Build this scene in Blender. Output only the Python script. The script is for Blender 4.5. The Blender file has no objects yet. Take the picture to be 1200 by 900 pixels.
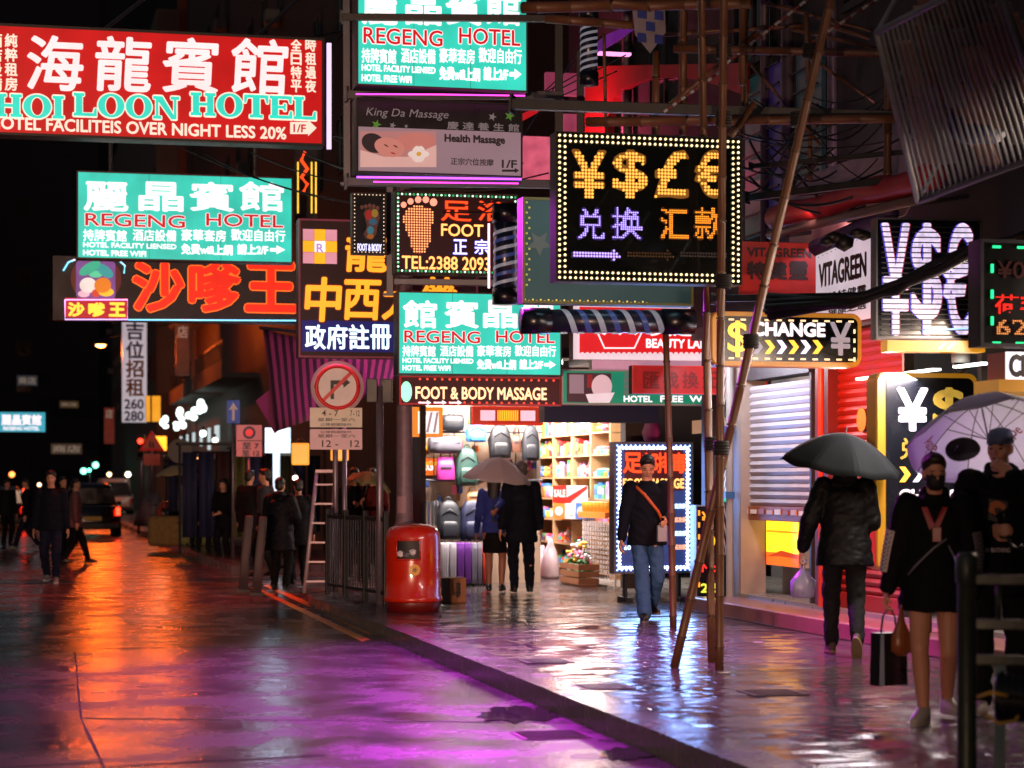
import bpy, bmesh, math, random
from mathutils import Vector, Matrix
RN = random.Random(11)
sc = bpy.context.scene
COL = sc.collection
# ------------------------------------------------------------------ camera, sky, exposure
F, H, HC = 2500.0, 567.0, 1.45          # focal length and horizon in photo pixels (1200 wide), eye height
cam = bpy.data.objects.new('camera', bpy.data.cameras.new('camera'))
COL.objects.link(cam); sc.camera = cam
cam.location = (0, 0, HC); cam.rotation_euler = (math.pi/2, 0, 0)
cam.data.sensor_width = 36; cam.data.lens = 36*F/1200
cam.data.shift_y = (H-450)/1200
cam.data.clip_start = .1; cam.data.clip_end = 3000
cam.data.dof.use_dof = True; cam.data.dof.focus_distance = 21; cam.data.dof.aperture_fstop = 2.2
w = bpy.data.worlds.new('World'); sc.world = w; w.use_nodes = True
nt = w.node_tree
sky = nt.nodes.new('ShaderNodeTexSky'); sky.sky_type = 'NISHITA'; sky.sun_disc = False
sky.sun_elevation = math.radians(-3); sky.sun_rotation = math.radians(40)
nt.links.new(sky.outputs[0], nt.nodes['Background'].inputs[0])
nt.nodes['Background'].inputs[1].default_value = 0.9
vs = sc.view_settings
vs.view_transform = 'Standard'; vs.look = 'None'; vs.exposure = 0.0; vs.gamma = 1
sc.render.film_transparent = False
cy = sc.cycles
cy.use_denoising = True; cy.max_bounces = 6; cy.diffuse_bounces = 3; cy.glossy_bounces = 3
cy.transmission_bounces = 4; cy.transparent_max_bounces = 8
cy.sample_clamp_indirect = 6; cy.sample_clamp_direct = 0; cy.caustics_reflective = False; cy.caustics_refractive = False
cy.use_light_tree = True

sun = bpy.data.objects.new('sun', bpy.data.lights.new('sun', 'SUN')); COL.objects.link(sun)      # weak soft fill added behind the viewer to lift the fronts
sun.data.energy = .07; sun.data.angle = math.radians(40); sun.data.color = (1, .78, .7)
sun.rotation_euler = Vector((.45, .8, -.42)).to_track_quat('-Z', 'Y').to_euler()
# ------------------------------------------------------------------ maths
def at(px, py, D): return Vector(((px-600)/F*D, D, HC-(py-H)/F*D))
def road(px, py):
    D = (HC+.14)*F/(py-H); return Vector(((px-600)/F*D, D, -.14))
def pave(px, py):
    D = HC*F/(py-H); return Vector(((px-600)/F*D, D, 0))
n_ = math.hypot(.23, 1)
U = Vector((-.23/n_, 1/n_)); V = Vector((1/n_, .23/n_))     # along the street (away), across it (to the right)
K0 = Vector((-.416, 17.9))                                   # a point of the kerb
def ST(s, t, z=0):
    p = K0+U*s+V*t; return Vector((p.x, p.y, z))
ROT = math.atan2(V.y, V.x)
def lin(h):
    h = h.lstrip('#'); o = []
    for i in (0, 2, 4):
        v = int(h[i:i+2], 16)/255; o.append(v/12.92 if v <= .04045 else ((v+.055)/1.055)**2.4)
    return tuple(o)+(1,)
# ------------------------------------------------------------------ materials
MC = {}
def mat(key, col, rough=.6, metal=0, var=.25, scale=5, bump=0, coat=0, spec=.5, trans=0, alpha=1):
    """surface with an uneven, slightly dirty base colour"""
    if key in MC: return MC[key]
    m = bpy.data.materials.new(key); m.use_nodes = True; MC[key] = m
    t = m.node_tree; b = t.nodes['Principled BSDF']
    c = lin(col) if isinstance(col, str) else tuple(col)+(1,)
    tc = t.nodes.new('ShaderNodeTexCoord'); nz = t.nodes.new('ShaderNodeTexNoise')
    nz.inputs['Scale'].default_value = scale; nz.inputs['Detail'].default_value = 6
    t.links.new(tc.outputs['Object'], nz.inputs['Vector'])
    mx = t.nodes.new('ShaderNodeMix'); mx.data_type = 'RGBA'
    mx.inputs['A'].default_value = tuple(x*(1-var) for x in c[:3])+(1,)
    mx.inputs['B'].default_value = tuple(min(1, x*(1+var)) for x in c[:3])+(1,)
    t.links.new(nz.outputs['Fac'], mx.inputs['Factor']); t.links.new(mx.outputs['Result'], b.inputs['Base Color'])
    mr = t.nodes.new('ShaderNodeMapRange'); mr.inputs['To Min'].default_value = max(.02, rough-.12); mr.inputs['To Max'].default_value = min(1, rough+.12)
    t.links.new(nz.outputs['Fac'], mr.inputs['Value']); t.links.new(mr.outputs['Result'], b.inputs['Roughness'])
    b.inputs['Metallic'].default_value = metal; b.inputs['Coat Weight'].default_value = coat
    b.inputs['Specular IOR Level'].default_value = spec
    b.inputs['Transmission Weight'].default_value = trans
    if bump:
        bp = t.nodes.new('ShaderNodeBump'); bp.inputs['Strength'].default_value = bump; bp.inputs['Distance'].default_value = .02
        t.links.new(nz.outputs['Fac'], bp.inputs['Height']); t.links.new(bp.outputs['Normal'], b.inputs['Normal'])
    return m
def em(key, col, st=1.0, var=.12, base=.5, scale=2.2):  # also puts a glow into cups, prints, cloth and plaster that are no lamps
    """a surface that gives off light: sign faces, neon, LEDs, lamps"""
    if key in MC: return MC[key]
    m = bpy.data.materials.new(key); m.use_nodes = True; MC[key] = m
    t = m.node_tree; b = t.nodes['Principled BSDF']
    c = lin(col) if isinstance(col, str) else tuple(col)+(1,)
    b.inputs['Base Color'].default_value = tuple(x*base for x in c[:3])+(1,)
    b.inputs['Roughness'].default_value = .35
    b.inputs['Emission Color'].default_value = c
    b.inputs['Emission Strength'].default_value = st
    if var:
        tc = t.nodes.new('ShaderNodeTexCoord'); nz = t.nodes.new('ShaderNodeTexNoise'); nz.inputs['Scale'].default_value = scale
        nz.inputs['Detail'].default_value = 3
        t.links.new(tc.outputs['Object'], nz.inputs['Vector'])
        mr = t.nodes.new('ShaderNodeMapRange'); mr.inputs['From Min'].default_value = .3; mr.inputs['From Max'].default_value = .7
        mr.inputs['To Min'].default_value = st*(1-var); mr.inputs['To Max'].default_value = st*(1+var)
        t.links.new(nz.outputs['Fac'], mr.inputs['Value']); t.links.new(mr.outputs['Result'], b.inputs['Emission Strength'])
    return m
def wet(key, base, brick=None, wetmin=.05, wetmax=.3, bump=.25, nscale=1.2, base2=None, ripple=14, coatbump=.4, ripw=1.0):
    """rain-wet ground: rough stone or tarmac under an uneven film of water"""
    m = bpy.data.materials.new(key); m.use_nodes = True; MC[key] = m
    t = m.node_tree; b = t.nodes['Principled BSDF']; N = t.nodes.new; L = t.links.new
    tc = N('ShaderNodeTexCoord')
    big = N('ShaderNodeTexNoise'); big.inputs['Scale'].default_value = nscale; big.inputs['Detail'].default_value = 8; big.inputs['Roughness'].default_value = .62
    fine = N('ShaderNodeTexNoise'); fine.inputs['Scale'].default_value = 60; fine.inputs['Detail'].default_value = 4
    rip = N('ShaderNodeTexNoise'); rip.inputs['Scale'].default_value = ripple; rip.inputs['Detail'].default_value = 3
    for x in (big, fine, rip): L(tc.outputs['Object'], x.inputs['Vector'])
    mx = N('ShaderNodeMix'); mx.data_type = 'RGBA'
    mx.inputs['A'].default_value = base+(1,); mx.inputs['B'].default_value = (base2 or tuple(x*1.7 for x in base))+(1,)
    L(big.outputs['Fac'], mx.inputs['Factor'])
    colour = mx.outputs['Result']; h = tilt = None
    hs = N('ShaderNodeMath'); hs.operation = 'MULTIPLY_ADD'; hs.inputs[1].default_value = .35
    rw = N('ShaderNodeMath'); rw.operation = 'MULTIPLY'; rw.inputs[1].default_value = ripw; L(rip.outputs['Fac'], rw.inputs[0])
    L(fine.outputs['Fac'], hs.inputs[0]); L(rw.outputs[0], hs.inputs[2]); h = hs.outputs[0]
    if brick:
        br = N('ShaderNodeTexBrick'); br.inputs['Scale'].default_value = 1; br.inputs['Brick Width'].default_value = brick[0]; br.inputs['Row Height'].default_value = brick[1]
        br.inputs['Mortar Size'].default_value = .009; br.inputs['Mortar Smooth'].default_value = .4; br.inputs['Bias'].default_value = 0
        br.inputs['Color1'].default_value = (.8, .8, .8, 1); br.inputs['Color2'].default_value = (1.15, 1.1, 1.1, 1); br.inputs['Mortar'].default_value = (.35, .35, .35, 1)
        L(tc.outputs['Object'], br.inputs['Vector'])
        mu = N('ShaderNodeMix'); mu.data_type = 'RGBA'; mu.blend_type = 'MULTIPLY'; mu.inputs['Factor'].default_value = 1
        L(colour, mu.inputs['A']); L(br.outputs['Color'], mu.inputs['B']); colour = mu.outputs['Result']
        ms = N('ShaderNodeMath'); ms.operation = 'MULTIPLY_ADD'; ms.inputs[1].default_value = -.9
        L(br.outputs['Fac'], ms.inputs[0]); L(h, ms.inputs[2]); h = ms.outputs[0]
        # each paver sits at its own small height and tilt
        vo = N('ShaderNodeMath'); vo.operation = 'MULTIPLY_ADD'; vo.inputs[1].default_value = .8
        br2 = N('ShaderNodeTexBrick'); br2.inputs['Scale'].default_value = 1; br2.inputs['Brick Width'].default_value = brick[0]; br2.inputs['Row Height'].default_value = brick[1]; br2.inputs['Mortar Size'].default_value = 0
        br2.inputs['Color1'].default_value = (-1, -1, 0, 1); br2.inputs['Color2'].default_value = (1, 1, 0, 1); L(tc.outputs['Object'], br2.inputs['Vector'])
        wn = N('ShaderNodeTexWhiteNoise'); wn.noise_dimensions = '3D'; L(br2.outputs['Color'], wn.inputs['Vector'])
        sc2 = N('ShaderNodeVectorMath'); sc2.operation = 'MULTIPLY_ADD'; sc2.inputs[1].default_value = (.13, .13, 0); sc2.inputs[2].default_value = (-.065, -.065, 0); L(wn.outputs['Color'], sc2.inputs[0])
        ge = N('ShaderNodeNewGeometry'); ad = N('ShaderNodeVectorMath'); ad.operation = 'ADD'; L(ge.outputs['Normal'], ad.inputs[0]); L(sc2.outputs[0], ad.inputs[1])
        nm = N('ShaderNodeVectorMath'); nm.operation = 'NORMALIZE'; L(ad.outputs[0], nm.inputs[0]); tilt = nm.outputs[0]
        sp = N('ShaderNodeSeparateColor'); L(br.outputs['Color'], sp.inputs[0]); L(sp.outputs[0], vo.inputs[0]); L(h, vo.inputs[2]); h = vo.outputs[0]
    L(colour, b.inputs['Base Color'])
    rr = N('ShaderNodeMapRange'); rr.inputs['From Min'].default_value = .36; rr.inputs['From Max'].default_value = .62
    rr.inputs['To Min'].default_value = wetmin; rr.inputs['To Max'].default_value = wetmax
    L(big.outputs['Fac'], rr.inputs['Value'])
    L(rr.outputs['Result'], b.inputs['Coat Roughness'])
    b.inputs['Roughness'].default_value = .8; b.inputs['Specular IOR Level'].default_value = .06
    b.inputs['Coat Weight'].default_value = 1; b.inputs['Coat IOR'].default_value = 1.34
    bp = N('ShaderNodeBump'); bp.inputs['Strength'].default_value = bump; bp.inputs['Distance'].default_value = .016
    L(h, bp.inputs['Height']); L(bp.outputs['Normal'], b.inputs['Normal'])
    bc = N('ShaderNodeBump'); bc.inputs['Strength'].default_value = bump*coatbump; bc.inputs['Distance'].default_value = .016
    if tilt: L(tilt, bc.inputs['Normal'])
    L(h, bc.inputs['Height']); L(bc.outputs['Normal'], b.inputs['Coat Normal'])
    return m
def cloth_thin(key, col, k=.5):
    """thin cloth that lets light through"""
    m = mat(key, col, .55, 0, .12, 5, .05, 0, .3); t = m.node_tree; tr = t.nodes.new('ShaderNodeBsdfTranslucent'); tr.inputs['Color'].default_value = lin(col)
    mx = t.nodes.new('ShaderNodeMixShader'); mx.inputs[0].default_value = k; b = t.nodes['Principled BSDF']; o = t.nodes['Material Output']
    t.links.new(b.outputs[0], mx.inputs[1]); t.links.new(tr.outputs[0], mx.inputs[2]); t.links.new(mx.outputs[0], o.inputs['Surface']); return m
def stripes(key, c1, c2, freq, axis='X', rough=.75):
    m = bpy.data.materials.new(key); m.use_nodes = True; MC[key] = m
    t = m.node_tree; b = t.nodes['Principled BSDF']; tc = t.nodes.new('ShaderNodeTexCoord')
    wv = t.nodes.new('ShaderNodeTexWave'); wv.wave_type = 'BANDS'; wv.bands_direction = axis
    wv.inputs['Scale'].default_value = freq; wv.inputs['Distortion'].default_value = .6; wv.inputs['Detail'].default_value = 2
    rp = t.nodes.new('ShaderNodeValToRGB'); rp.color_ramp.interpolation = 'EASE'
    rp.color_ramp.elements[0].position = .42; rp.color_ramp.elements[1].position = .58
    rp.color_ramp.elements[0].color = lin(c1); rp.color_ramp.elements[1].color = lin(c2)
    t.links.new(tc.outputs['UV' if axis == 'UV' else 'Object'], wv.inputs['Vector']); t.links.new(wv.outputs['Fac'], rp.inputs['Fac'])
    t.links.new(rp.outputs['Color'], b.inputs['Base Color']); b.inputs['Roughness'].default_value = rough
    return m
# ------------------------------------------------------------------ mesh building
def I2(x): return x
class MB:
    def __init__(s): s.bm = bmesh.new()
    def box(s, x0, x1, y0, y1, z0, z1, bev=0, M=None):
        g = bmesh.ops.create_cube(s.bm, size=1); vv = g['verts']
        T = Matrix.Translation(((x0+x1)/2, (y0+y1)/2, (z0+z1)/2)) @ Matrix.Diagonal((abs(x1-x0), abs(y1-y0), abs(z1-z0), 1))
        if M is not None: T = M @ T
        bmesh.ops.transform(s.bm, matrix=T, verts=vv)
        if bev:
            ed = list({e for v in vv for e in v.link_edges})
            bmesh.ops.bevel(s.bm, geom=ed, offset=bev, segments=2, affect='EDGES', profile=.5)
        return s
    def tube(s, p0, p1, r0, r1=None, seg=10, cap=True):
        p0, p1 = Vector(p0), Vector(p1); d = p1-p0
        if d.length < 1e-6: return s
        g = bmesh.ops.create_cone(s.bm, cap_ends=cap, segments=seg, radius1=r0, radius2=r0 if r1 is None else r1, depth=d.length)
        T = Matrix.Translation((p0+p1)/2) @ d.to_track_quat('Z', 'Y').to_matrix().to_4x4()
        bmesh.ops.transform(s.bm, matrix=T, verts=g['verts']); return s
    def path(s, pts, r, seg=8, closed=False):
        pts = [Vector(p) for p in pts]; rings = []; n = len(pts)
        for i, p in enumerate(pts):
            a = pts[max(i-1, 0)]; b = pts[min(i+1, n-1)]
            q = (b-a).to_track_quat('Z', 'Y').to_matrix()
            rr = r[i] if isinstance(r, (list, tuple)) else r
            rings.append([s.bm.verts.new(p+q @ Vector((math.cos(k*2*math.pi/seg)*rr, math.sin(k*2*math.pi/seg)*rr, 0))) for k in range(seg)])
        for a, b in zip(rings, rings[1:]):
            for k in range(seg):
                s.bm.faces.new((a[k], a[(k+1) % seg], b[(k+1) % seg], b[k]))
        s.bm.faces.new(rings[0][::-1]); s.bm.faces.new(rings[-1]); return s
    def ell(s, c, r, sub=2, M=None):
        g = bmesh.ops.create_icosphere(s.bm, subdivisions=sub, radius=1)
        r = (r, r, r) if not hasattr(r, '__len__') else r
        T = Matrix.Translation(c) @ (M.to_4x4() if M is not None else Matrix.Identity(4)) @ Matrix.Diagonal((*r, 1))
        bmesh.ops.transform(s.bm, matrix=T, verts=g['verts']); return s
    def cap(s, p0, p1, r0, r1):
        s.tube(p0, p1, r0, r1, 12); s.ell(p0, r0); s.ell(p1, r1); return s
    def loft(s, rings, seg=20, cap=True, power=2.0):
        """rings: (centre, rx, ry[, matrix]) bottom to top"""
        R_ = []
        for rg in rings:
            c, rx, ry = rg[:3]; M = rg[3] if len(rg) > 3 else None; row = []
            for k in range(seg):
                a = 2*math.pi*k/seg; ca, sa = math.cos(a), math.sin(a)
                p = Vector((rx*math.copysign(abs(ca)**(2/power), ca), ry*math.copysign(abs(sa)**(2/power), sa), 0))
                if M is not None: p = M @ p
                row.append(s.bm.verts.new(Vector(c)+p))
            R_.append(row)
        for a, b in zip(R_, R_[1:]):
            for k in range(seg): s.bm.faces.new((a[k], a[(k+1) % seg], b[(k+1) % seg], b[k]))
        if cap: s.bm.faces.new(R_[0][::-1]); s.bm.faces.new(R_[-1])
        return s
    def lathe(s, prof, seg=20, c=(0, 0, 0)): return s.loft([((c[0], c[1], c[2]+z), max(r, .0005), max(r, .0005)) for r, z in prof], seg)
    def prism(s, pts, y0, y1):
        """outline in x,z pushed through from y0 to y1"""
        a = [s.bm.verts.new((x, y0, z)) for x, z in pts]; b = [s.bm.verts.new((x, y1, z)) for x, z in pts]
        n = len(pts)
        fs = [s.bm.faces.new(a), s.bm.faces.new(b[::-1])]
        for i in range(n): fs.append(s.bm.faces.new((a[i], b[i], b[(i+1) % n], a[(i+1) % n])))
        return s
    def slab(s, pts, z0, z1):
        a = [s.bm.verts.new((p[0], p[1], z0)) for p in pts]; b = [s.bm.verts.new((p[0], p[1], z1)) for p in pts]; n = len(pts)
        s.bm.faces.new(a[::-1]); s.bm.faces.new(b)
        for i in range(n): s.bm.faces.new((a[i], a[(i+1) % n], b[(i+1) % n], b[i]))
        return s
    def poly3(s, pts): s.bm.faces.new([s.bm.verts.new(p) for p in pts]); return s
    def torus(s, c, R, r, ax='Y', n=28, k=8, arc=1.0):
        pts = []
        for i in range(n+1):
            a = 2*math.pi*arc*i/n; ca, sa = math.cos(a)*R, math.sin(a)*R
            pts.append(Vector(c)+Vector({'Y': (ca, 0, sa), 'Z': (ca, sa, 0), 'X': (0, ca, sa)}[ax]))
        return s.path(pts, r, k)
    def sub(s, o):
        me = bpy.data.meshes.new('t'); o.bm.to_mesh(me); s.bm.from_mesh(me); bpy.data.meshes.remove(me); return s
    def build(s, name, m, parent=None, smooth=None, label=None):
        bmesh.ops.recalc_face_normals(s.bm, faces=s.bm.faces[:])
        me = bpy.data.meshes.new(name); s.bm.to_mesh(me); s.bm.free()
        if m: me.materials.append(m)
        if smooth: 
            for p in me.polygons: p.use_smooth = True
            if smooth != 'all': me.set_sharp_from_angle(angle=math.radians(40))
        o = bpy.data.objects.new(name, me); COL.objects.link(o)
        if parent: o.parent = parent
        if label: o['label'] = label
        return o
def tag(o, label=None, cat=None, group=None, kind=None):
    for k, v_ in (('label', label), ('category', cat), ('group', group), ('kind', kind)):
        if v_: o[k] = v_
    return o
def thing(name, label, cat, loc=(0, 0, 0), rz=0, group=None):
    o = bpy.data.objects.new(name, None); COL.objects.link(o); o.empty_display_size = .2
    o.location = loc; o.rotation_euler = (0, 0, rz)
    return tag(o, label, cat, group)
def copy_tree(o, parent=None):
    c = o.copy(); COL.objects.link(c); c.parent = parent
    for ch in list(o.children): copy_tree(ch, c)
    return c
def light(kind, loc, col, energy, parent=None, size=.3, size_y=None, direction=None, spread=None):
    l = bpy.data.lights.new('lamp_light', kind); l.color = lin(col)[:3]; l.energy = energy  # name also goes to added lights that have no lamp
    o = bpy.data.objects.new('lamp_light', l); COL.objects.link(o); o.location = loc
    if kind == 'AREA':
        l.size = size
        if size_y: l.shape = 'RECTANGLE'; l.size_y = size_y
        if spread: l.spread = spread
        o.rotation_euler = Vector(direction or (0, 0, -1)).to_track_quat('-Z', 'Y').to_euler()
    else: l.shadow_soft_size = size
    if parent: o.parent = parent
    return o
TMP = bpy.data.scenes.new('scratch')
def evaluated(o):
    with bpy.context.temp_override(scene=TMP, view_layer=TMP.view_layers[0]):
        dg = bpy.context.evaluated_depsgraph_get()
        return bpy.data.meshes.new_from_object(o.evaluated_get(dg))
def remesh(mb, vox, sm=4):
    bmesh.ops.recalc_face_normals(mb.bm, faces=mb.bm.faces[:])
    me = bpy.data.meshes.new('t'); mb.bm.to_mesh(me); mb.bm.free()
    o = bpy.data.objects.new('t', me); TMP.collection.objects.link(o)
    md = o.modifiers.new('r', 'REMESH'); md.mode = 'VOXEL'; md.voxel_size = vox; md.use_smooth_shade = True
    if sm: ms = o.modifiers.new('s', 'SMOOTH'); ms.factor = .5; ms.iterations = sm
    r = evaluated(o)
    bpy.data.objects.remove(o); bpy.data.meshes.remove(me)
    for p in r.polygons: p.use_smooth = True
    return r
from mathutils import noise as mno
def folds(me, k=1.0):
    cs = [(v.co.copy(), v.normal.copy()) for v in me.vertices]
    for v, (c, nv) in zip(me.vertices, cs):
        a = mno.noise(Vector((c.x*9, c.y*9, c.z*15+c.x*8)))*.011+mno.noise(Vector((c.x*22+5, c.y*22, c.z*34)))*.005
        v.co = c+nv*(a*k)
    return me
def put(me, name, m, parent, label=None):
    me.name = name; me.materials.clear(); me.materials.append(m)
    o = bpy.data.objects.new(name, me); COL.objects.link(o); o.parent = parent
    if label: o['label'] = label
    return o
TXT = {}
def glyphs(s, off=0.0, space=1.0):
    """flat letter shapes: (verts, faces) in a unit box"""
    k = (s, off, space)
    if k in TXT: return TXT[k]
    c = bpy.data.curves.new('t', 'FONT'); c.body = s; c.offset = off; c.resolution_u = 3; c.fill_mode = 'FRONT'; c.space_character = space
    o = bpy.data.objects.new('t', c); TMP.collection.objects.link(o)
    me = evaluated(o)
    vs_ = [(v.co.x, v.co.y) for v in me.vertices]; fs = [tuple(p.vertices) for p in me.polygons]
    bpy.data.objects.remove(o); bpy.data.curves.remove(c); bpy.data.meshes.remove(me)
    x0 = min(v[0] for v in vs_); x1 = max(v[0] for v in vs_); y0 = min(v[1] for v in vs_); y1 = max(v[1] for v in vs_)
    dx, dy = max(x1-x0, 1e-4), max(y1-y0, 1e-4)
    TXT[k] = ([((x-x0)/dx, (y-y0)/dy) for x, y in vs_], fs)
    return TXT[k]
def slab_serif(s):
    """heavy serif capitals for painted sign boards, as polygons in a unit box per letter"""
    T, S, W = .24, .13, .95
    def rc(x0, y0, x1, y1): return [(x0, y0), (x1, y0), (x1, y1), (x0, y1)]
    def stem(x): return [rc(x, 0, x+T, 1), rc(x-.08, 0, x+T+.08, S), rc(x-.08, 1-S, x+T+.08, 1)]
    def ring(n=28):
        q = []
        for i in range(n):
            a, b = 2*math.pi*i/n, 2*math.pi*(i+1)/n
            f = lambda t, rx, ry: (.5+rx*math.cos(t), .5+ry*math.sin(t))
            q.append([f(a, .5, .52), f(b, .5, .52), f(b, .24, .42), f(a, .24, .42)])
        return q
    out = []; x = 0
    for ch in s:
        if ch == ' ': x += .5; continue
        if ch == 'H': P = stem(.08)+stem(W-.08-T)+[rc(.2, .44, .75, .56)]; wd = W
        elif ch == 'I': P = stem(.08); wd = .4
        elif ch == 'O': P = ring(); wd = 1.0
        elif ch == 'L': P = stem(.08)+[rc(.1, 0, .85, S), [(.72, 0), (.87, 0), (.87, .36), (.8, .36)]]; wd = .87
        elif ch == 'N': P = [rc(.1, 0, .19, 1), rc(0, 0, .3, S), rc(.8, 0, .89, 1), rc(.68, 1-S, 1, 1), [(.04, 1), (.34, 1), (.89, 0), (.7, 0)], rc(0, 1-S, .3, 1)]; wd = 1
        elif ch == 'T': P = [rc(.34, 0, .6, 1), rc(.22, 0, .72, S), rc(.02, 1-S, .92, 1), [(.0, .64), (.06, .64), (.16, 1), (.0, 1)], [(.88, .64), (.94, .64), (.94, 1), (.78, 1)]]; wd = .94
        elif ch == 'E': P = stem(.08)+[rc(.1, 0, .84, S), rc(.1, 1-S, .82, 1), rc(.1, .45, .62, .56), [(.72, 0), (.88, 0), (.88, .34), (.8, .34)], [(.7, 1), (.86, 1), (.86, .68), (.78, .68)], rc(.55, .35, .63, .66)]; wd = .88
        out += [[(x+a, b) for a, b in p] for p in P]; x += wd+.06
    vs_, fs = [], []
    for p in out:
        fs.append(tuple(range(len(vs_), len(vs_)+len(p)))); vs_ += [(a/x, b) for a, b in p]
    return vs_, fs
# ------------------------------------------------------------------ flat boards placed in the street
class Plane:
    def __init__(s, A, d): s.A, s.d = Vector(A[:2]), Vector(d[:2]).normalized()
    def w(s, px):
        r = Vector(((px-600)/F, 1)); return -(s.A.x*r.y-s.A.y*r.x)/(s.d.x*r.y-s.d.y*r.x)
    def dep(s, px): return s.A.y+s.w(px)*s.d.y
    def z(s, px, py): return HC-(py-H)/F*s.dep(px)
    def pt(s, px, py):
        q = s.A+s.d*s.w(px); return Vector((q.x, q.y, s.z(px, py)))
class Board:
    """a thing on a vertical plane; its parts are given in photo pixels and become local metres (x along the board, -y to the viewer)"""
    def __init__(s, name, label, cat, px0, py0, px1, py1, D=None, d=V, plane=None, group=None, base=None):
        pm = (px0+px1)/2
        s.p = plane or Plane(at(pm, 0, D), d)
        s.o = s.p.A+s.p.d*s.p.w(pm); s.w0 = s.p.w(pm); s.zb = s.p.z(pm, py1) if base is None else base
        s.e = thing(name, label, cat, (s.o.x, s.o.y, s.zb), math.atan2(s.p.d.y, s.p.d.x), group)
        s.r = (px0, py0, px1, py1); s.pm = pm
    def x(s, px): return s.p.w(px)-s.w0
    def z(s, py, px=None): return s.p.z(s.pm if px is None else px, py)-s.zb
    def m(s, n): return n/F*s.p.dep(s.pm)
    def rect(s, name, m, px0, py0, px1, py1, y0, y1, bev=0, label=None):
        return MB().box(s.x(px0), s.x(px1), y0, y1, s.z(py1), s.z(py0), bev).build(name, m, s.e, label=label)
    def body(s, side, face, th=.2, fr=None, frw=2, name='face_panel', bev=0):
        a, b, c, d = s.r
        s.rect('housing', side, a, b, c, d, .012, th)
        i = frw if fr else 0
        s.rect(name, face, a+i*.9, b+i*.9, c-i*.9, d-i*.9, 0, .012)
        if fr:
            q = MB(); x0, x1, z0, z1 = s.x(a), s.x(c), s.z(d), s.z(b); t = s.m(frw)
            q.box(x0, x1, -.02, .03, z0, z0+t); q.box(x0, x1, -.02, .03, z1-t, z1)
            q.box(x0, x0+t, -.019, .031, z0+t, z1-t); q.box(x1-t, x1, -.019, .031, z0+t, z1-t)
            q.build('frame', fr, s.e)
        return s
    def put(s, VF, m, px0, py0, px1, py1, bold=0, y=-.006, name='lettering', lay=0, shear=0):
        vs_, fs = VF; pc = (px0+px1)/2
        x0, x1, z0, z1 = s.x(px0), s.x(px1), s.z(py1, pc), s.z(py0, pc)
        me = bpy.data.meshes.new(name); AV, AF = [], []
        r = bold*(z1-z0); offs = [(0, 0)]
        if bold: offs = [(r*math.cos(a), r*math.sin(a)) for a in [k*math.pi/4 for k in range(8)]]+[(0, 0)]
        for i, (ox, oz) in enumerate(offs):
            b0 = len(AV)
            AV += [(x0+vx*(x1-x0)+ox+shear*vz*(z1-z0), y-.0006*i, z0+vz*(z1-z0)+oz) for vx, vz in vs_]
            AF += [tuple(b0+k for k in f) for f in fs]
        me.from_pydata(AV, [], AF); me.materials.append(m)
        o = bpy.data.objects.new(name, me); COL.objects.link(o); o.parent = s.e
        return o
    def text(s, t, m, px0, py0, px1, py1, bold=0, y=-.006, off=0, name='lettering', space=1.0, shear=0):
        return s.put(glyphs(t, off, space), m, px0, py0, px1, py1, bold, y, name, shear=shear)
    def dots(s, t, m, px0, py0, px1, py1, step, rad, off=.01, y=-.01, VF=None, name='dot_lettering', grow=0):
        """letters drawn by round LEDs on a grid"""
        vs_, fs = VF or glyphs(t, off); pc = (px0+px1)/2
        x0, x1, z0, z1 = s.x(px0), s.x(px1), s.z(py1, pc), s.z(py0, pc); st, rd = s.m(step), s.m(rad)
        P = [(x0+a*(x1-x0), z0+b*(z1-z0)) for a, b in vs_]; hit = set()
        for f in fs:
            for k in range(1, len(f)-1):
                A, B, C = P[f[0]], P[f[k]], P[f[k+1]]
                i0 = int(math.floor((min(A[0], B[0], C[0])-x0)/st)); i1 = int(math.ceil((max(A[0], B[0], C[0])-x0)/st))
                j0 = int(math.floor((min(A[1], B[1], C[1])-z0)/st)); j1 = int(math.ceil((max(A[1], B[1], C[1])-z0)/st))
                d = (B[0]-A[0])*(C[1]-A[1])-(C[0]-A[0])*(B[1]-A[1])
                if abs(d) < 1e-12: continue
                for i in range(i0, i1+1):
                    for j in range(j0, j1+1):
                        if (i, j) in hit: continue
                        x, z = x0+i*st, z0+j*st
                        u = ((x-A[0])*(C[1]-A[1])-(C[0]-A[0])*(z-A[1]))/d; v = ((B[0]-A[0])*(z-A[1])-(x-A[0])*(B[1]-A[1]))/d
                        if u >= -.02 and v >= -.02 and u+v <= 1.02: hit.add((i, j))
        return s.discs([(x0+i*st, z0+j*st) for i, j in hit], rd, m, y, name)
    def discs(s, pts, rd, m, y=-.01, name='dot_border'):
        AV, AF = [], []
        for x, z in pts:
            b0 = len(AV)
            AV += [(x+rd*math.cos(k*math.pi/4), y, z+rd*math.sin(k*math.pi/4)) for k in range(8)]+[(x+rd*.5*math.cos(k*math.pi/4), y-rd*.7, z+rd*.5*math.sin(k*math.pi/4)) for k in range(8)]
            AF += [(b0+k, b0+(k+1) % 8, b0+8+(k+1) % 8, b0+8+k) for k in range(8)]+[tuple(b0+8+k for k in range(8))]
        me = bpy.data.meshes.new(name); me.from_pydata(AV, [], AF); me.materials.append(m)
        o = bpy.data.objects.new(name, me); COL.objects.link(o); o.parent = s.e; return o
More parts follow.
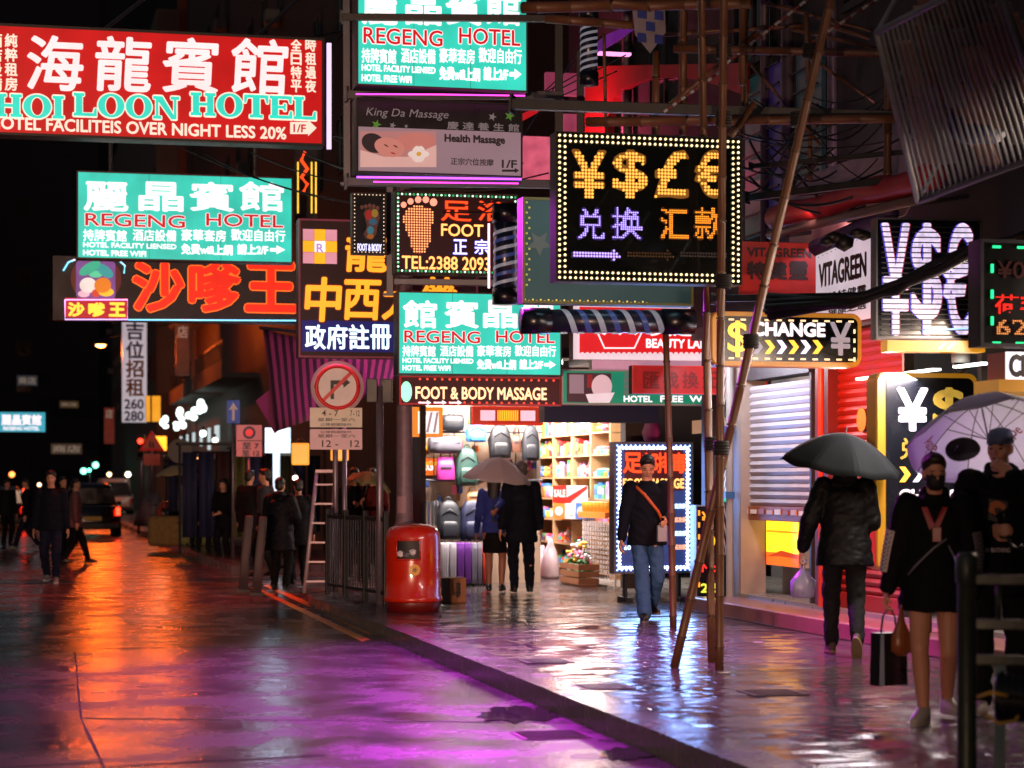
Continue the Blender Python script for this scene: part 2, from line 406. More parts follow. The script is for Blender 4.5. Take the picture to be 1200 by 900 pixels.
    def border(s, m, inset, step, rad, y=-.012, rect=None, name='dot_border'):
        a, b, c, d = rect or s.r; pts = []
        x0, x1, z0, z1 = s.x(a)+s.m(inset), s.x(c)-s.m(inset), s.z(d)+s.m(inset), s.z(b)-s.m(inset)
        nx = max(2, round((x1-x0)/s.m(step))); nz = max(2, round((z1-z0)/s.m(step)))
        pts += [(x0+(x1-x0)*i/nx, zz) for i in range(nx+1) for zz in (z0, z1)]
        pts += [(xx, z0+(z1-z0)*i/nz) for i in range(1, nz) for xx in (x0, x1)]
        return s.discs(pts, s.m(rad), m, y, name)
    def poly(s, name, m, pts, y0=-.004, y1=.0, label=None):
        return MB().prism([(s.x(a), s.z(b, a)) for a, b in pts], y0, y1).build(name, m, s.e, label=label)
    def line(s, name, m, pts, r, y=-.03, seg=6):
        return MB().path([(s.x(a), y, s.z(b, a)) for a, b in pts], s.m(r), seg).build(name, m, s.e, smooth='all')
    def roundrect(s, name, m, px0, py0, px1, py1, rad, y0, y1):
        pts = []
        for cx, cy_, a0 in ((px1-rad, py0+rad, 0), (px0+rad, py0+rad, 90), (px0+rad, py1-rad, 180), (px1-rad, py1-rad, 270)):
            for k in range(7):
                a = math.radians(a0+15*k); pts.append((cx+rad*math.cos(a), cy_-rad*math.sin(a)))
        return MB().prism([(s.x(a), s.z(b, s.pm)) for a, b in pts], y0, y1).build(name, m, s.e)
def oval(cx, cy_, rx, ry, n=24, a0=0, a1=360, tilt=0):
    o = []
    for k in range(n if a1-a0 >= 360 else n+1):
        a = math.radians(a0+(a1-a0)*k/n); x, y = rx*math.cos(a), ry*math.sin(a); t = math.radians(tilt)
        o.append((cx+x*math.cos(t)-y*math.sin(t), cy_-(x*math.sin(t)+y*math.cos(t))))
    return o
# ------------------------------------------------------------------ shared materials
steel = mat('steel', '#4a4a50', .45, .7, .3, 8)
dark = mat('dark_metal', '#15161a', .5, .3, .4, 6)
black = mat('black_paint', '#0a0b0e', .4, 0, .4, 6)
conc = mat('concrete', '#6b6660', .8, 0, .35, 3, .4)
rust = mat('rusty_steel', '#3b2f2c', .7, .4, .5, 9, .4)
white = mat('white_paint', '#c9c6c4', .5, 0, .15, 4)
bamboo_m = mat('bamboo', '#54341c', .5, 0, .4, 7, .3)
twine = mat('black_twine', '#0c0a0a', .8)
cable = mat('black_cable', '#08080a', .5)
skin = mat('skin', '#b98468', .5, 0, .1, 9)
w_em = em('letter_white', '#ffeef4', 1.15, .06)
r_em = em('letter_red', '#c8131f', .9, .1)
teal_em = em('sign_teal', '#35d9c4', .8, .2, .4, 2.2)
red_em = em('sign_red', '#d01216', .72, .22, .4, 1.6)
amber = em('led_amber', '#ffb24a', 1.7, 0)
ambr2 = em('led_orange', '#ff9a2a', 1.5, 0)
bulb = em('bulb_warm', '#ffe2a8', 2.2, 0)
bulbg = em('bulb_greenish', '#c8ffdf', 1.8, 0)
viol = em('led_violet', '#b79bff', 1.9, 0)
# ------------------------------------------------------------------ ground
def struct(o): o['kind'] = 'structure'; return o
def street_obj(mb, name, m):
    """mesh given in street metres (x across, y along) so its pattern runs with the street"""
    o = mb.build(name, m); o.location = (K0.x, K0.y, 0); o.rotation_euler = (0, 0, ROT); return struct(o)
asph = wet('wet_tarmac', (.022, .02, .02), None, .1, .34, 1.0, 1.3, (.07, .062, .062), 22, .24)
pav = wet('wet_pavers', (.04, .035, .036), (.22, .11), .03, .2, .95, 1.1, (.085, .06, .064), 9, .2, .15)
kerbm = wet('wet_kerb_stone', (.04, .037, .04), None, .1, .3, .4, 2, (.075, .07, .07))
street_obj(MB().box(-900, 900, -300, 1500, -.4, -.146), 'ground', mat('dark_ground', '#111114', .8))
street_obj(MB().box(-14, 60, -60, 200, -.2, -.14), 'road', asph)
corner = [(.3, -60), (4.4, -60), (40, -60), (40, 18), (4.4, 18), (2.6, 14.2), (1.9, 12.6), (1.9, 11.5), (1.1, 11.3), (.62, 10.9), (.36, 10.3), (.3, 9.6)]
street_obj(MB().slab(corner, -.19, 0), 'pavement', pav)
kb = MB()
s_ = -60
q = MB()
pts = [(0, -60+i) for i in range(0, 70)]+[(0, 9.6), (.07, 10.4), (.38, 11.12), (1.0, 11.6), (1.6, 11.8)]
inn = [(.3, -60+i) for i in range(0, 70)]+[(.3, 9.6), (.36, 10.3), (.62, 10.9), (1.1, 11.3), (1.6, 11.5)]
for a, b, c, d in zip(pts, pts[1:], inn[1:], inn):
    e = .006; L_ = math.hypot(b[0]-a[0], b[1]-a[1]) or 1; f = e/L_
    mixp = lambda p, r, k: (p[0]+(r[0]-p[0])*k, p[1]+(r[1]-p[1])*k)
    kb.slab([mixp(a, b, f), mixp(a, b, 1-f), mixp(d, c, 1-f), mixp(d, c, f)][::-1], -.2, RN.uniform(.002, .007))
street_obj(kb, 'kerb', kerbm)
far = [(.3, 20.5), (40, 20.5), (40, 150), (.3, 150)]
street_obj(MB().slab(far, -.19, .0), 'pavement', pav)
street_obj(MB().slab([(0, 20.2), (.295, 20.2), (.295, 150), (0, 150)], -.19, .004), 'kerb', kerbm)
def flat(name, m, pix, z=-.136, lift=0):
    pts = [road(*p) for p in pix]
    o = MB().slab([(p.x, p.y) for p in pts], z-.002, z+lift).build(name, m); return struct(o)
seam = mat('road_seam', '#060607', .6)
def seamline(a, b, wd=.9, wob=.2, n=6):
    pa, pb = road(*a), road(*b); d = (pb-pa); nn = Vector((-d.y, d.x, 0)).normalized(); L1, L2 = [], []
    for i in range(n+1):
        p = pa+d*(i/n)+nn*RN.uniform(-.03, .03)*wob/2.5; hw = wd*.008*RN.uniform(.6, 1.3)
        L1.append(p+nn*hw); L2.append(p-nn*hw)
    struct(MB().slab([(p.x, p.y) for p in L1+L2[::-1]], -.139, -.136).build('road_seam', seam))
for a, b in (((92, 842), (760, 848)), ((88, 765), (95, 842)), ((0, 806), (88, 803)), ((95, 842), (122, 900)), ((0, 900), (122, 893)), ((122, 899), (380, 885)), ((90, 760), (330, 758))):
    seamline(a, b)
paintw = mat('road_paint_white', '#6a645e', .45, 0, .5, 12, .2)
painty = mat('road_paint_amber', '#c47a2a', .5, 0, .5, 12, .2)
paintw = wet('wet_paint', (.16, .15, .14), None, .12, .35, .8, 2, (.3, .28, .27), 16, .25)
flat('road_arrow', paintw, [(136, 720), (176, 714), (186, 718), (228, 724), (186, 728), (190, 736), (150, 731)])
for off in (0, 9):
    flat('road_line', painty, [(294+off*1.6, 689-off*.3), (300+off*1.7, 688-off*.3), (434+off, 750-off*.9), (424+off, 752-off*.9)])
    flat('road_line', painty, [(142+off*.8, 611), (146+off*.8, 611), (222+off*1.2, 643-off*.3), (214+off*1.2, 644-off*.3)])
def puddle(cx, cy_, rx, ry, seed):
    r = random.Random(seed); o = []
    for k in range(26):
        a = 2*math.pi*k/26; f = 1+r.uniform(-.28, .28); p = road(cx+rx*f*math.cos(a), cy_+ry*f*math.sin(a)); o.append((p.x, p.y))
    struct(MB().slab(o, -.139, -.1335).build('puddle', MC.get('standing_water') or wet('standing_water', (.006, .006, .007), None, .02, .06, .1, 2, (.01, .01, .01), 5, .2)))
puddle(610, 838, 45, 9, 3); puddle(735, 884, 30, 7, 6)
gr = MB(); g0 = road(612, 862)
g = thing('drain_grating', 'rusty iron drain grating set in the gutter near the kerb', 'drain grating', (g0.x+.18, g0.y, -.138), ROT)
MB().box(-.22, .22, -.2, .2, 0, .004).build('frame', mat('drain_iron', '#4a2c2c', .5, .5), g)
for i in range(9): gr.box(-.19, .19, -.17+i*.04, -.155+i*.04, .004, .012)
gr.build('grate', rust, g)
# ------------------------------------------------------------------ buildings
FA = Vector((3.64, 19.8)); FAC = Plane(FA, -U)
wall_d = mat('dark_render', '#2a2729', .85, 0, .4, 1.5, .5)
wall_b = mat('brown_tile', '#33231d', .7, 0, .4, 3, .4)
wall_g = mat('grey_render', '#4b4948', .85, 0, .4, 1.2, .5)
glass_d = mat('dark_glass', '#0c0e12', .12, 0, .3, 2)
def facade(name, label, s0, s1, t0, depth, z0, z1, m, win=None, wz=None, wm=None, nw=0, wsz=(1.2, 1.3), lit=0):
    """building whose street front lies t0 across; x' runs from its far end towards the viewer"""
    p = ST(s1, t0); e = thing(name, label, 'building', (p.x, p.y, 0), math.atan2(-U.y, -U.x)); L_ = s1-s0
    MB().box(0, L_, 0, depth, z0, z1).build('wall', m, e)
    if wz:
        for z in wz:
            for i in range(nw):
                x = (i+.5)*L_/nw
                f = MB(); a, b = wsz
                f.box(x-a/2-.07, x+a/2+.07, -.05, -.003, z-.08, z-.003); f.box(x-a/2-.07, x+a/2+.07, -.05, -.003, z+b+.003, z+b+.08)
                f.box(x-a/2-.07, x-a/2, -.05, -.003, z, z+b); f.box(x+a/2, x+a/2+.07, -.05, -.003, z, z+b); f.box(x-.025, x+.025, -.045, -.003, z, z+b)
                wf = f.build('window', dark, e)
                MB().box(x-a/2, x+a/2, -.02, -.002, z, z+b).build('pane', wm if RN.random() < lit else glass_d, wf)
                if RN.random() < .5:
                    ac = MB(); ac.box(x-.35, x+.35, -.5, -.06, z-.55, z-.12, .02); ac.build('air_conditioner', mat('ac_case', '#5c5c58', .6), e)
    return e
lit_warm = em('window_warm', '#7a5a30', .5)
# near building over the shops (upper storeys only; the shop fronts below are things of their own)
B1 = facade('tenement_building', 'dark old tenement above the shops, behind the bamboo scaffold', -30, 13.4, 4.38, 9, 3.35, 26, wall_d, wz=[z for z in (6.2, 9.3, 12.4, 15.5)], nw=13, wm=lit_warm, lit=.03)
# ground floor piers, back walls and ceiling
def shopwall(name, px0, px1, y0, y1, z0, z1, m, label=None):
    return MB().box(FAC.w(px0)+13.4-FAC_off, FAC.w(px1)+13.4-FAC_off, y0, y1, z0, z1).build(name, m, B1, label=label)
FAC_off = 0
# local x of B1 for a facade pixel: distance from its far end
far_p = ST(13.4, 4.38); FAC_off = 13.4-((FA-Vector((far_p.x, far_p.y))).dot(-U))
px_x = lambda px: FAC.w(px)+13.4-FAC_off
MB().box(0, 43.4, 3.2, 3.4, 0, 3.34).build('back_wall', wall_g, B1)
MB().box(0, 43.4, .003, 3.195, 3.2, 3.345).build('shop_ceiling', wall_g, B1)
for a, b, m in ((727, 733, wall_b), (822, 829, wall_b), (858, 868, mat('grey_post', '#8a8078', .6)), (955, 970, mat('red_post', '#5a1518', .5)), (1145, 1150, wall_g)):
    MB().box(px_x(a), px_x(b), .0, .3, 0, 3.195).build('pier', m, B1)
# step along the shop fronts
MB().box(px_x(862), px_x(1600), -.55, -.003, 0, .16, .015).build('step', mat('pink_stone_step', '#8a5a52', .4, 0, .3, 5, .2, .5), B1)
MB().box(px_x(862), px_x(1600), -.003, 3.19, 0, .2).build('shop_floor', mat('shop_tile', '#7a7670', .3), B1)
MB().box(-.6, px_x(862)-.01, -.003, 3.19, -.01, .03).build('shop_floor', mat('shop_tile', '#7a7670', .3), B1)
for i, px in enumerate((700, 742, 905, 932, 985)):
    xx = px_x(px); pm_ = mat('wall_pipe', '#4a4248', .5); MB().tube((xx, -.09, 3.4), (xx, -.09, 14), .05+.02*(i % 2)).build('wall_pipe', pm_, B1, 'all')
for px0, px1, c in ((878, 900, '#2a5a5c'), (904, 922, '#3a2a6a'), (938, 968, '#2a3a40')):
    MB().box(px_x(px0), px_x(px1), -.05, -.004, 4.2, 6.0).build('lit_pane', em('pane'+c, c, .16, .5, .5, 3), B1)
    q = MB()
    for k in range(9): q.box(px_x(px0), px_x(px1), -.1, -.08, 4.2+k*.22, 4.22+k*.22)
    q.build('window_grille', dark, B1)
# far building along the same side, beyond the side street
B2 = facade('brown_building', 'tall brown tiled building with balconies beyond the side street', 21, 92, 4.38, 12, 0, 30, wall_b, wz=(9.5, 13, 16.5, 20), nw=16, wm=lit_warm, lit=.05)
pale = mat('pale_render', '#59544e', .8, 0, .3, .8, .3)
MB().box(3, 9, -.06, -.003, 3.9, 12).build('wall_panel', pale, B2)
for x0, x1, z in ((9.5, 22, 5.1), (9.5, 22, 8.6), (24, 36, 5.1)):
    MB().box(x0, x1, -1.3, -.003, z, z+.18).build('balcony', wall_g, B2)
    MB().box(x0, x1, -1.3, -1.2, z+.18, z+.62).build('balcony_wall', wall_g, B2)
    q = MB()
    for i in range(int((x1-x0)/.3)): q.box(x0+i*.3, x0+i*.3+.03, -1.27, -1.24, z+.62, z+1.25)
    q.box(x0, x1, -1.28, -1.23, z+1.25, z+1.3); q.build('balcony_grille', dark, B2)
MB().box(2.0, 2.9, -.4, -.003, 0, 26).build('corner_pier', mat('orange_brown_tile', '#5a2a18', .6, 0, .4, 2), B2)
tubew = em('fluorescent_tube', '#e8fff6', 3, 0)
for i in range(16):
    MB().ell((4+i*1.5+RN.uniform(-.3, .3), -1.0+RN.uniform(-.4, .2), 4.3+RN.uniform(-.25, .3)), (RN.uniform(.2, .5), .15, RN.uniform(.08, .2)), 2).build('shop_light', tubew, B2, 'all')
for i in range(6): MB().box(4.5+i*4+RN.uniform(-1, 1), 5.3+i*4, -.5, -.4, 3.3+RN.uniform(-.5, .2), 3.75).build('shop_light', MC.get('tube_soft') or em('tube_soft', '#cfe4e8', .8, 0), B2)
light('AREA', (14, -1.6, 4.2), '#dfffee', 110, B2, 20, .6, (0, -.35, -1))
B3 = facade('grey_building', 'grey apartment building at the far bend of the street', 94, 150, 3.2, 12, 0, 26, pale, wz=(7, 10.2, 13.4, 16.6), nw=16, wm=lit_warm, lit=.06)
# dark blocks that close the end of the street; broadest one added to hide the sky
for i, (x, y, wd, ht, lab) in enumerate(((-48, 190, 22, 60, 'tall dark tower closing the left end of the street'), (-30, 205, 16, 44, 'dark block beside the tower at the end of the street'), (-64, 150, 20, 50, 'dark slab block at the far left edge of the street'), (-14, 215, 18, 70, 'dark tower behind the brown tiled building'), (-36, 240, 60, 110, 'broad dark block added behind all the others to hide the sky'))):
    e = thing('apartment_block', lab, 'building', (x, y, 0), ROT)
    MB().box(-wd/2, wd/2, 0, 14, 0, ht).build('wall', wall_d, e)
    for fl in range(2, int(ht/3.2) if wd < 40 else 0):
        for k in range(int(wd/2.8)):
            if RN.random() < .55: continue
            xx = -wd/2+1.4+k*2.8
            wf = MB().box(xx-.7, xx+.7, -.06, -.003, fl*3.2, fl*3.2+1.5).build('window', dark, e)
            MB().box(xx-.6, xx+.6, -.075, -.065, fl*3.2+.1, fl*3.2+1.4).build('pane', lit_warm if RN.random() < .05 else glass_d, wf)
# ------------------------------------------------------------------ hanging signs
def bracket(S, names=('bracket',), pts=None, r=1.2):
    for a, b in pts or (): MB().tube(a, b, r).build('bracket', steel, S.e)
SG = 'hotel sign boards over the street'
def sign(name, label, px0, py0, px1, py1, D, group=None, **k): return Board(name, label, 'sign', px0, py0, px1, py1, D, group=group, **k)
# big red hotel board
S = sign('hotel_sign', 'wide red hotel sign board with white brush characters and turquoise serif letters', -95, 34, 380, 163, 27)
S.body(dark, red_em, .32, mat('sign_frame_dark', '#1a1112', .5), 3)
for i, ch in enumerate('海龍賓館'):
    cx = (63, 143, 222, 302)[i]
    S.text(ch, em('letter_cream', '#f6e4e6', 1.0, .08), cx-32, 43+i*1.2, cx+32, 105+i*1.4, .022, -.008, shear=.05)
tur = em('letter_turquoise', '#2fd6c2', .95, .05)
hx = em('letter_pale_edge', '#f4e8d6', .9, .05)
for t, a, b in (('HOI', -6, 77), ('LOON', 86, 212), ('HOTEL', 223, 372)):
    VF = slab_serif(t); S.put(VF, hx, a, 111, b, 138.5, .05, -.006, 'lettering_edge'); S.put(VF, tur, a+.5, 111.5, b-.5, 138, .005, -.018)
S.text('HOTEL FACILITEIS OVER NIGHT LESS 20%', hx, -12, 143, 335, 157, .035, -.006)
S.poly('arrow', hx, [(340, 143), (361, 143), (361, 140.5), (371, 150), (361, 159.5), (361, 157), (340, 157)])
S.text('1/F', red_em, 344, 146, 358, 155, .04, -.009)
for cx, t in ((-5, '酒店設備'), (13, '純粹租房')):
    for k, ch in enumerate(t): S.text(ch, hx, cx-7, 40+k*17, cx+7, 55+k*17, .03)
for cx, t in ((347, '全日特平'), (364, '時租過夜')):
    for k, ch in enumerate(t): S.text(ch, hx, cx-6, 46+k*16, cx+6, 60+k*16, .03)
for x in (-60, 120, 300): MB().tube((S.x(x), .2, S.z(34)), (S.x(x+130), 3.0, S.z(-120)), .025).build('stay', steel, S.e)
MB().box(S.x(384), S.x(389), .05, .1, S.z(165), S.z(38)).build('neon_tube', em('neon_white_pink', '#e8c8ff', 1.3, 0), S.e)
# turquoise hotel boards
def regeng(lab, px0, py0, px1, py1, D, chars, light_y=None):
    S = sign('hotel_sign', lab, px0, py0, px1, py1, D)
    S.body(dark, teal_em, .28, mat('sign_frame_brown', '#3a1f22', .5), 1.6)
    wd, ht = px1-px0, py1-py0; X = lambda f: px0+wd*f; Y = lambda f: py0+ht*f
    for f_ in (.335, .667): S.rect('panel_groove', mat('seam_teal', '#0e5a50', .6), X(f_)-.18, py0+1.8, X(f_)+.18, py1-1.8, -.004, -.0005)
    for i, ch in enumerate(chars):
        a = (.035, .29, .525, .755)[i]; S.text(ch, w_em, X(a), Y(.1), X(a+.2), Y(.42), .03, -.008)
    ye = em('letter_white_edge', '#ffe8ee', 1.0, 0)
    for t, a, b in (('REGENG', .04, .5), ('HOTEL', .6, .955)):
        S.text(t, ye, X(a), Y(.465), X(b), Y(.605), .07, -.006, name='lettering_edge'); S.text(t, r_em, X(a), Y(.465), X(b), Y(.605), .02, -.014)
    for t, a, b in (('持牌賓館', .03, .23), ('酒店設備', .26, .46), ('豪華套房', .485, .69), ('歡迎自由行', .715, .965)): S.text(t, w_em, X(a), Y(.64), X(b), Y(.77), .018)
    S.text('HOTEL FACILITY LIENSED', w_em, X(.03), Y(.795), X(.46), Y(.85), .05); S.text('HOTEL FREE WIFI', w_em, X(.03), Y(.88), X(.32), Y(.94), .05)
    S.text('免費wifi上網', w_em, X(.485), Y(.81), X(.72), Y(.925), .04); S.text('請上2/F', w_em, X(.745), Y(.81), X(.885), Y(.925), .04)
    yy = Y(.87); S.poly('arrow', w_em, [(X(.895), yy-.02*ht), (X(.925), yy-.02*ht), (X(.925), yy-.05*ht), (X(.965), yy), (X(.925), yy+.05*ht), (X(.925), yy+.02*ht), (X(.895), yy+.02*ht)])
    return S
S = regeng('turquoise hotel sign board hanging over the road above the orange neon sign', 90, 204, 343, 306, 30, '麗晶賓館')
MB().tube((S.x(130), .15, S.z(204)), (S.x(130), .15, S.z(60)), .03).build('hanger', steel, S.e); MB().tube((S.x(300), .15, S.z(204)), (S.x(300), .15, S.z(60)), .03).build('hanger', steel, S.e)
S = regeng('turquoise hotel sign board above the black massage sign', 418, -26, 618, 104, 20.2, '麗晶賓館')
neonp = em('neon_purple', '#b04bff', 3.0, 0)
neonm = em('neon_magenta', '#ff3fd0', 3.0, 0)
S.line('neon_tube', neonm, [(419, 108), (520, 108.5), (618, 110)], .9, .1)
S = regeng('turquoise hotel sign board with reversed characters below the red foot sign', 466, 343, 658, 440, 24.2, '館賓晶麗')
# massage sign, dark with a photograph panel
S = sign('massage_sign', 'black and grey massage sign showing a woman lying beside a white flower', 417, 118, 612, 205, 20.6)
S.body(dark, mat('sign_black_face', '#191a1c', .3), .25, dark, 1.5)
greyp = em('panel_grey_pink', '#a08a98', .42, .1)
S.rect('lower_panel', greyp, 420, 152, 610, 203, -.01, -.001)
dim = em('letter_dim_grey', '#8a8488', .35, 0); ink = mat('sign_ink', '#16151a', .5)
S.text('King Da Massage', dim, 428, 128, 524, 140, 0, -.006, shear=.25)
S.text('慶 達 養 生 館', dim, 524, 144, 608, 153, .02, -.006)
gr_ = em('flower_green', '#5c9a3a', .3, 0)
def star(cx, cy_, r, m):
    S.poly('flower_print', m, [(cx+(r if k % 2 == 0 else r*.4)*math.cos(k*math.pi/5), cy_+(r if k % 2 == 0 else r*.4)*math.sin(k*math.pi/5)) for k in range(10)], -.006, -.001)
for cx, cy_, r, m in ((441, 146, 6, gr_), (460, 147, 4, dim), (597, 136, 6, gr_), (577, 137, 5, dim), (476, 148, 2.5, dim)): star(cx, cy_, r, m)
S.text('Health Massage', ink, 521, 159, 591, 170, .05, -.014); S.text('正宗穴位按摩', ink, 528, 186, 578, 194, .02, -.014); S.text('1/F', ink, 588, 188, 605, 197, .04, -.014)
S.poly('arrow', ink, [(588, 199), (603, 199), (603, 197), (608, 200.2), (603, 203), (603, 201.5), (588, 201.5)], -.016, -.011)
pr = lambda k, c, pts, y: S.poly(k, em('photo_'+k, c, .5, .1), pts, y, -.011)
pr('bed_print', '#b98484', [(422, 154), (511, 154), (511, 196), (422, 196)], -.014)
pr('towel_print', '#e0b8b4', [(422, 176), (450, 184), (480, 184), (511, 170), (511, 196), (422, 196)], -.017)
pr('shoulder_print', '#c88078', oval(487, 166, 24, 10), -.02)
pr('hair_print', '#2a2024', oval(437, 168, 14, 11, tilt=-25), -.022)
pr('face_print', '#cf8b80', oval(456, 173, 18, 11, tilt=-14), -.025)
pr('eye_print', '#5a2c2c', oval(452, 171, 3, .8, 10, tilt=-30), -.028); pr('eye_print', '#5a2c2c', oval(463, 172, 3, .8, 10, tilt=-30), -.028)
pr('mouth_print', '#a8434a', oval(460, 180, 3.2, 1.1, 10, tilt=-20), -.028)
for k in range(6): pr('petal_print', '#efe4e0', oval(490+7*math.cos(k*1.05), 181+5*math.sin(k*1.05), 5.5, 3.5, 14, tilt=k*60), -.03-.001*k)
pr('flower_centre_print', '#d8a83a', oval(490, 181, 3, 2.4, 12), -.038)
S.line('neon_tube', neonp, [(418, 207.5), (515, 208.5), (611, 210)], 1.3, .0)
S.line('neon_tube', neonm, [(440, 211), (611, 213)], .9, .12)
light('AREA', (.1, .1, S.z(215)), '#e02cf0', 520, S.e, 1.3, .2, (.06, -.6, -1), spread=1.75)
# foot sign with chasing bulbs
S = sign('foot_massage_sign', 'dark red foot massage sign with a foot drawn in orange lamps', 463, 226, 607, 322, 24.7)
S.body(dark, em('panel_dark_red', '#2a0608', .5, .2), .22, rust, 1.4)
S.border(bulbg, 3.4, 4.6, 1.3)
S.border(em('bulb_green_dim', '#2fae6a', .8, 0), 3.4, 9.2, 1.5, -.011)
foot = [(478, 245), (484, 242), (494, 242), (503, 244), (508, 250), (508, 258), (505, 265), (505, 272), (503, 284), (499, 294), (493, 298), (487, 297), (482, 291), (481, 282), (476, 270), (473, 258), (474, 250)]
halo = em('foot_glow', '#7a1c10', .8, .1)
S.poly('foot_shape', halo, foot, -.006, -.001)
x0, x1 = min(p[0] for p in foot), max(p[0] for p in foot); y0, y1 = min(p[1] for p in foot), max(p[1] for p in foot)
VFf = ([((a-x0)/(x1-x0), (y1-b)/(y1-y0)) for a, b in foot], [])
import mathutils.geometry as mg
VFf[1].extend([tuple(t) for t in mg.tessellate_polygon([[Vector((a, b, 0)) for a, b in VFf[0]]])])
S.dots('', em('led_peach', '#ffb070', 1.5, 0), x0, y0, x1, y1, 3.1, 1.1, VF=VFf)
for cx, cy_, r in ((473, 240, 3.4), (481, 236, 3.6), (490, 234, 3.8), (499, 234, 3.8), (508, 237, 4.4)): S.poly('toe', em('led_toe', '#ff9a80', 1.3, .05), oval(cx, cy_, r, r*1.05, 12))
ored = em('neon_orange_red', '#ff4a1c', 1.5, .05); glow = em('neon_glow_red', '#7a0a06', .9, 0)
for t, a, b, c, d in (('足', 517, 236, 552, 259), ('浴', 560, 236, 592, 259)):
    S.text(t, glow, a, b, c, d, .05, -.005, name='lettering_edge'); S.text(t, ored, a, b, c, d, .012, -.012)
gold = em('neon_gold', '#ffc26a', 1.5, .05)
for t, a, b, c, d in (('FOOT', 517, 263, 566, 277), ('TEL:2388 2093', 471, 301, 574, 316)):
    S.text(t, glow, a, b, c, d, .06, -.005, name='lettering_edge'); S.text(t, gold, a, b, c, d, .02, -.012)
for t, a, c in (('正', 531, 547), ('宗', 556, 573)):
    S.text(t, em('glow_blue', '#2a20b0', .9, 0), a, 281, c, 298, .06, -.005, name='lettering_edge'); S.text(t, em('neon_white_blue', '#d8d4ff', 1.6, 0), a, 281, c, 298, .02, -.012)
# small foot sign
S = sign('foot_massage_sign', 'small black foot massage sign with coloured foot sole chart and tiny bulbs', 413, 226, 452, 298, 24.2)
S.body(dark, mat('panel_black', '#0c0c10', .3), .16, rust, 1)
S.border(em('bulb_pale', '#ffe0c0', 1.1, 0), 2.4, 4.4, .75)
S.poly('foot_print', mat('print_brown', '#5a3a34', .5), [(428, 246), (436, 243), (444, 248), (445, 256), (442, 266), (441, 274), (436, 281), (429, 280), (426, 274), (430, 266), (428, 256), (426, 250)])
for k, (cx, cy_, rx, ry, c) in enumerate(((432, 252, 4, 6, '#b02a2a'), (439, 250, 4, 5, '#a88a3a'), (437, 260, 5, 4, '#3a6a8a'), (434, 270, 4, 5, '#3a8aa0'), (434, 277, 4, 3, '#b06a2a'))): S.poly('zone_print', em('foot_zone%d' % k, c, .35, 0), oval(cx, cy_, rx, ry, 14), -.007, -.0045)
for k in range(5): S.poly('toe_print', mat('print_toe', '#6a4840', .5), oval(424+k*4.6, 241-abs(k-2)*-.9+(k > 3)*1, 2.1, 2.6, 10))
S.text('FOOT & BODY', em('neon_blue_white', '#cfd2ff', 1.4, 0), 419, 286, 447, 294, .04, -.006)
# clinic sign
S = sign('clinic_sign', 'tall dark maroon clinic sign with orange brush characters and a checked cross', 350, 259, 560, 420, 26.8)
S.body(dark, em('panel_maroon', '#26090e', .45, .2), .25, em('frame_pink', '#7a3040', .5, .3), 2)
og = em('neon_orange', '#ffa028', 1.35, .1); ogl = em('neon_orange_glow', '#5a1404', .8, 0)
for t, a, b, c, d in (('龍', 404, 276, 452, 318), ('城', 478, 276, 526, 318), ('中', 357, 326, 397, 376), ('西', 402, 329, 443, 374), ('大', 448, 329, 486, 374), ('藥', 490, 326, 535, 374)):
    S.text(t, ogl, a, b, c, d, .06, -.005, name='lettering_edge', shear=.06); S.text(t, og, a, b, c, d, .028, -.014, shear=.06)
S.rect('blue_glow', em('glow_navy', '#0d1560', .8, .3), 354, 377, 556, 413, -.003, -.0005)
for i, t in enumerate('政府註冊'): S.text(t, em('neon_ice', '#d6f2ff', 1.7, .05), 358+i*25.5, 381, 381+i*25.5, 409, .022, -.012)
cols = ('#d08a9a', '#ffb020', '#d08a9a', '#ffb020', '#fff2f0', '#ffb020', '#d08a9a', '#ffb020', '#d08a9a')
for k in range(9):
    a, b = 355+(k % 3)*13.4, 271+(k//3)*13.4; S.rect('check_panel', em('check'+cols[k], cols[k], 1.0, .15), a, b, a+13, b+13, -.008, -.0005)
S.text('R', em('check_text', '#b090d0', .9, 0), 371, 286, 379, 296, .04, -.012)
# satay neon sign
S = sign('neon_sign', 'orange neon character sign with blue base tube under the turquoise board', 62, 303, 348, 377, 35)
S.body(dark, mat('panel_night', '#120a10', .5), .3)
for i, t in enumerate('沙嗲王'):
    a = 157+i*66; S.text(t, em('neon_orange_edge', '#ff6a1a', 1.5, 0), a, 309, a+57, 364, .06, -.006, name='lettering_edge'); S.text(t, em('neon_deep_red', '#ec2408', .95, .2), a, 309, a+57, 364, .04, -.02)
nb = em('neon_sky', '#7ad8ff', 2.0, 0)
S.line('neon_tube', nb, [(150, 375), (250, 375.5), (347, 376)], .8, -.06)
S2 = S
S.roundrect('logo_disc', em('logo_dark_red', '#5a1010', .7, .2), 83, 305, 142, 352, 22, -.05, -.001)
S.roundrect('logo_panel', em('logo_violet', '#7a4a90', .8, .25), 89, 309, 135, 352, 4, -.1, -.051)
for cx, cy_, rx, ry, c, k in ((105, 315, 14, 6, '#2fae8a', 30), (122, 318, 12, 6, '#2f9a9a', -35), (112, 322, 8, 4, '#58d0a0', 0), (103, 335, 10, 9, '#f4e6e0', 0), (120, 335, 10, 9, '#e07a1a', 10), (124, 343, 9, 5, '#ffc030', 0), (98, 345, 7, 4, '#f0c0d0', 0), (112, 344, 5, 5, '#d0402a', 0)):
    S.poly('logo_leaf', em('logo'+c, c, .9, .2), oval(cx, cy_, rx, ry, 16, tilt=k), -.115-.002*(k % 7), -.101)
S.rect('logo_plate', em('logo_red', '#b01028', .9, .1), 76, 352, 149, 375, -.12, -.09)
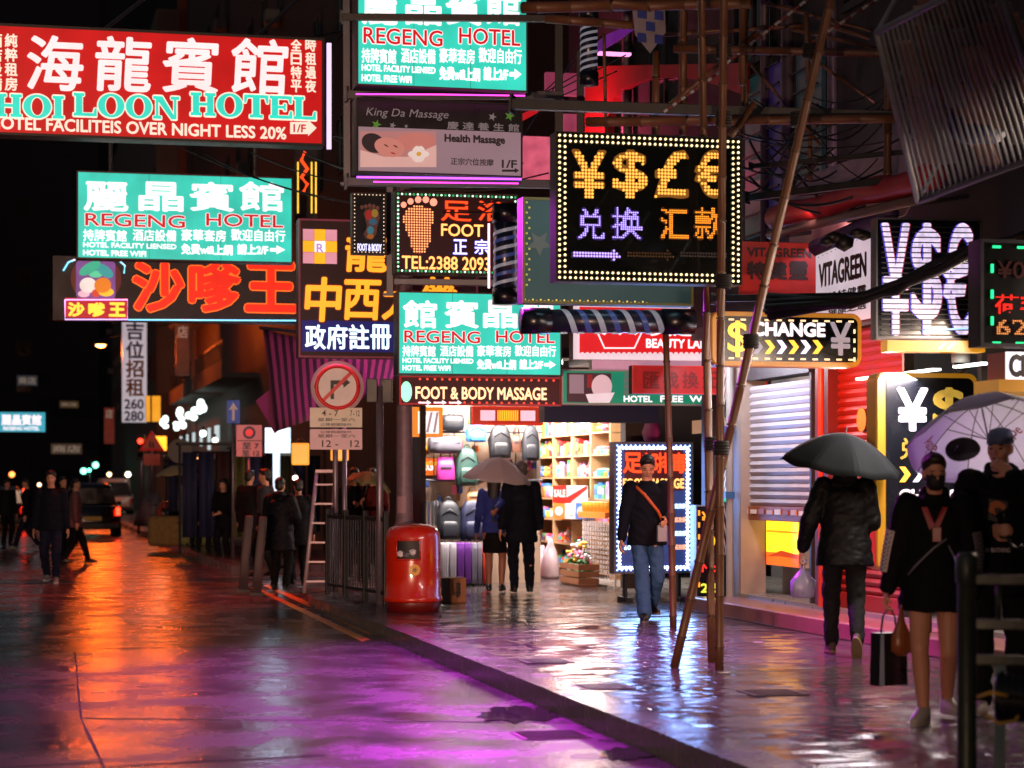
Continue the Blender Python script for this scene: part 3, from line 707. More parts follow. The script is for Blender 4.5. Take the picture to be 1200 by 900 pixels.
S.line('neon_tube', em('neon_lilac', '#e0b0ff', 1.8, 0), [(76, 352), (149, 352), (149, 375), (76, 375), (76, 352)], .8, -.125)
for i, t in enumerate('沙嗲王'): S.text(t, em('neon_yellow', '#ffd040', 1.3, 0), 80+i*24, 356, 98+i*24, 371, .06, -.124)
S.line('neon_tube', nb, [(74, 318), (80, 308), (88, 305)], 1.0, -.1); S.line('neon_tube', nb, [(138, 305), (146, 312), (145, 321)], 1.0, -.1)
# vertical orange neon beside the red hotel board (behind it)
S = sign('neon_sign', 'narrow vertical yellow and orange neon tubes beside the red hotel board', 346, 168, 372, 262, 33)
S.rect('backing', dark, 346, 168, 372, 262, .02, .15)
for xx, c in ((349, 'neon_yellow'), (365, 'neon_yellow'), (370, 'neon_yellow')): S.line('neon_tube', MC[c], [(xx, 190), (xx, 250)], .9, -.02)
S.line('neon_tube', ored, [(357, 178), (353, 188), (360, 198), (353, 208), (360, 216), (355, 226)], 2.2, -.02); S.line('neon_tube', em('neon_blue', '#4a6aff', 2, 0), [(348, 170), (372, 168)], 1.3, -.02)
# exchange sign: currency signs drawn in lamps
XS = sign('exchange_sign', 'large black currency exchange sign studded with warm bulbs, behind a bamboo pole', 651, 158, 869, 332, 16.6)
S = XS
S.body(dark, mat('panel_gloss_black', '#0a0d0c', .15, 0, .5, 3, 0, .5), .18, dark, 1)
S.border(bulb, 4.5, 6.4, 1.55); S.border(bulb, 11, 6.5, 1.55)
for t, a, c in (('¥', 671, 709), ('$', 719, 758), ('£', 768, 806), ('€', 815, 848)):
    S.text(t, em('led_halo_amber', '#8a5a20', .6, .1), a, 177, c, 231, .03, -.004, name='lettering_halo')  # LED halo painted as a dim copy behind the dots
    S.dots(t, amber, a, 177, c, 231, 3.9, 1.6, off=.02, y=-.012)
for t, a, c, m, bk in (('兑', 676, 708, viol, '#2a2060'), ('换', 716, 752, viol, '#2a2060'), ('汇', 773, 806, ambr2, '#4a2408'), ('款', 813, 848, ambr2, '#4a2408')):
    S.text(t, em('led_halo'+bk, bk, .8, 0), a, 244, c, 281, .03, -.004, name='lettering_halo')
    S.dots(t, m, a, 244, c, 281, 2.45, 1.0, off=.012, y=-.012)
def arrow_pts(a, c, y, h=3, hh=8, hl=11): return [(a, y-h), (c-hl, y-h), (c-hl, y-hh), (c, y), (c-hl, y+hh), (c-hl, y+h), (a, y+h)]
for a, c, m in ((672, 727, viol), (735, 790, em('led_off_brown', '#4a3014', .35, 0)), (797, 852, em('led_off_grey', '#3c3230', .35, 0))):
    pts_ = arrow_pts(a, c, 299.5); fx, fy = min(p[0] for p in pts_), max(p[1] for p in pts_)
    V_ = [((p[0]-a)/(c-a), (fy-p[1])/16) for p in pts_]
    S.dots('', m, a, 291.5, c, 307.5, 3.4, 1.4, VF=(V_, [tuple(t) for t in mg.tessellate_polygon([[Vector((p[0], p[1], 0)) for p in V_]])]), y=-.03)
# dull teal board behind it
S = sign('dark_signboard', 'unlit teal signboard with a star, behind the bulb studded exchange sign', 612, 234, 812, 357, 19.6)
S.body(dark, mat('panel_teal_dull', '#1f4a52', .5, 0, .3, 3), .2, mat('frame_olive', '#5a5a2a', .5), 3)
S.poly('star_print', mat('print_slate', '#4a5a5e', .5), [(632+(16 if k % 2 == 0 else 7)*math.cos(k*math.pi/5+.3), 285+(16 if k % 2 == 0 else 7)*math.sin(k*math.pi/5+.3)) for k in range(10)], -.006, -.001)
S.discs([(S.x(615+i*4.6), S.z(353+(i % 2)*1.5)) for i in range(32)], S.m(1.1), em('bulb_gold_dim', '#e8c860', 1.1, 0)); S.discs([(S.x(617+(i % 2)*3), S.z(240+i*6)) for i in range(17)], S.m(1.4), em('bulb_olive', '#b8b050', .7, 0))
light('AREA', (0, -.9, S.z(225)), '#a8d8e8', 6, S.e, 1.2, .1, (0, .7, -1))
# barber poles: one upright, one lying
def barber(lab, c0, c1, r, rot_axis, glowing=False):
    d = Vector(c1)-Vector(c0); e = thing('barber_pole', lab, 'barber pole', c0); e.rotation_euler = d.to_track_quat('Z', 'Y').to_euler(); L_ = d.length
    MB().tube((0, 0, 0), (0, 0, L_*.16), r*1.1, seg=20).build('end_cap', mat('cap_navy', '#0a0d18', .3, .3), e, 'all'); MB().tube((0, 0, L_*.82), (0, 0, L_), r*1.1, seg=20).build('end_cap', MC['cap_navy'], e, 'all')
    MB().tube((0, 0, L_*.16), (0, 0, L_*.82), r*.97, seg=24).build('drum', mat('drum_navy', '#12182c', .3, 0, .3, 3), e, 'all')
    for k in range(7):
        q = MB(); L1 = []; n = 30; a0 = 0
        for side in (0, 1):
            row = []
            for i in range(n+1):
                a = 2*math.pi*i/n; zz = L_*(.165+.085*k)+i/n*L_*.17+side*.05*L_*.7
                zz = min(zz, L_*.815); row.append((r*1.0*math.cos(a), r*1.0*math.sin(a), zz))
            L1.append(row)
        vv = [[q.bm.verts.new(p) for p in rr] for rr in L1]
        for i in range(n): q.bm.faces.new((vv[0][i], vv[0][i+1], vv[1][i+1], vv[1][i]))
        q.build('stripe', em('stripe_silver', '#9aa0b0', .3, .1) if k % 2 == 0 or not glowing else em('stripe_blue', '#3a4a88', .3, 0), e, 'all')  # stripes given a faint glow, also on the unlit pole
    for k in range(6):
        zz = L_*(.24+.1*k); q = MB()
        q.prism([((.35*r if j % 2 == 0 else .15*r)*math.cos(j*math.pi/5+.3), zz+(.35*r if j % 2 == 0 else .15*r)*math.sin(j*math.pi/5+.3)) for j in range(10)], -r*1.06, -r*.9); q.build('star_print', em('star_pale', '#b8bcd0', .4, 0), e)
    return e
e = barber('upright barber pole with diagonal stripes beside the red foot sign', at(592, 357, 23.2), at(592, 240, 23.2), .13, 'Z', True)
light_bar = em('neon_pinkwhite', '#ffd0e8', 1.6, 0)
MB().box(-.19, -.165, -.03, .03, .18, .88).build('light_tube', light_bar, e); MB().box(.165, .19, -.03, .03, .18, .88).build('light_tube', light_bar, e)
e = barber('barber pole lying sideways under the teal signboard, striped dark blue', at(611, 376, 19.2), at(812, 377, 19.6), .108, 'X', True)
MB().tube((0, 0, .35), (0, .0, .3), .02).build('bracket', steel, e)
e = barber('unlit barber pole hung high beside the red arched fascia', at(690, 100, 20.5), at(690, 8, 20.5), .085, 'Z')
# LED ticker "foot & body massage"
S = sign('led_ticker', 'long red LED ticker about foot and body massage under the turquoise board', 468, 441, 658, 475, 25.2)
S.body(dark, em('panel_red_dark', '#3a060a', .6, .3), .15, em('frame_red_lit', '#9a1a20', .8, .3), 2)
S.text('FOOT & BODY MASSAGE', ogl, 487, 454, 640, 468, .08, -.005, name='lettering_edge'); S.text('FOOT & BODY MASSAGE', em('led_peach2', '#ffd0a0', 1.5, .05), 487, 454, 640, 468, .03, -.012)
S.poly('green_foot_logo', em('logo_mint', '#9affc8', 1.4, .1), oval(476, 459, 6.5, 12), -.01)
S.discs([(S.x(492+i*8.7), S.z(445)) for i in range(19)], S.m(1.4), em('led_red', '#ff5038', 1.4, 0)); S.discs([(S.x(492+i*8.7), S.z(472)) for i in range(19)], S.m(1.4), MC['led_red'])
for i in range(3): S.poly('arrow', em('arrow_white', '#fff0f4', 1.3, 0), [(p, q) for p, q in arrow_pts(490+i*18, 505+i*18, 472, 1, 3, 5)], -.02, -.012)
S = sign('led_display', 'red framed LED panel with yellow bars and white arrows at the bag shop ceiling', 553, 476, 636, 498, 29.2)
S.body(dark, em('panel_red2', '#b0301c', .8, .2), .15, em('frame_red2', '#d02a1c', .9, 0), 2)
for a, b in ((563, 580), (610, 627)): S.rect('bar_display', em('bars_lilac', '#f0c0d0', 1.1, .1), a, 481, b, 493, -.012, -.0005)
S.rect('bar_display', em('bars_yellow', '#ffc030', 1.2, .1), 583, 481, 607, 493, -.012, -.0005)
for i in range(9): S.rect('bar_groove', red_em, 584+i*2.6, 481, 584.8+i*2.6, 493, -.014, -.0125)
S = sign('light_box', 'orange light box with white striped panels at the left of the bag shop', 478, 477, 519, 512, 29.4)
S.body(dark, em('panel_orange', '#e8862a', 1.0, .1), .15)
S.rect('white_panel', em('panel_white', '#fff2ee', 1.3, .1), 490, 482, 514, 508, -.012, -.0005)
for k in range(3): S.poly('stripe', em('stripe_pinkgrey', '#c8a0a8', .7, 0), [(491+k*8, 507), (494+k*8, 507), (500+k*7, 483), (497+k*7, 483)], -.016, -.0125)
# beauty sign on the front of the building
S = sign('beauty_sign', 'red beauty parlour sign with white scalloped edge and a crown', 672, 358, 842, 422, 26)
S.body(dark, em('panel_white2', '#f0d8e2', .8, .1), .2)
S.rect('red_panel', em('panel_red3', '#d8161c', .9, .08), 679, 361, 842, 415, -.012, -.0005)
for i in range(27): S.poly('scallop', MC['panel_white2'], oval(682+i*6.1, 416, 2.9, 3.4, 12), -.016, -.0125)
crown = [(698, 386), (708, 408), (743, 408), (754, 384), (744, 392), (737, 383), (726, 392), (716, 383), (708, 392)]
S.line('crown', em('crown_white', '#fff0f4', 1.1, 0), crown+[crown[0]], 1.0, -.018)
S.text('BEAUTY LAND', MC['crown_white'], 757, 398, 838, 408, .05, -.018); S.text('美之園', MC['crown_white'], 762, 378, 838, 394, .03, -.018)
S = sign('fascia_board', 'pale pink blank fascia strip under the red beauty sign', 694, 422, 842, 434, 26.1)
S.body(steel, em('panel_pale_pink', '#e0a0b8', .55, .15), .15)
# green hotel wifi banner
S = sign('hotel_sign', 'green hotel free wifi banner with a photograph of a bed', 658, 434, 872, 475, 25.6)
S.body(steel, em('panel_green', '#178a6a', .7, .1), .18, mat('frame_white', '#b8b4b4', .5), 1.8)
for k, c, a, b, cc, d in (('room_print', '#4a2a34', 664, 438, 716, 472), ('curtain_print', '#a88a98', 667, 440, 684, 462), ('lampshade_print', '#a02828', 688, 440, 694, 455)): S.rect(k, em('wifi_'+k, c, .5, .1), a, b, cc, d, -.006-.001*len(k)/6, -.001)
S.poly('bed_print', em('wifi_bed', '#e8c0c8', .7, .1), oval(705, 453, 12, 14)+[], -.011, -.004); S.poly('sheet_print', em('wifi_sheet', '#f0d8e0', .8, .1), [(686, 462), (720, 460), (714, 472), (690, 472)], -.014, -.005)
S.text('HOTEL', w_em, 731, 464, 764, 471, .05); S.text('FREE', w_em, 774, 464, 800, 471, .05); S.text('WIFI', w_em, 808, 464, 836, 471, .05)
for k, t in enumerate('免費賓館'): S.text(t, MC['letter_dim_grey'], 731, 436+k*7, 738, 442.5+k*7, .03)
S = sign('dim_red_sign', 'dim red textured sign with dark characters behind the bamboo poles', 741, 429, 899, 462, 24.6)
S.body(rust, em('panel_red_dim', '#a01010', .6, .25, .5, 12), .15, em('frame_red_dim', '#c02018', .5, .2), 1.4)
for i, t in enumerate('匯找換元珠寶'): S.text(t, em('letter_maroon', '#6a0808', .5, 0), 754+i*23, 436, 772+i*23, 455, .03, -.006)
# blue fascia over the shop
S = sign('blue_fascia', 'plain dark blue fascia beam over the goods shop', 638, 475, 772, 495, 27.3)
S.body(mat('navy_paint', '#141c4a', .5), mat('navy_paint', '#141c4a', .5), .3)
# change sign
S = sign('exchange_sign', 'rounded black exchange sign with orange rim and row of chevrons', 833, 366, 1009, 430, 19.0)
S.roundrect('housing', mat('orange_rim', '#b8701c', .4), 833, 366, 1009, 430, 11, .0, .2); S.roundrect('rim', em('rim_orange', '#c8842c', .55, .1), 834, 367, 1008, 429, 10.5, -.03, -.001)
S.roundrect('face_panel', mat('panel_navy_black', '#070a14', .25), 839, 372, 1003, 424, 7, -.042, -.031)
bl = em('bulb_orange', '#ffcf9a', 1.7, 0); q = MB()
for i in range(11): q.box(S.x(852+i*14), S.x(858+i*14), -.05, -.044, S.z(377), S.z(375)); q.box(S.x(852+i*14), S.x(858+i*14), -.05, -.044, S.z(422), S.z(420))
for i in range(4):
    for xx in (842, 998): q.box(S.x(xx), S.x(xx+2), -.05, -.044, S.z(390+i*11), S.z(385+i*11))
q.build('lamp_border', bl, S.e)
S.text('$', em('led_gold', '#ffc040', 1.6, .08, .5, 40), 851, 377, 873, 418, .02, -.05); S.text('CHANGE', w_em, 880, 379, 964, 394, .07, -.05)
S.text('¥', em('led_grey', '#a8a0b0', .7, .15, .5, 40), 971, 379, 994, 416, .03, -.05)
def chev(S, x, y, wd, h, m, yy=-.05): S.poly('chevron', m, [(x, y-h), (x+wd*.5, y-h), (x+wd, y), (x+wd*.5, y+h), (x, y+h), (x+wd*.5, y)], yy, yy+.006)
for i, m in enumerate(('led_grey', 'led_gold', 'chev_white', 'led_gold', 'chev_white', 'led_gold')): chev(S, 880+i*14, 407, 12, 8, MC.get(m) or em('chev_white', '#e8e0ff', 1.3, 0))
# red herbal shop signs
S = sign('herbal_sign', 'unlit red herbal shop sign with black characters', 866, 284, 956, 347, 20.6)
S.body(rust, mat('panel_red_matt', '#a01a14', .5, 0, .2, 4), .2)
S.text('VITAGREEN', ink, 876, 291, 950, 301, .06); 
for i, t in enumerate('特健靈'): S.text(t, ink, 876+i*24.5, 307, 897+i*24.5, 327, .045)
light('AREA', (0, -.8, S.z(262)), '#ffb0a0', 4.5, S.e, .8, .1, (0, .8, -1))
p = Plane(FA+V*-.25, -U)
S = Board('herbal_sign', 'white perforated herbal shop sign on the building front behind the cables', 'sign', 956, 282, 1030, 378, plane=p)
S.body(steel, em('panel_white3', '#d8c8d4', .75, .15), .12)
S.text('VITAGREEN', ink, 961, 303, 1016, 330, .05, -.008); S.text('維特健靈', ink, 972, 338, 1016, 350, .03, -.008); S.text('健康之選', ink, 972, 356, 1016, 366, .03, -.008)
S.discs([(S.x(960+i*5), S.z(292-i*.8)) for i in range(13)], S.m(.8), ink, -.006)
# currency board over the exchange shop
S = sign('exchange_sign', 'tall white lit currency symbols on a dark glass board behind a cable bundle', 1026, 256, 1150, 398, 17.8, d=(V-U*.12))
S.body(steel, mat('panel_glass_dark', '#0a0c14', .12), .15, steel, 2)
led_w = em('led_white', '#e8d8f8', .95, .3, .5, 26); em('led_violet_edge', '#5a50d0', 1.0, .3)
for t, a, c in (('¥', 1034, 1064), ('$', 1069, 1102), ('€', 1106, 1138)):
    S.text(t, em('led_red_shadow', '#b03050', 1.0, .2), a+1.4, 263, c+1.4, 392, .012, -.006, name='lettering_edge'); S.text(t, MC['led_violet_edge'], a-1.4, 263, c-1.4, 392, .012, -.012, name='lettering_edge'); S.text(t, led_w, a, 263, c, 392, .012, -.018)
    for k in range(22): S.rect('lettering_groove', ink, a-2, 266+k*6, c+2, 267.4+k*6, -.029, -.0255)
S.rect('ledge_panel', em('panel_yellow_lit', '#d8901c', .7, .15), 1036, 400, 1150, 413, -.1, .1)
for k in range(2): S.poly('stripe', w_em, [(1095+k*10, 410), (1098+k*10, 410), (1104+k*10, 403), (1101+k*10, 403)], -.106, -.1)
S.line('neon_tube', em('neon_bluewhite', '#a0c8ff', 1.6, 0), [(1080, 388), (1148, 384)], 1.2, -.03)
# red LED text board at the right edge
S = sign('led_board', 'black LED text board with red characters at the right edge over the shop', 1148, 282, 1290, 407, 14.6)
S.body(steel, mat('panel_led_black', '#08090b', .3), .18, steel, 4)
S.dots('荷李活', em('led_scarlet', '#ff2a20', 1.8, 0), 1165, 346, 1252, 368, 1.35, .62, off=.012)
S.dots('6227', em('led_amber_small', '#ff9a50', 1.3, 0), 1166, 375, 1243, 394, 2.5, .95)
S.text('¥0', em('led_faint', '#3a1414', .4, 0), 1168, 306, 1200, 326, .02)
gl = em('led_green', '#2aff9a', 1.6, 0)
for a, b in ((1163, 291), (1192, 291), (1163, 403), (1190, 403)): S.rect('lamp_dash', gl, a, b-1.5, a+9, b+1, -.012, -.001)
for b in (316, 346, 377): S.rect('lamp_dash', gl, 1161, b-5, 1163.5, b+5, -.012, -.001)
S = sign('exchange_light_box', 'small white lit change box on a yellow ledge at the right edge', 1179, 413, 1290, 445, 15.2)
S.body(mat('yellow_ledge', '#b8862c', .4), em('panel_white4', '#f4f0ff', 1.2, .05), .3); S.text('CHANGE', ink, 1183, 417, 1262, 441, .07)
S.rect('ledge', em('ledge_amber', '#c88a34', .5, .1), 1163, 446, 1290, 460, -.1, .3)
# standing exchange sign
S = sign('exchange_sign', 'upright black exchange sign with thick yellow rim behind the girl', 1026, 437, 1143, 668, 18.5)
S.roundrect('housing', mat('yellow_rim', '#c8921e', .4), 1026, 437, 1143, 668, 10, .0, .2); S.roundrect('rim', em('rim_yellow', '#d89a24', .3, .1), 1026.5, 437.5, 1142.5, 667.5, 10, -.04, -.001)
S.roundrect('face_panel', MC['panel_navy_black'], 1036, 443, 1138, 660, 8, -.052, -.041)
S.text('¥', em('led_white2', '#e8e4f4', 1.1, .1), 1049, 456, 1083, 504, .035, -.06); S.text('$', em('led_dull_gold', '#b8963a', .8, .2, .5, 30), 1091, 456, 1126, 504, .035, -.06)
for t, a in (('兑', 1052), ('换', 1078), ('币', 1104)): S.text(t, MC['led_dull_gold'], a, 514, a+22, 538, .03, -.06)
for i in range(5): chev(S, 1051+i*15.5, 556, 13, 9, MC['led_gold'] if i % 2 == 0 else MC['chev_white'], -.06)
S.text('CHANGE', w_em, 1051, 574, 1130, 588, .07, -.06)
MB().box(S.x(1040), S.x(1130), .0, .25, 0-S.zb, .05-S.zb).build('base', dark, S.e); MB().box(S.x(1075), S.x(1095), .05, .12, .05-S.zb, .0).build('post', dark, S.e)
# ------------------------------------------------------------------ shop fronts
# white roller shutter, half open
Sp = Plane(FA+V*.12, -U)
def shutter(name, lab, px0, px1, ztop, zbot, m, mb, pitch=.085):
    S = Board(name, lab, 'roller shutter', px0, 500, px1, 600, plane=Sp, base=0)
    q = MB(); n = int((ztop-zbot)/pitch); x0, x1 = S.x(px0), S.x(px1); prof = []
    for i in range(n):
        z = zbot+i*pitch
        prof += [(z, 0.012), (z+pitch*.12, 0.0), (z+pitch*.5, -.02), (z+pitch*.88, 0.0), (z+pitch*.97, .014)]
    va = [q.bm.verts.new((x0, y, z)) for z, y in prof]; vb = [q.bm.verts.new((x1, y, z)) for z, y in prof]
    for i in range(len(prof)-1): q.bm.faces.new((va[i], vb[i], vb[i+1], va[i+1]))
    o = q.build('slat_curtain', m, S.e)
    o.modifiers.new('s', 'SOLIDIFY').thickness = .006
    MB().box(x0, x1, -.03, .03, zbot-.16, zbot, .008).build('bottom_bar', mb, S.e)
    MB().box(x0-.05, x0, -.06, .04, 0.0, ztop).build('guide_rail', steel, S.e); MB().box(x1, x1+.05, -.06, .04, 0.0, ztop).build('guide_rail', steel, S.e)
    MB().box(x0-.05, x1+.05, -.09, .2, ztop, ztop+.3).build('roller_box', steel, S.e)
    return S
shw = mat('shutter_pale', '#a7a2ac', .42, .15, .3, 2.5, .1)
S = shutter('roller_shutter', 'pale grey roller shutter half raised over a lit yellow poster', 869, 955, 2.62, 1.2, shw, mat('shutter_rust_bar', '#8a4a28', .5, .2, .5, 9))
for i in range(8): S.rect('sticker', mat('sticker%d' % (i % 3), ('#c8a08a', '#d8d0c8', '#9a5a3a')[i % 3], .5), 874+i*9.5, 597+(i % 2), 880+i*9.5, 603, -.045, -.031)
light('AREA', (S.x(912), -.75, 2.9), '#f2eef8', 60, S.e, 1.9, .15, (0, .75, -.8))  # pale downlight assumed over the shutter, with no lamp of its own
shr = mat('shutter_red', '#7a1a10', .45, .1, .35, 2.5, .1)
S = shutter('roller_shutter', 'red brown roller shutter, closed, behind the man with black umbrella', 972, 1064, 3.0, .36, shr, MC['shutter_red'])
S.poly('oval_sticker', mat('sticker_gold', '#b8863a', .4), oval(1013, 492, 5.5, 14), -.034, -.028)
S.poly('caution_sign', mat('sticker_dark', '#2a1414', .4), [(1011, 579), (1021, 579), (1021, 588), (1011, 588)], -.034, -.028)
light('AREA', (S.x(1022), -1.0, 2.6), '#ff8458', 110, S.e, 1.8, .15, (0, .75, -.8))  # orange light assumed over the red shutter, no lamp built for it
pp = Plane(FA+V*-.02, -U)
S = Board('pipe', 'red painted pipe running up the wall between the two shutters', 'pipe', 965, 430, 968, 700, plane=pp, base=.2)
MB().tube((0, -.04, 0), (0, -.04, 3.0), .03).build('pipe', mat('pipe_red', '#a8321e', .35), S.e)
S = Board('pipe', 'grey drainpipe with white cable loops beside the pale shutter', 'pipe', 858, 430, 864, 700, plane=pp, base=.03)
MB().tube((0, -.06, 0), (0, -.06, 3.2), .045).build('pipe', mat('pipe_grey', '#8a8a8a', .4), S.e)
for k in range(3): MB().path([(-.09-.02*k, -.09+.04*math.sin(i*.8+k), .6+i*.13) for i in range(20)], .009, 5).build('cable', mat('cable_white', '#b8a8a0', .5), S.e, 'all')
for z in (1.25, 2.0): MB().box(-.12, .06, -.13, -.02, z, z+.08).build('clip', mat('clip_blue', '#2a5a8a', .4), S.e)
# inside the half open shop
pi = Plane(FA+V*.3, -U)
S = Board('poster_light_box', 'glowing yellow and orange poster box inside the half open shop', 'light box', 897, 607, 936, 662, plane=pi, base=.24)
zz = lambda py: S.z(py)
S.rect('housing', white, 897, 606, 936, 664, .012, .15)
S.rect('yellow_panel', em('poster_yellow', '#ffb81c', 2.6, .12), 898, 607, 935, 648, 0, .011); S.rect('orange_panel', em('poster_orange', '#f0601a', 1.7, .2), 898, 648, 935, 663, 0, .011)
S.rect('bar_panel', em('poster_bar', '#e88a10', 1.6, .1), 899, 622, 934, 624.5, -.006, -.001); S.poly('swoosh_print', em('poster_dark', '#c83c10', 1.1, 0), [(899, 652), (916, 645), (934, 650), (934, 655), (914, 652)], -.008, -.001)
MB().box(px_x(868), px_x(955), .5, .56, .2, 3.15).build('inner_wall', mat('shop_white', '#8a8688', .6), B1)
light('AREA', (px_x(905), .33, 2.9), '#fff0e0', 22, B1, 1.6, .2, (0, .25, -1))
S = Board('wall_cable', 'loose white cable hanging on the wall under the half open shutter', 'cable', 884, 640, 892, 664, plane=Plane(FA+V*.44, -U), base=.35)
MB().path([(0, 0, .55), (-.02, -.02, .3), (.06, -.03, .12), (.14, -.03, .2), (.08, -.02, .32), (-.02, -.03, .15)], .008, 5).build('cable', ink, S.e, 'all')
MB().box(-.04, .04, -.05, .02, .5, .66).build('socket', ink, S.e)
# green lit stair entrance between the goods shop and the pale shutter
S = Board('stair_entrance_panel', 'green lit panel in the narrow entrance behind the bamboo poles', 'light panel', 834, 520, 856, 590, plane=Plane(FA+V*.15, -U), base=.05)
S.rect('frame', steel, 832, 500, 858, 592, .02, .1); S.rect('green_panel', em('panel_emerald', '#1cc88a', 1.1, .15), 834, 512, 852, 588, 0, .019); S.rect('white_panel', em('panel_white5', '#e0f0ff', 1.3, .1), 845, 520, 852, 575, -.012, -.001)
S.rect('ochre_panel', em('panel_ochre', '#a8702c', .5, .2), 812, 490, 858, 506, -.012, .019)
# LED framed massage board standing in front of the goods shop
LB = sign('massage_light_board', 'upright massage light board edged with blue white LEDs behind the man in jeans', 719, 518, 812, 672, 26.2)
S = LB
S.body(mat('frame_silver', '#6a6a78', .35, .6), em('panel_night_blue', '#3a4a88', .5, .2), .2, MC['frame_silver'], 2.5)
S.rect('red_panel', em('panel_maroon2', '#4a0a10', .8, .2), 732, 524, 800, 575, -.006, -.0005)
S.border(em('led_ice', '#c8e0ff', 7, 0), 7, 4.2, 2.0); S.border(em('led_ice2', '#9ab8ff', 4, 0), 4.2, 5.5, 1.2, -.01)
for t, a, b, c, d in (('足', 730, 531, 752, 554), ('部', 752, 531, 770, 554), ('排', 770, 531, 786, 554), ('毒', 786, 531, 804, 554)): S.text(t, glow, a, b, c, d, .06, -.012, name='lettering_edge'); S.text(t, MC['neon_orange_red'], a, b, c, d, .03, -.02)
S.text('FOOT MASSAGE', MC['neon_gold'], 730, 561, 801, 572, .05, -.014)
em('neon_peach', '#ffb890', 1.2, 0)
for i, y in enumerate((590, 606, 622, 638)): S.text('足底按摩', MC['neon_ice'] if i % 2 == 0 else em('neon_peach', '#ffb890', 1.2, 0), 786, y, 803, y+6, .03, -.014); S.text('60 分鐘 $198', MC['neon_peach'] if i % 2 == 0 else MC['neon_ice'], 731, y, 776, y+7, .03, -.014)
for xx in (735, 798): MB().box(S.x(xx-4), S.x(xx+4), -.1, .3, -S.zb, -S.zb+.06).build('foot', dark, S.e); MB().box(S.x(xx-1.5), S.x(xx+1.5), .05, .15, -S.zb+.06, 0).build('leg', dark, S.e)
light('AREA', (0, -.3, .85), '#7aa8ff', 55, S.e, .9, 1.5, (0, -1, -.15))
# small number board
S = sign('led_board', 'narrow black LED number board with orange dashes behind the bamboo poles', 815, 592, 848, 700, 25.2, base=.02)
S.body(mat('case_grey', '#8a8a94', .4, .3), mat('panel_led_black', '#08090b', .3), .2, MC['case_grey'], 1.5)
S.text('¥', MC['led_orange'], 822, 600, 832, 612, .03, -.02); S.text('No', em('led_scarlet', '#ff2a20', 1.8, 0), 822, 660, 840, 670, .04, -.02); S.text('2 5', em('led_lime', '#d0d840', 1.4, 0), 821, 684, 842, 694, .05, -.02)
S.poly('flame_print', em('flame_yellow', '#ffc020', 1.4, .1), oval(831, 634, 7, 9, 16), -.008, -.001); S.poly('flame_print', MC['panel_led_black'], oval(831, 630, 4, 7, 16), -.012, -.009)
for k in range(7):
    for xx in (818, 842): S.rect('lamp_dash', MC['led_orange'], xx, 598+k*14, xx+2, 604+k*14, -.012, -.001)
# ------------------------------------------------------------------ bag shop (faces the viewer at the corner)
BP = Plane(at(560, 0, 30.9), V)
bx = lambda px: BP.w(px)
bs = thing('bag_shop', 'brightly lit corner shop hung with bags, open to the street', 'shop', (BP.A.x, BP.A.y, 0), ROT)
wallp = mat('shop_back_wall', '#8a7260', .7, 0, .45, 3, .3)
MB().box(bx(472), bx(640), .35, .45, 0, 3.2).build('back_wall', wallp, bs)
MB().box(bx(472), bx(478), -1.4, .345, 0, 3.2).build('side_pier', wall_b, bs)
MB().box(bx(472), bx(650), -1.4, .45, 3.205, 3.35).build('ceiling', wall_g, bs)
ylw = em('shelf_strip_yellow', '#f0a030', 1.0, .1)
for z, a, b in ((1.95, 482, 505), (1.72, 482, 516)): MB().box(bx(a), bx(b), .2, .34, z, z+.05).build('shelf', ylw, bs)
MB().box(bx(482), bx(512), .3, .34, 1.72+.25, 1.95-.02).build('yellow_panel', em('panel_amber_dim', '#a8641c', .5, .2), bs)
for i in range(3): MB().box(bx(500+i*45), bx(530+i*45), -.9, -.8, 3.1, 3.17).build('lamp_tube', em('tube_warm', '#fff0dc', 5, 0), bs)
light('AREA', (bx(560), -.85, 3.05), '#fff2ea', 520, bs, 2.0, .8, (0, .45, -1))
MB().box(bx(500), bx(632), -1.38, -1.3, 3.12, 3.18).build('lamp_tube', MC['tube_warm'], bs)  # front tube added to spill light onto the couple's umbrella
RL = MB()
for z in (1.5, 2.2): RL.tube((bx(482), .1, z), (bx(638), .1, z), .015)
RL.build('hanging_rail', steel, bs)
for i in range(7): MB().tube((bx(486+i*24), .1, 1.5), (bx(486+i*24), .1, 3.2), .008).build('rail_hanger', steel, bs)
class Hang:
    pass
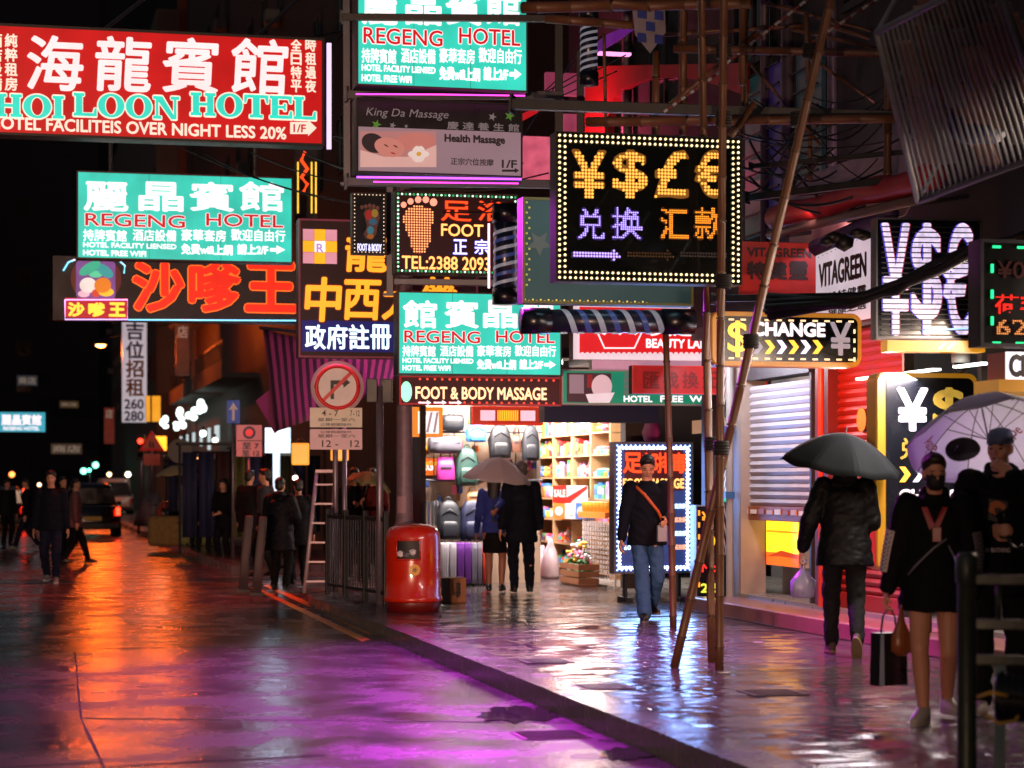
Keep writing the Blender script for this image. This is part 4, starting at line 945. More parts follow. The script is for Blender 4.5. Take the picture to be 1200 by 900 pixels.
def bag(name, lab, cat, px0, py0, px1, py1, m, style, y=.0, grp=None, floor=False):
    """soft bags: body with rounded outline, pocket, handle, straps"""
    S = Board(name, lab, cat, px0, py0, px1, py1, plane=Plane(BP.A+U*y, V), group=grp, base=0 if floor else None)
    wd = S.x(px1)-S.x(px0); ht = S.z(py0)-S.z(py1); z0 = S.z(py1)
    th = min(.22, wd*.5)
    if style == 'backpack':
        o = MB().loft([((0, 0, z0+ht*f), wd/2*a, th/2*b) for f, a, b in ((0, .86, .8), (.03, .96, .95), (.3, 1, 1.05), (.6, .96, 1), (.8, .84, .85), (.92, .62, .62), (1, .25, .25))], 20, power=3.2).build('bag_body', m, S.e, 'all')
        MB().loft([((0, -th*.52, z0+ht*f), wd/2*a, th*.22*b) for f, a, b in ((.06, .6, .6), (.1, .72, .9), (.35, .72, 1), (.45, .6, .7), (.47, .4, .3))], 16, power=3.5).build('front_pocket', m, S.e, 'all')
        MB().torus((0, 0, z0+ht), wd*.12, .012, 'Y', 14, 6, .5).build('handle', m, S.e, 'all')
        MB().path([(-wd*.32, -th*.5, z0+ht*.62), (0, -th*.56, z0+ht*.78), (wd*.32, -th*.5, z0+ht*.62)], .008, 5).build('zip', steel, S.e, 'all')
        for sx in (-1, 1): MB().path([(sx*wd*.22, th*.3, z0+ht*.9), (sx*wd*.5, th*.2, z0+ht*.55), (sx*wd*.42, th*.3, z0+ht*.1)], .014, 5).build('strap', m, S.e, 'all')
    elif style == 'duffel':
        MB().loft([((wd*(f-.5), 0, z0+ht*.42), ht*.42*a, th*.6*a, Matrix(((0, 0, 1), (0, 1, 0), (-1, 0, 0)))) for f, a in ((0, .7), (.04, .95), (.3, 1.05), (.7, 1.05), (.96, .95), (1, .7))], 18, power=2.8).build('bag_body', m, S.e, 'all')
        for sx in (-1, 1): MB().path([(sx*wd*.22-wd*.08, -th*.4, z0+ht*.6), (sx*wd*.16, -th*.3, z0+ht*1.0), (sx*wd*.22+wd*.08, -th*.4, z0+ht*.6)], .012, 5).build('handle', m, S.e, 'all')
        MB().box(-wd*.42, wd*.42, -th*.62, -th*.55, z0+ht*.5, z0+ht*.54).build('zip', steel, S.e)
    elif style == 'handbag':
        MB().loft([((0, 0, z0+ht*f*.7), wd/2*a, th/2*b) for f, a, b in ((0, .9, .9), (.05, 1, 1), (.6, .94, .8), (1, .8, .35))], 18, power=3.6).build('bag_body', m, S.e, 'all')
        MB().path([(-wd*.28, 0, z0+ht*.66), (-wd*.2, 0, z0+ht*.92), (0, 0, z0+ht), (wd*.2, 0, z0+ht*.92), (wd*.28, 0, z0+ht*.66)], .012, 6).build('handle', m, S.e, 'all')
        MB().box(-wd*.3, wd*.3, -th*.52, -th*.45, z0+ht*.36, z0+ht*.41).build('flap', steel, S.e)
    elif style == 'suitcase':
        MB().box(-wd/2, wd/2, -.13, .13, z0+.045, z0+ht, min(.035, wd*.15)).build('shell', m, S.e, True)
        gq = MB()
        for k in range(3): gq.box(-wd*.3+k*wd*.25, -wd*.2+k*wd*.25, -.142, -.128, z0+.1, z0+ht-.06, .004)
        gq.build('rib', m, S.e)
        MB().box(-wd*.2, wd*.2, -.03, .03, z0+ht+.03, z0+ht+.045).tube((-wd*.18, 0, z0+ht), (-wd*.18, 0, z0+ht+.03), .008).tube((wd*.18, 0, z0+ht), (wd*.18, 0, z0+ht+.03), .008).build('handle', steel, S.e)
        for sx in (-1, 1):
            for sy in (-1, 1): MB().tube((sx*wd*.34-.012, sy*.09, z0+.024), (sx*wd*.34+.012, sy*.09, z0+.024), .024, seg=12).build('wheel', black, S.e)
    return S
mb_ = {k: mat('bag_'+k, c, .5, 0, .3, 7, .15) for k, c in dict(black='#121318', grey='#4a4850', purple='#8a1c6a', green='#1a3a34', blue='#3a7ab8', navy='#181c38', char='#1c1e24', white='#b8b0b8', violet='#7a3a9a', silver='#8a8494', red='#c8321c', tan='#8a6238').items()}
for a in (('duffel_bag', 'round black bag hanging highest at the left of the bag shop', 'bag', 518, 482, 543, 505, mb_['black'], 'duffel'),
          ('duffel_bag', 'grey and black duffel bag hanging above the magenta handbag', 'bag', 502, 508, 540, 531, mb_['grey'], 'duffel'),
          ('handbag', 'magenta handbag hanging left of the dark green backpack', 'bag', 511, 524, 533, 563, mb_['purple'], 'handbag'),
          ('backpack', 'dark green backpack hanging left of the white umbrella', 'backpack', 534, 524, 560, 569, mb_['green'], 'backpack'),
          ('backpack', 'small pale blue round backpack hanging above the white umbrella', 'backpack', 546, 496, 570, 518, mb_['blue'], 'backpack'),
          ('backpack', 'big black backpack hanging right of the pale blue one', 'backpack', 573, 497, 599, 537, mb_['black'], 'backpack'),
          ('backpack', 'dark slate backpack hanging at the right end of the bag rail', 'backpack', 612, 498, 632, 540, mb_['char'], 'backpack'),
          ('backpack', 'charcoal backpack in the low row above the white suitcases', 'backpack', 512, 586, 540, 632, mb_['char'], 'backpack'),
          ('backpack', 'navy backpack in the low row beside the woman in blue', 'backpack', 539, 584, 570, 634, mb_['navy'], 'backpack'),
          ('handbag', 'small tan handbag hanging in the gap above the low backpacks', 'bag', 546, 570, 562, 590, mb_['tan'], 'handbag'),
          ('handbag', 'brown bag hanging between the black and slate backpacks', 'bag', 599, 500, 611, 530, mat('bag_brown', '#4a2a1c', .5), 'handbag')):
    bag(*a)
for px0, px1, k, lab in ((515, 524, 'white', 'white suitcase, leftmost of the row on the bag shop floor'), (525, 533, 'white', 'white suitcase between another white one and a purple one'), (534, 542, 'violet', 'purple suitcase beside the white suitcases'), (543, 550, 'violet', 'purple suitcase beside the silver suitcases'), (551, 557, 'silver', 'silver suitcase next to the purple ones'), (558, 563, 'silver', 'silver suitcase next to the red one'), (564, 572, 'red', 'red suitcase at the right end beside the woman in black skirt')):
    bag('suitcase', lab, 'suitcase', px0, 636 if k != 'red' else 642, px1, 687, mb_[k], 'suitcase', -.5, 'suitcases lined up on the shop floor', True)
for i in range(8):
    x = 484+i*4.3; S = Board('belt', 'dark belt hanging on the rack at the left of the bag shop', 'belt', x, 588, x+3, 616, plane=BP, group='belts hanging in the bag shop')
    MB().box(S.x(x), S.x(x+2.4), -.02, 0, 0, .36-.03*(i % 3), .004).build('strap', mb_[('black', 'navy', 'char')[i % 3]], S.e); MB().box(S.x(x)-.004, S.x(x+2.4)+.004, -.028, -.006, .3, .35).build('buckle', steel, S.e)
for i in range(46):
    px, py = RN.uniform(484, 636), RN.choice((484, 522, 545, 566, 576, 583))+RN.uniform(-5, 5); cn, cc = RN.choice((('pink', '#c85a80'), ('dark', '#16161c'), ('tan', '#8a6238'), ('blue', '#34589a'), ('white', '#c0b8bc'), ('orange', '#d0702c')))
    S = Board('hanging_pouch', cn+' pouch hanging among the bags on the shop wall', 'pouch', px, py, px+6, py+9, plane=Plane(BP.A+U*.2, V), group='small '+cn+' pouches on the bag shop wall')
    wd = RN.uniform(.05, .1); ht = RN.uniform(.08, .16)
    MB().loft([((0, 0, ht*f), wd*.5*a, .03*a) for f, a in ((0, .8), (.1, 1), (.7, .95), (1, .6))], 12, power=3).build('pouch_body', mat('pouch_'+cn, cc, .5, 0, .3, 12), S.e, 'all'); MB().torus((0, 0, ht), .018, .004, 'Y', 10, 5, .5).build('loop', steel, S.e)
S = Board('price_sign', 'orange sign board behind the purple handbag in the bag shop', 'sign', 483, 537, 512, 557, plane=Plane(BP.A+U*.25, V)); S.body(dark, em('panel_orange2', '#e86a1c', .9, .1), .04); S.text('BAG', MC['panel_white'], 487, 541, 507, 551, .05)
S = Board('cardboard_box', 'brown cardboard box on the pavement beside the red litter bin', 'box', 517, 677, 546, 706, plane=Plane(at(532, 0, 26.1), V), base=0)
cb = mat('cardboard', '#8a5a38', .75, 0, .25, 5)
MB().box(S.x(517), S.x(546), -.02, .3, 0, .3, .004).build('carton', cb, S.e); MB().box(S.x(517)+.001, S.x(527), -.028, -.0205, .004, .294).build('dark_panel', mat('carton_dark', '#1a1418', .6), S.e); S.text('易碎', ink, 534, 682, 539, 700, .02, -.03)
# ------------------------------------------------------------------ goods shop: shelves along the front
GP = Plane(FA+V*.55, -U)
gs = Board('shelf_unit', 'tall wooden shelving crammed with small goods beside the bag shop', 'shelves', 626, 490, 718, 690, plane=GP, base=.0)
wood = mat('shelf_wood', '#a88258', .55, 0, .3, 4, .2)
x0, x1 = gs.x(626), gs.x(718); L_ = x1-x0
MB().box(x0, x1, .40, .44, .03, 2.8).build('back_panel', mat('shelf_back', '#c8b8b0', .6), gs.e)
for px in (628, 650, 672, 694, 717): MB().box(gs.x(px)-.03, gs.x(px)+.03, -.03, .40, .03, 2.8).build('post', wood, gs.e)
SZ = (.12, .5, .88, 1.22, 1.56, 1.9, 2.24, 2.55)
for z in SZ: MB().box(x0, x1, -.02, .399, z-.025, z).build('shelf', wood, gs.e)
for px in (640, 662, 683, 705): MB().box(gs.x(px)-.35, gs.x(px)+.35, -.45, -.38, 2.95, 3.0).build('lamp_tube', em('tube_shop', '#fff4ea', 4, 0), gs.e)
light('AREA', ((x0+x1)/2, -.8, 2.95), '#fff6f4', 560, gs.e, 3.4, .5, (0, .75, -1))
light('AREA', (gs.x(690), -.1, 2.9), '#ffe4d8', 150, gs.e, 2.5, .3, (0, -.9, -1))
pal = [('pink', '#d86a8a'), ('white', '#c8c4c8'), ('red', '#c82c2c'), ('green', '#3a8a4a'), ('blue', '#3a6ab8'), ('yellow', '#d8a83a'), ('lilac', '#a88ac8'), ('orange', '#d8742a'), ('turquoise', '#3aa8a0'), ('brown', '#6a4a34')]
def product(kind, m, wd, ht):
    q = MB()
    if kind == 'box': q.box(-wd/2, wd/2, -.08, .08, 0, ht, .004)
    elif kind == 'bottle': q.lathe([(wd*.4, 0), (wd*.42, .01), (wd*.42, ht*.6), (wd*.18, ht*.76), (wd*.16, ht*.84)], 14)
    elif kind == 'jar': q.lathe([(wd*.42, 0), (wd*.46, .02), (wd*.46, ht*.78)], 14)
    elif kind == 'tray': q.box(-wd/2, wd/2, -.1, .1, 0, ht*.5, .006)
    elif kind == 'plush toy': q.ell((0, 0, ht*.32), (wd*.4, wd*.36, ht*.33)); q.ell((0, -.01, ht*.74), ht*.26); q.ell((-ht*.17, 0, ht*.93), ht*.09, 1); q.ell((ht*.17, 0, ht*.93), ht*.09, 1)
    o = q.build(kind.replace(' ', '_'), m, None, 'all' if kind != 'box' and kind != 'tray' else None)
    c2 = MC[RN.choice([k for k in MC if k.startswith('goods_')])]
    if kind == 'bottle': MB().tube((0, 0, ht*.845), (0, 0, ht), wd*.18, seg=12).build('cap', c2, o); MB().lathe([(wd*.43, ht*.2), (wd*.43, ht*.5)], 14).build('label_band', c2, o)
    elif kind == 'jar': MB().tube((0, 0, ht*.785), (0, 0, ht), wd*.47, seg=14).build('lid', c2, o)
    elif kind == 'box': MB().box(-wd*.36, wd*.36, -.086, -.0805, ht*.3, ht*.75).build('label_panel', c2, o)
    elif kind == 'tray':
        for k in range(3): MB().ell(((k-1)*wd*.3, 0, ht*.62), (wd*.14, .07, ht*.3), 1).build('packet', c2, o, 'all')
    elif kind == 'plush toy': MB().ell((0, -ht*.27, ht*.7), ht*.1, 1).build('muzzle', c2, o, 'all')
    return o
for k, c in pal: mat('goods_'+k, c, .4, 0, .2, 12)
kinds = ('box', 'bottle', 'jar', 'tray', 'plush toy')
ordn = ('lowest', 'second lowest', 'third', 'fourth', 'fifth', 'sixth', 'second highest', 'highest')
bays = ((628, 650, 'left'), (650, 672, 'second'), (672, 694, 'third'), (694, 717, 'right'))
for si, z in enumerate(SZ):
    for a, b, bn in bays:
        if a >= 650 and .5 < z < 1.25 and a < 690: continue
        if si < 2 and a > 672: continue
        xa, xb = gs.x(a)+.05, gs.x(b)-.05; n = RN.choice((4, 5, 6)); kd = RN.choice(kinds); prev = RN.sample(pal, n)
        for i in range(n):
            cn, cc = prev[i]; wd = (xb-xa)/n*.9; ht = RN.uniform(.16, .27) if kd != 'tray' else .14
            o = product(kd, MC['goods_'+cn], wd, ht); o.parent = None
            lx_ = xa+(i+.5)*(xb-xa)/n; q = gs.o+gs.p.d*lx_+V*.1
            o.location = (q.x, q.y, z+.001); o.rotation_euler = (0, 0, math.atan2(-U.y, -U.x)+RN.uniform(-.1, .1))
            tag(o, f"{cn} {kd} on the {ordn[si]} shelf of the goods shop, in its {bn} bay", kd, 'small goods on the shop shelves')
# things in front of the shelves
pf = Plane(FA+V*.1, -U)
def gboard(*a, **k): return Board(*a, plane=Plane(FA+V*k.pop('dv', .1), -U), **k)
S = gboard('sale_poster', 'red and white sale poster on the front of the shelves', 'poster', 648, 569, 688, 589, dv=.42)
S.body(white, em('poster_white', '#f0dcd8', .6, .05), .01); S.poly('red_print', em('poster_red', '#d8281c', .7, .05), [(648, 569), (664, 569), (664, 583), (688, 569), (688, 573), (668, 589), (648, 589)], -.005, -.0005); S.text('SALE', em('poster_cream', '#ffe8d8', .8, 0), 650, 574, 663, 582, .06, -.008)
for i, (a, b) in enumerate(((649, 661), (662, 674), (675, 687))):
    S = gboard('bowl_box', ('cream', 'white', 'blue')[i]+' boxed bowl set stacked below the sale poster', 'box', a, 590, b, 608, dv=.4)
    S.rect('carton', MC[('goods_orange', 'goods_white', 'goods_blue')[i]], a, 590, b, 608, 0, .2); S.poly('bowl_print', em('bowl_cream', '#f0e0d0', .5, 0), oval((a+b)/2, 599, 4.6, 5.5), -.004, -.0005)
S = gboard('wire_display_rack', 'white wire grid rack with small hanging packets in front of the shelves', 'display rack', 684, 607, 721, 676, base=0, dv=-.05)
q = MB(); xa, xb = S.x(684), S.x(721); zt = S.z(607)
for i in range(14): q.tube((xa+(xb-xa)*i/13, 0, .12), (xa+(xb-xa)*i/13, 0, zt), .006, seg=5)
for i in range(15): q.tube((xa, .008, .12+(zt-.12)*i/14), (xb, .008, .12+(zt-.12)*i/14), .006, seg=5)
q.build('wire_mesh', mat('wire_white', '#b8b0b0', .4), S.e)
for xx in (xa, xb): MB().box(xx-.015, xx+.015, -.02, .3, 0, .03).box(xx-.012, xx+.012, -.012, .012, .03, zt).build('leg', MC['wire_white'], S.e)
q = MB()
for i in range(12):
    for j in range(11): q.box(xa+(xb-xa)*(i+.25)/12, xa+(xb-xa)*(i+.75)/12, -.03, -.005, .2+(zt-.25)*(j+.1)/11, .2+(zt-.25)*(j+.7)/11)
q.build('packet_print', mat('packet_cream', '#b0a4a0', .4, 0, .5, 9), S.e)
S = gboard('display_tray', 'tray of orange cups on top of the wire grid rack', 'tray', 685, 588, 717, 607, dv=.02)
S.rect('tray', MC['goods_orange'], 685, 600, 717, 607, -.1, .1)
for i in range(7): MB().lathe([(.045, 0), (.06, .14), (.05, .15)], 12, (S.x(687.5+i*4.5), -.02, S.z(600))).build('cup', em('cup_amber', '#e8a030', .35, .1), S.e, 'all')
S = gboard('wooden_crate', 'brown wooden crate of flowers on the pavement before the shelves', 'crate', 668, 660, 690, 686, base=.0, dv=-.25)
xa, xb = S.x(668), S.x(690); q = MB()
for k in range(3): q.box(xa, xb, -.15, -.13, .04+k*.1, .12+k*.1); q.box(xa, xb, .13, .15, .04+k*.1, .12+k*.1); q.box(xa, xa+.02, -.129, .129, .04+k*.1, .12+k*.1); q.box(xb-.02, xb, -.129, .129, .04+k*.1, .12+k*.1)
q.build('slat', mat('crate_wood', '#7a4a2c', .6, 0, .3, 8, .3), S.e); MB().box(xa, xb, -.128, .128, 0, .035).build('bottom_board', MC['crate_wood'], S.e)
for k in range(9):
    fx = xa+(xb-xa)*(k+.5)/9+RN.uniform(-.02, .02); h_ = RN.uniform(.34, .58); f = thing('potted_flower', ('pale yellow', 'pink', 'white')[k % 3]+' flowers sprouting from the brown wooden crate', 'flowers', (0, 0, 0), 0, 'flowers in the wooden crate')
    q_ = S.o+S.p.d*fx; f.location = (q_.x, q_.y, .04); fm = mat('leaf_green', '#2a5a24', .5)
    MB().path([(0, 0, 0), (RN.uniform(-.04, .04), 0, h_*.6), (RN.uniform(-.06, .06), RN.uniform(-.05, .05), h_)], .006, 5).build('stem', fm, f)
    b = MB(); 
    for j in range(6): b.ell((RN.uniform(-.06, .06), RN.uniform(-.05, .05), h_+RN.uniform(-.06, .04)), (.035, .035, .025), 1)
    b.build('petal', MC[('goods_yellow', 'goods_pink', 'goods_white')[k % 3]], f, 'all')
    b = MB()
    for j in range(5): b.ell((RN.uniform(-.07, .07), RN.uniform(-.05, .05), h_*.6+RN.uniform(-.1, .08)), (.05, .02, .03), 1)
    b.build('leaf', fm, f, 'all')
S = gboard('carrier_bag', 'full white plastic bags standing at the foot of the shelves by the man in suit', 'bag', 630, 636, 652, 684, base=0, dv=-.1)
pl = mat('white_plastic', '#c8b4bc', .35, 0, .1, 9, .3)
for nm, cx_, s_ in (('bag_body', 636, .8), ('second_bag', 645, 1.0)):
    q = MB().loft([((S.x(cx_), 0, .56*s_*f), .17*s_*a, .13*s_*b) for f, a, b in ((0, .9, .9), (.1, 1.1, 1.1), (.45, 1.0, 1.0), (.75, .7, .7), (.92, .3, .3), (1.1, .42, .15))], 16)
    for v in q.bm.verts: v.co += Vector((RN.uniform(-.015, .015), RN.uniform(-.015, .015), 0))
    q.build(nm, pl, S.e, 'all')
S = gboard('hanging_cloth', 'magenta cloth bundle hung high beside the massage light board', 'cloth', 752, 490, 775, 522, dv=.2)
q = MB().loft([((0, 0, S.z(522)+(S.z(490)-S.z(522))*f), .3*a, .1*a) for f, a in ((0, .3), (.2, .8), (.5, 1), (.8, .7), (1, .2))], 14); q.build('cloth', mat('magenta_cloth', '#8a1c6a', .7, 0, .4, 6, .3), S.e, 'all')
# ------------------------------------------------------------------ people
def ik(a, t, l1, l2, hint):
    a, t = Vector(a), Vector(t); d = t-a; L_ = d.length
    if L_ > (l1+l2)*.999: t = a+d.normalized()*(l1+l2)*.999; d = t-a; L_ = d.length
    x = (l1*l1-l2*l2+L_*L_)/(2*L_); h = math.sqrt(max(0, l1*l1-x*x)); n = d.normalized()
    hv = Vector(hint)-n*Vector(hint).dot(n); hv.normalize()
    return a+n*x+hv*h, t
SKINS = {}
def person(label, pos, face, h, o):
    """standing figure; local forward is -y, its own left is +x. Joint targets are fractions of the height."""
    e = thing('person', label, 'person', pos, math.radians(face), o.get('group')); g = o.get
    vox = g('vox', .012); Z = Vector((0, 0, 1))
    P = lambda x, y, z: Vector((x, y, z))*h
    lean = g('lean', .02); drop = g('drop', .005); wf = g('wide', 1.0)
    hip = P(g('sway', 0), g('hipy', 0), .52-drop)
    up = Vector((g('tilt', 0), -math.sin(lean), math.cos(lean))).normalized(); bk = Vector((0, 1, 0))
    sh = hip+up*h*.292; nk = hip+up*h*.33
    tw = math.radians(g('twist', 0)); rx = Vector((math.cos(tw), math.sin(tw), 0)); fy = Vector((-math.sin(tw)*-1, -math.cos(tw), 0)); fy = Vector((math.sin(tw), -math.cos(tw), 0))
    shL, shR = sh+rx*.1*h*wf, sh-rx*.1*h*wf
    hpL, hpR = hip+P(.05, 0, -.01), hip-P(.05, 0, .01)
    fL = g('fL', (.055, 0, .045)); fR = g('fR', (-.055, 0, .045))
    kL, aL = ik(hpL, P(*fL), .245*h, .235*h, g('kneeL', (.1, -1, 0))); kR, aR = ik(hpR, P(*fR), .245*h, .235*h, g('kneeR', (-.1, -1, 0)))
    hL = g('hL', (.15, -.02, .47)); hR = g('hR', (-.15, -.02, .47))
    eL, wL = ik(shL, P(*hL), .172*h, .15*h, g('elL', (.5, 1, -.2))); eR, wR = ik(shR, P(*hR), .172*h, .15*h, g('elR', (-.5, 1, -.2)))
    # --- body, one surface
    b = MB()
    M3 = Matrix((( rx.x, -fy.x, up.x), (rx.y, -fy.y, up.y), (rx.z, -fy.z, up.z)))
    ring = lambda f, a, c, dy=0: (hip+up*h*f+bk*h*dy, a*h*wf, c*h, M3)
    b.loft([ring(-.03, .06, .045), ring(.0, .085, .058), ring(.07, .075, .052), ring(.13, .075, .052), ring(.22, .088, .06), ring(.285, .085, .05), ring(.32, .04, .04)], 18)
    b.cap(sh+up*h*.0, nk+up*h*.045, .036*h, .031*h)
    for s_, el, wr in ((shL, eL, wL), (shR, eR, wR)):
        b.cap(s_, el, .031*h, .025*h); b.cap(el, wr, .025*h, .0165*h)
    for hp, kn, an in ((hpL, kL, aL), (hpR, kR, aR)):
        b.cap(hp, kn, .052*h, .034*h); cf = kn.lerp(an, .3)+bk*.006*h
        b.cap(kn, cf, .033*h, .033*h); b.cap(cf, an, .033*h, .021*h)
        b.cap(an, an+Vector((0, -.03*h, -.014*h)), .02*h, .013*h)
    # head
    yaw, pit = math.radians(g('yaw', 0)), g('pitch', .05)
    HM = Matrix.Rotation(yaw, 3, 'Z') @ Matrix.Rotation(pit, 3, 'X')
    hc = nk+up*h*.083+Vector((0, -.008*h, 0))
    hp_ = lambda x, y, z: hc+HM @ (Vector((x, y, z))*h)
    hd = MB() if False else b
    hd.ell(hp_(0, .006, .022), (.041*h, .05*h, .046*h), 3, HM)
    hd.ell(hp_(0, -.014, -.014), (.034*h, .037*h, .047*h), 3, HM); hd.ell(hp_(0, -.03, -.047), (.017*h, .016*h, .014*h), 2, HM)
    hd.ell(hp_(0, -.053, -.009), (.0075*h, .0115*h, .012*h), 2, HM); hd.ell(hp_(0, -.046, .012), (.026*h, .008*h, .006*h), 2, HM)
    hd.ell(hp_(0, -.05, -.031), (.0125*h, .005*h, .0055*h), 2, HM)
    for sx in (-1, 1): hd.ell(hp_(sx*.041, .006, -.004), (.0055*h, .011*h, .017*h), 2, HM); hd.ell(hp_(sx*.022, -.036, -.012), (.012*h, .01*h, .011*h), 2, HM)
    # hands: palm, four bent fingers, thumb
    def hand(el, wr, side, curl, pn):
        d = (wr-el).normalized(); pn = Vector(pn) if pn else Vector((-side, 0, 0)); pn = (pn-d*pn.dot(d)).normalized(); sd = d.cross(pn).normalized()
        if sd.dot(Vector((0, -1, 0))) < 0: sd = -sd          # thumb side points forward
        pc = wr+d*.03*h
        Mh = Matrix((sd, pn, d)).transposed()
        b.ell(pc, (.024*h, .0125*h, .033*h), 2, Mh); fr = .0062*h
        for i, ln in enumerate((.038, .044, .041, .031)):
            p = wr+d*.055*h+sd*(.0165-.011*i)*h
            a1, a2, a3 = curl*.5, curl*1.1, curl*1.6
            q1 = p+(d*math.cos(a1)+pn*math.sin(a1))*ln*.48*h; q2 = q1+(d*math.cos(a2)+pn*math.sin(a2))*ln*.33*h; q3 = q2+(d*math.cos(a3)+pn*math.sin(a3))*ln*.25*h
            b.cap(p, q1, fr*1.1, fr); b.cap(q1, q2, fr, fr*.92); b.cap(q2, q3, fr*.92, fr*.75)
        t0 = wr+d*.018*h+sd*.016*h; t1 = t0+(sd*.8+d*.7+pn*.3)*.022*h; t2 = t1+(d*.8+pn*(.3+.5*min(curl, 1))+sd*.1)*.022*h
        b.cap(t0, t1, fr*1.35, fr*1.2); b.cap(t1, t2, fr*1.15, fr*.85)
        return wr+d*.06*h+pn*.016*h, d, pn
    gl = hand(eL, wL, 1, g('curlL', .45), g('pnL')); gr2 = hand(eR, wR, -1, g('curlR', .45), g('pnR'))
    sk = g('skin') or skin
    put(remesh(b, g('bvox', .0085 if vox < .014 else vox), 3), 'body', sk, e)
    # face
    fx = MB(); 
    if g('facevis', True):
        for sx in (-1, 1):
            MB().ell(hp_(sx*.0165, -.0445, .0035), (.0075*h, .004*h, .0034*h), 2, HM).build('eye', mat('eye_dark', '#1a1210', .3), e, 'all')
            MB().ell(hp_(sx*.0175, -.0475, .0155), (.0115*h, .003*h, .0026*h), 2, HM).build('eyebrow', mat('brow_dark', '#150f0d', .7), e, 'all')
        if not g('mask'): MB().ell(hp_(0, -.0535, -.0305), (.0125*h, .0028*h, .0035*h), 2, HM).build('mouth', mat('lip', '#7a3a34', .5), e, 'all')
    hm = mat('hair_'+g('hair', 'black'), {'black': '#0b0909', 'grey': '#4a4444', 'brown': '#1e120c'}[g('hair', 'black')], .55, 0, .4, 30, .3)
    hs = g('hairstyle', 'short')
    if hs != 'cap':
        q = MB(); q.ell(hp_(0, .014, .033), (.0475*h, .054*h, .047*h), 3, HM)
        if hs != 'bald': q.ell(hp_(0, -.022, .06), (.034*h, .026*h, .017*h), 2, HM)
        q.ell(hp_(0, .034, -.006), (.042*h, .032*h, .04*h), 2, HM)
        if hs == 'long':
            q.loft([(hp_(0, .045, -.17), .045*h, .018*h), (hp_(0, .05, -.08), .052*h, .028*h), (hp_(0, .036, 0), .05*h, .034*h), (hp_(0, .02, .05), .04*h, .04*h)], 16)
            for sx in (-1, 1): q.cap(hp_(sx*.044, .0, .02), hp_(sx*.046, .012, -.08), .012*h, .014*h)
        if hs == 'bun': q.ell(hp_(0, .066, .04), .026*h, 2)
        if hs == 'tail': q.cap(hp_(0, .06, .03), hp_(0, .075, -.05), .02*h, .014*h)
        put(remesh(q, max(.009, vox*.7), 2), 'hair', hm, e)
    else:
        q = MB(); q.loft([(hp_(0, .004, .018), .0455*h, .056*h, HM), (hp_(0, .006, .045), .045*h, .054*h, HM), (hp_(0, .01, .066), .034*h, .04*h, HM), (hp_(0, .012, .074), .012*h, .014*h, HM)], 24)
        c_ = q.build('cap', g('capmat'), e, 'all')
        q = MB(); q.loft([(hp_(0, .055, .02), .034*h, .034*h, HM), (hp_(0, .057, .024), .034*h, .034*h, HM)], 20)
        q.build('cap_brim', g('capmat'), c_, 'all')
        q = MB(); q.ell(hp_(0, .03, -.002), (.0425*h, .028*h, .03*h), 2, HM); put(remesh(q, .01, 2), 'hair', hm, e)
    if g('mask'):
        q = MB(); q.loft([(hp_(0, -.02, -.058), .02*h, .026*h, HM), (hp_(0, -.022, -.04), .034*h, .036*h, HM), (hp_(0, -.022, -.015), .037*h, .04*h, HM), (hp_(0, -.022, .0), .034*h, .035*h, HM)], 24)
        q.build('face_mask', g('mask'), e, 'all')
    # --- clothes
    th = g('thick', 1.0); T = lambda r: r*h*th
    jk = MB(); hem = g('hem', -.06)
    jk.loft([ring(hem, .116*th, .084*th), ring(hem+.05, .11*th, .08*th), ring(.1, .096*th, .068*th), ring(.2, .1*th, .072*th), ring(.27, .1*th, .064*th), ring(.31, .06, .05), ring(.335, .042, .042)], 24)
    wrk = []
    for s_, el, wr in ((shL, eL, wL), (shR, eR, wR)):
        cf = el.lerp(wr, g('cuff', .93))
        jk.cap(s_, el, T(.045), T(.037)); jk.cap(el, cf, T(.037), T(.027))
    if g('hood'): jk.loft([(nk+bk*.02*h-up*.02*h, .055*h, .05*h), (nk+bk*.035*h+up*.015*h, .06*h, .055*h), (nk+bk*.02*h+up*.035*h, .045*h, .042*h)], 18)
    jm = g('top'); jo = put(folds(remesh(jk, vox, 3), g('fold', 1)), g('topname', 'jacket'), jm, e)
    pt = MB(); lm = g('legs')
    if lm is not None:
        pt.loft([ring(-.05, .085, .064), ring(.0, .09, .066), ring(.03, .085, .062)], 20)
        fl = g('flare', .034)
        for hp, kn, an in ((hpL, kL, aL), (hpR, kR, aR)):
            pt.cap(hp, kn, .055*h, .045*h); pt.cap(kn, kn.lerp(an, .97), .045*h, fl*h)
        put(folds(remesh(pt, vox, 3), 1.1), 'trousers', lm, e)
    if g('skirt'):
        pt = MB() if lm is not None else pt; sl = g('skirtlen', .15)
        c2 = (kL+kR)/2; mid = hip.lerp(c2, sl/.245)
        pt.loft([(mid, (abs(hpL.x-hpR.x)*.5+.052*h)*1.02, .078*h), (hip.lerp(mid, .5), .1*h, .078*h), (hip+up*.01*h, .093*h, .07*h), (hip+up*.06*h, .08*h, .058*h)], 24)
        put(folds(remesh(pt, vox, 2), .6), 'skirt', g('skirt'), e)
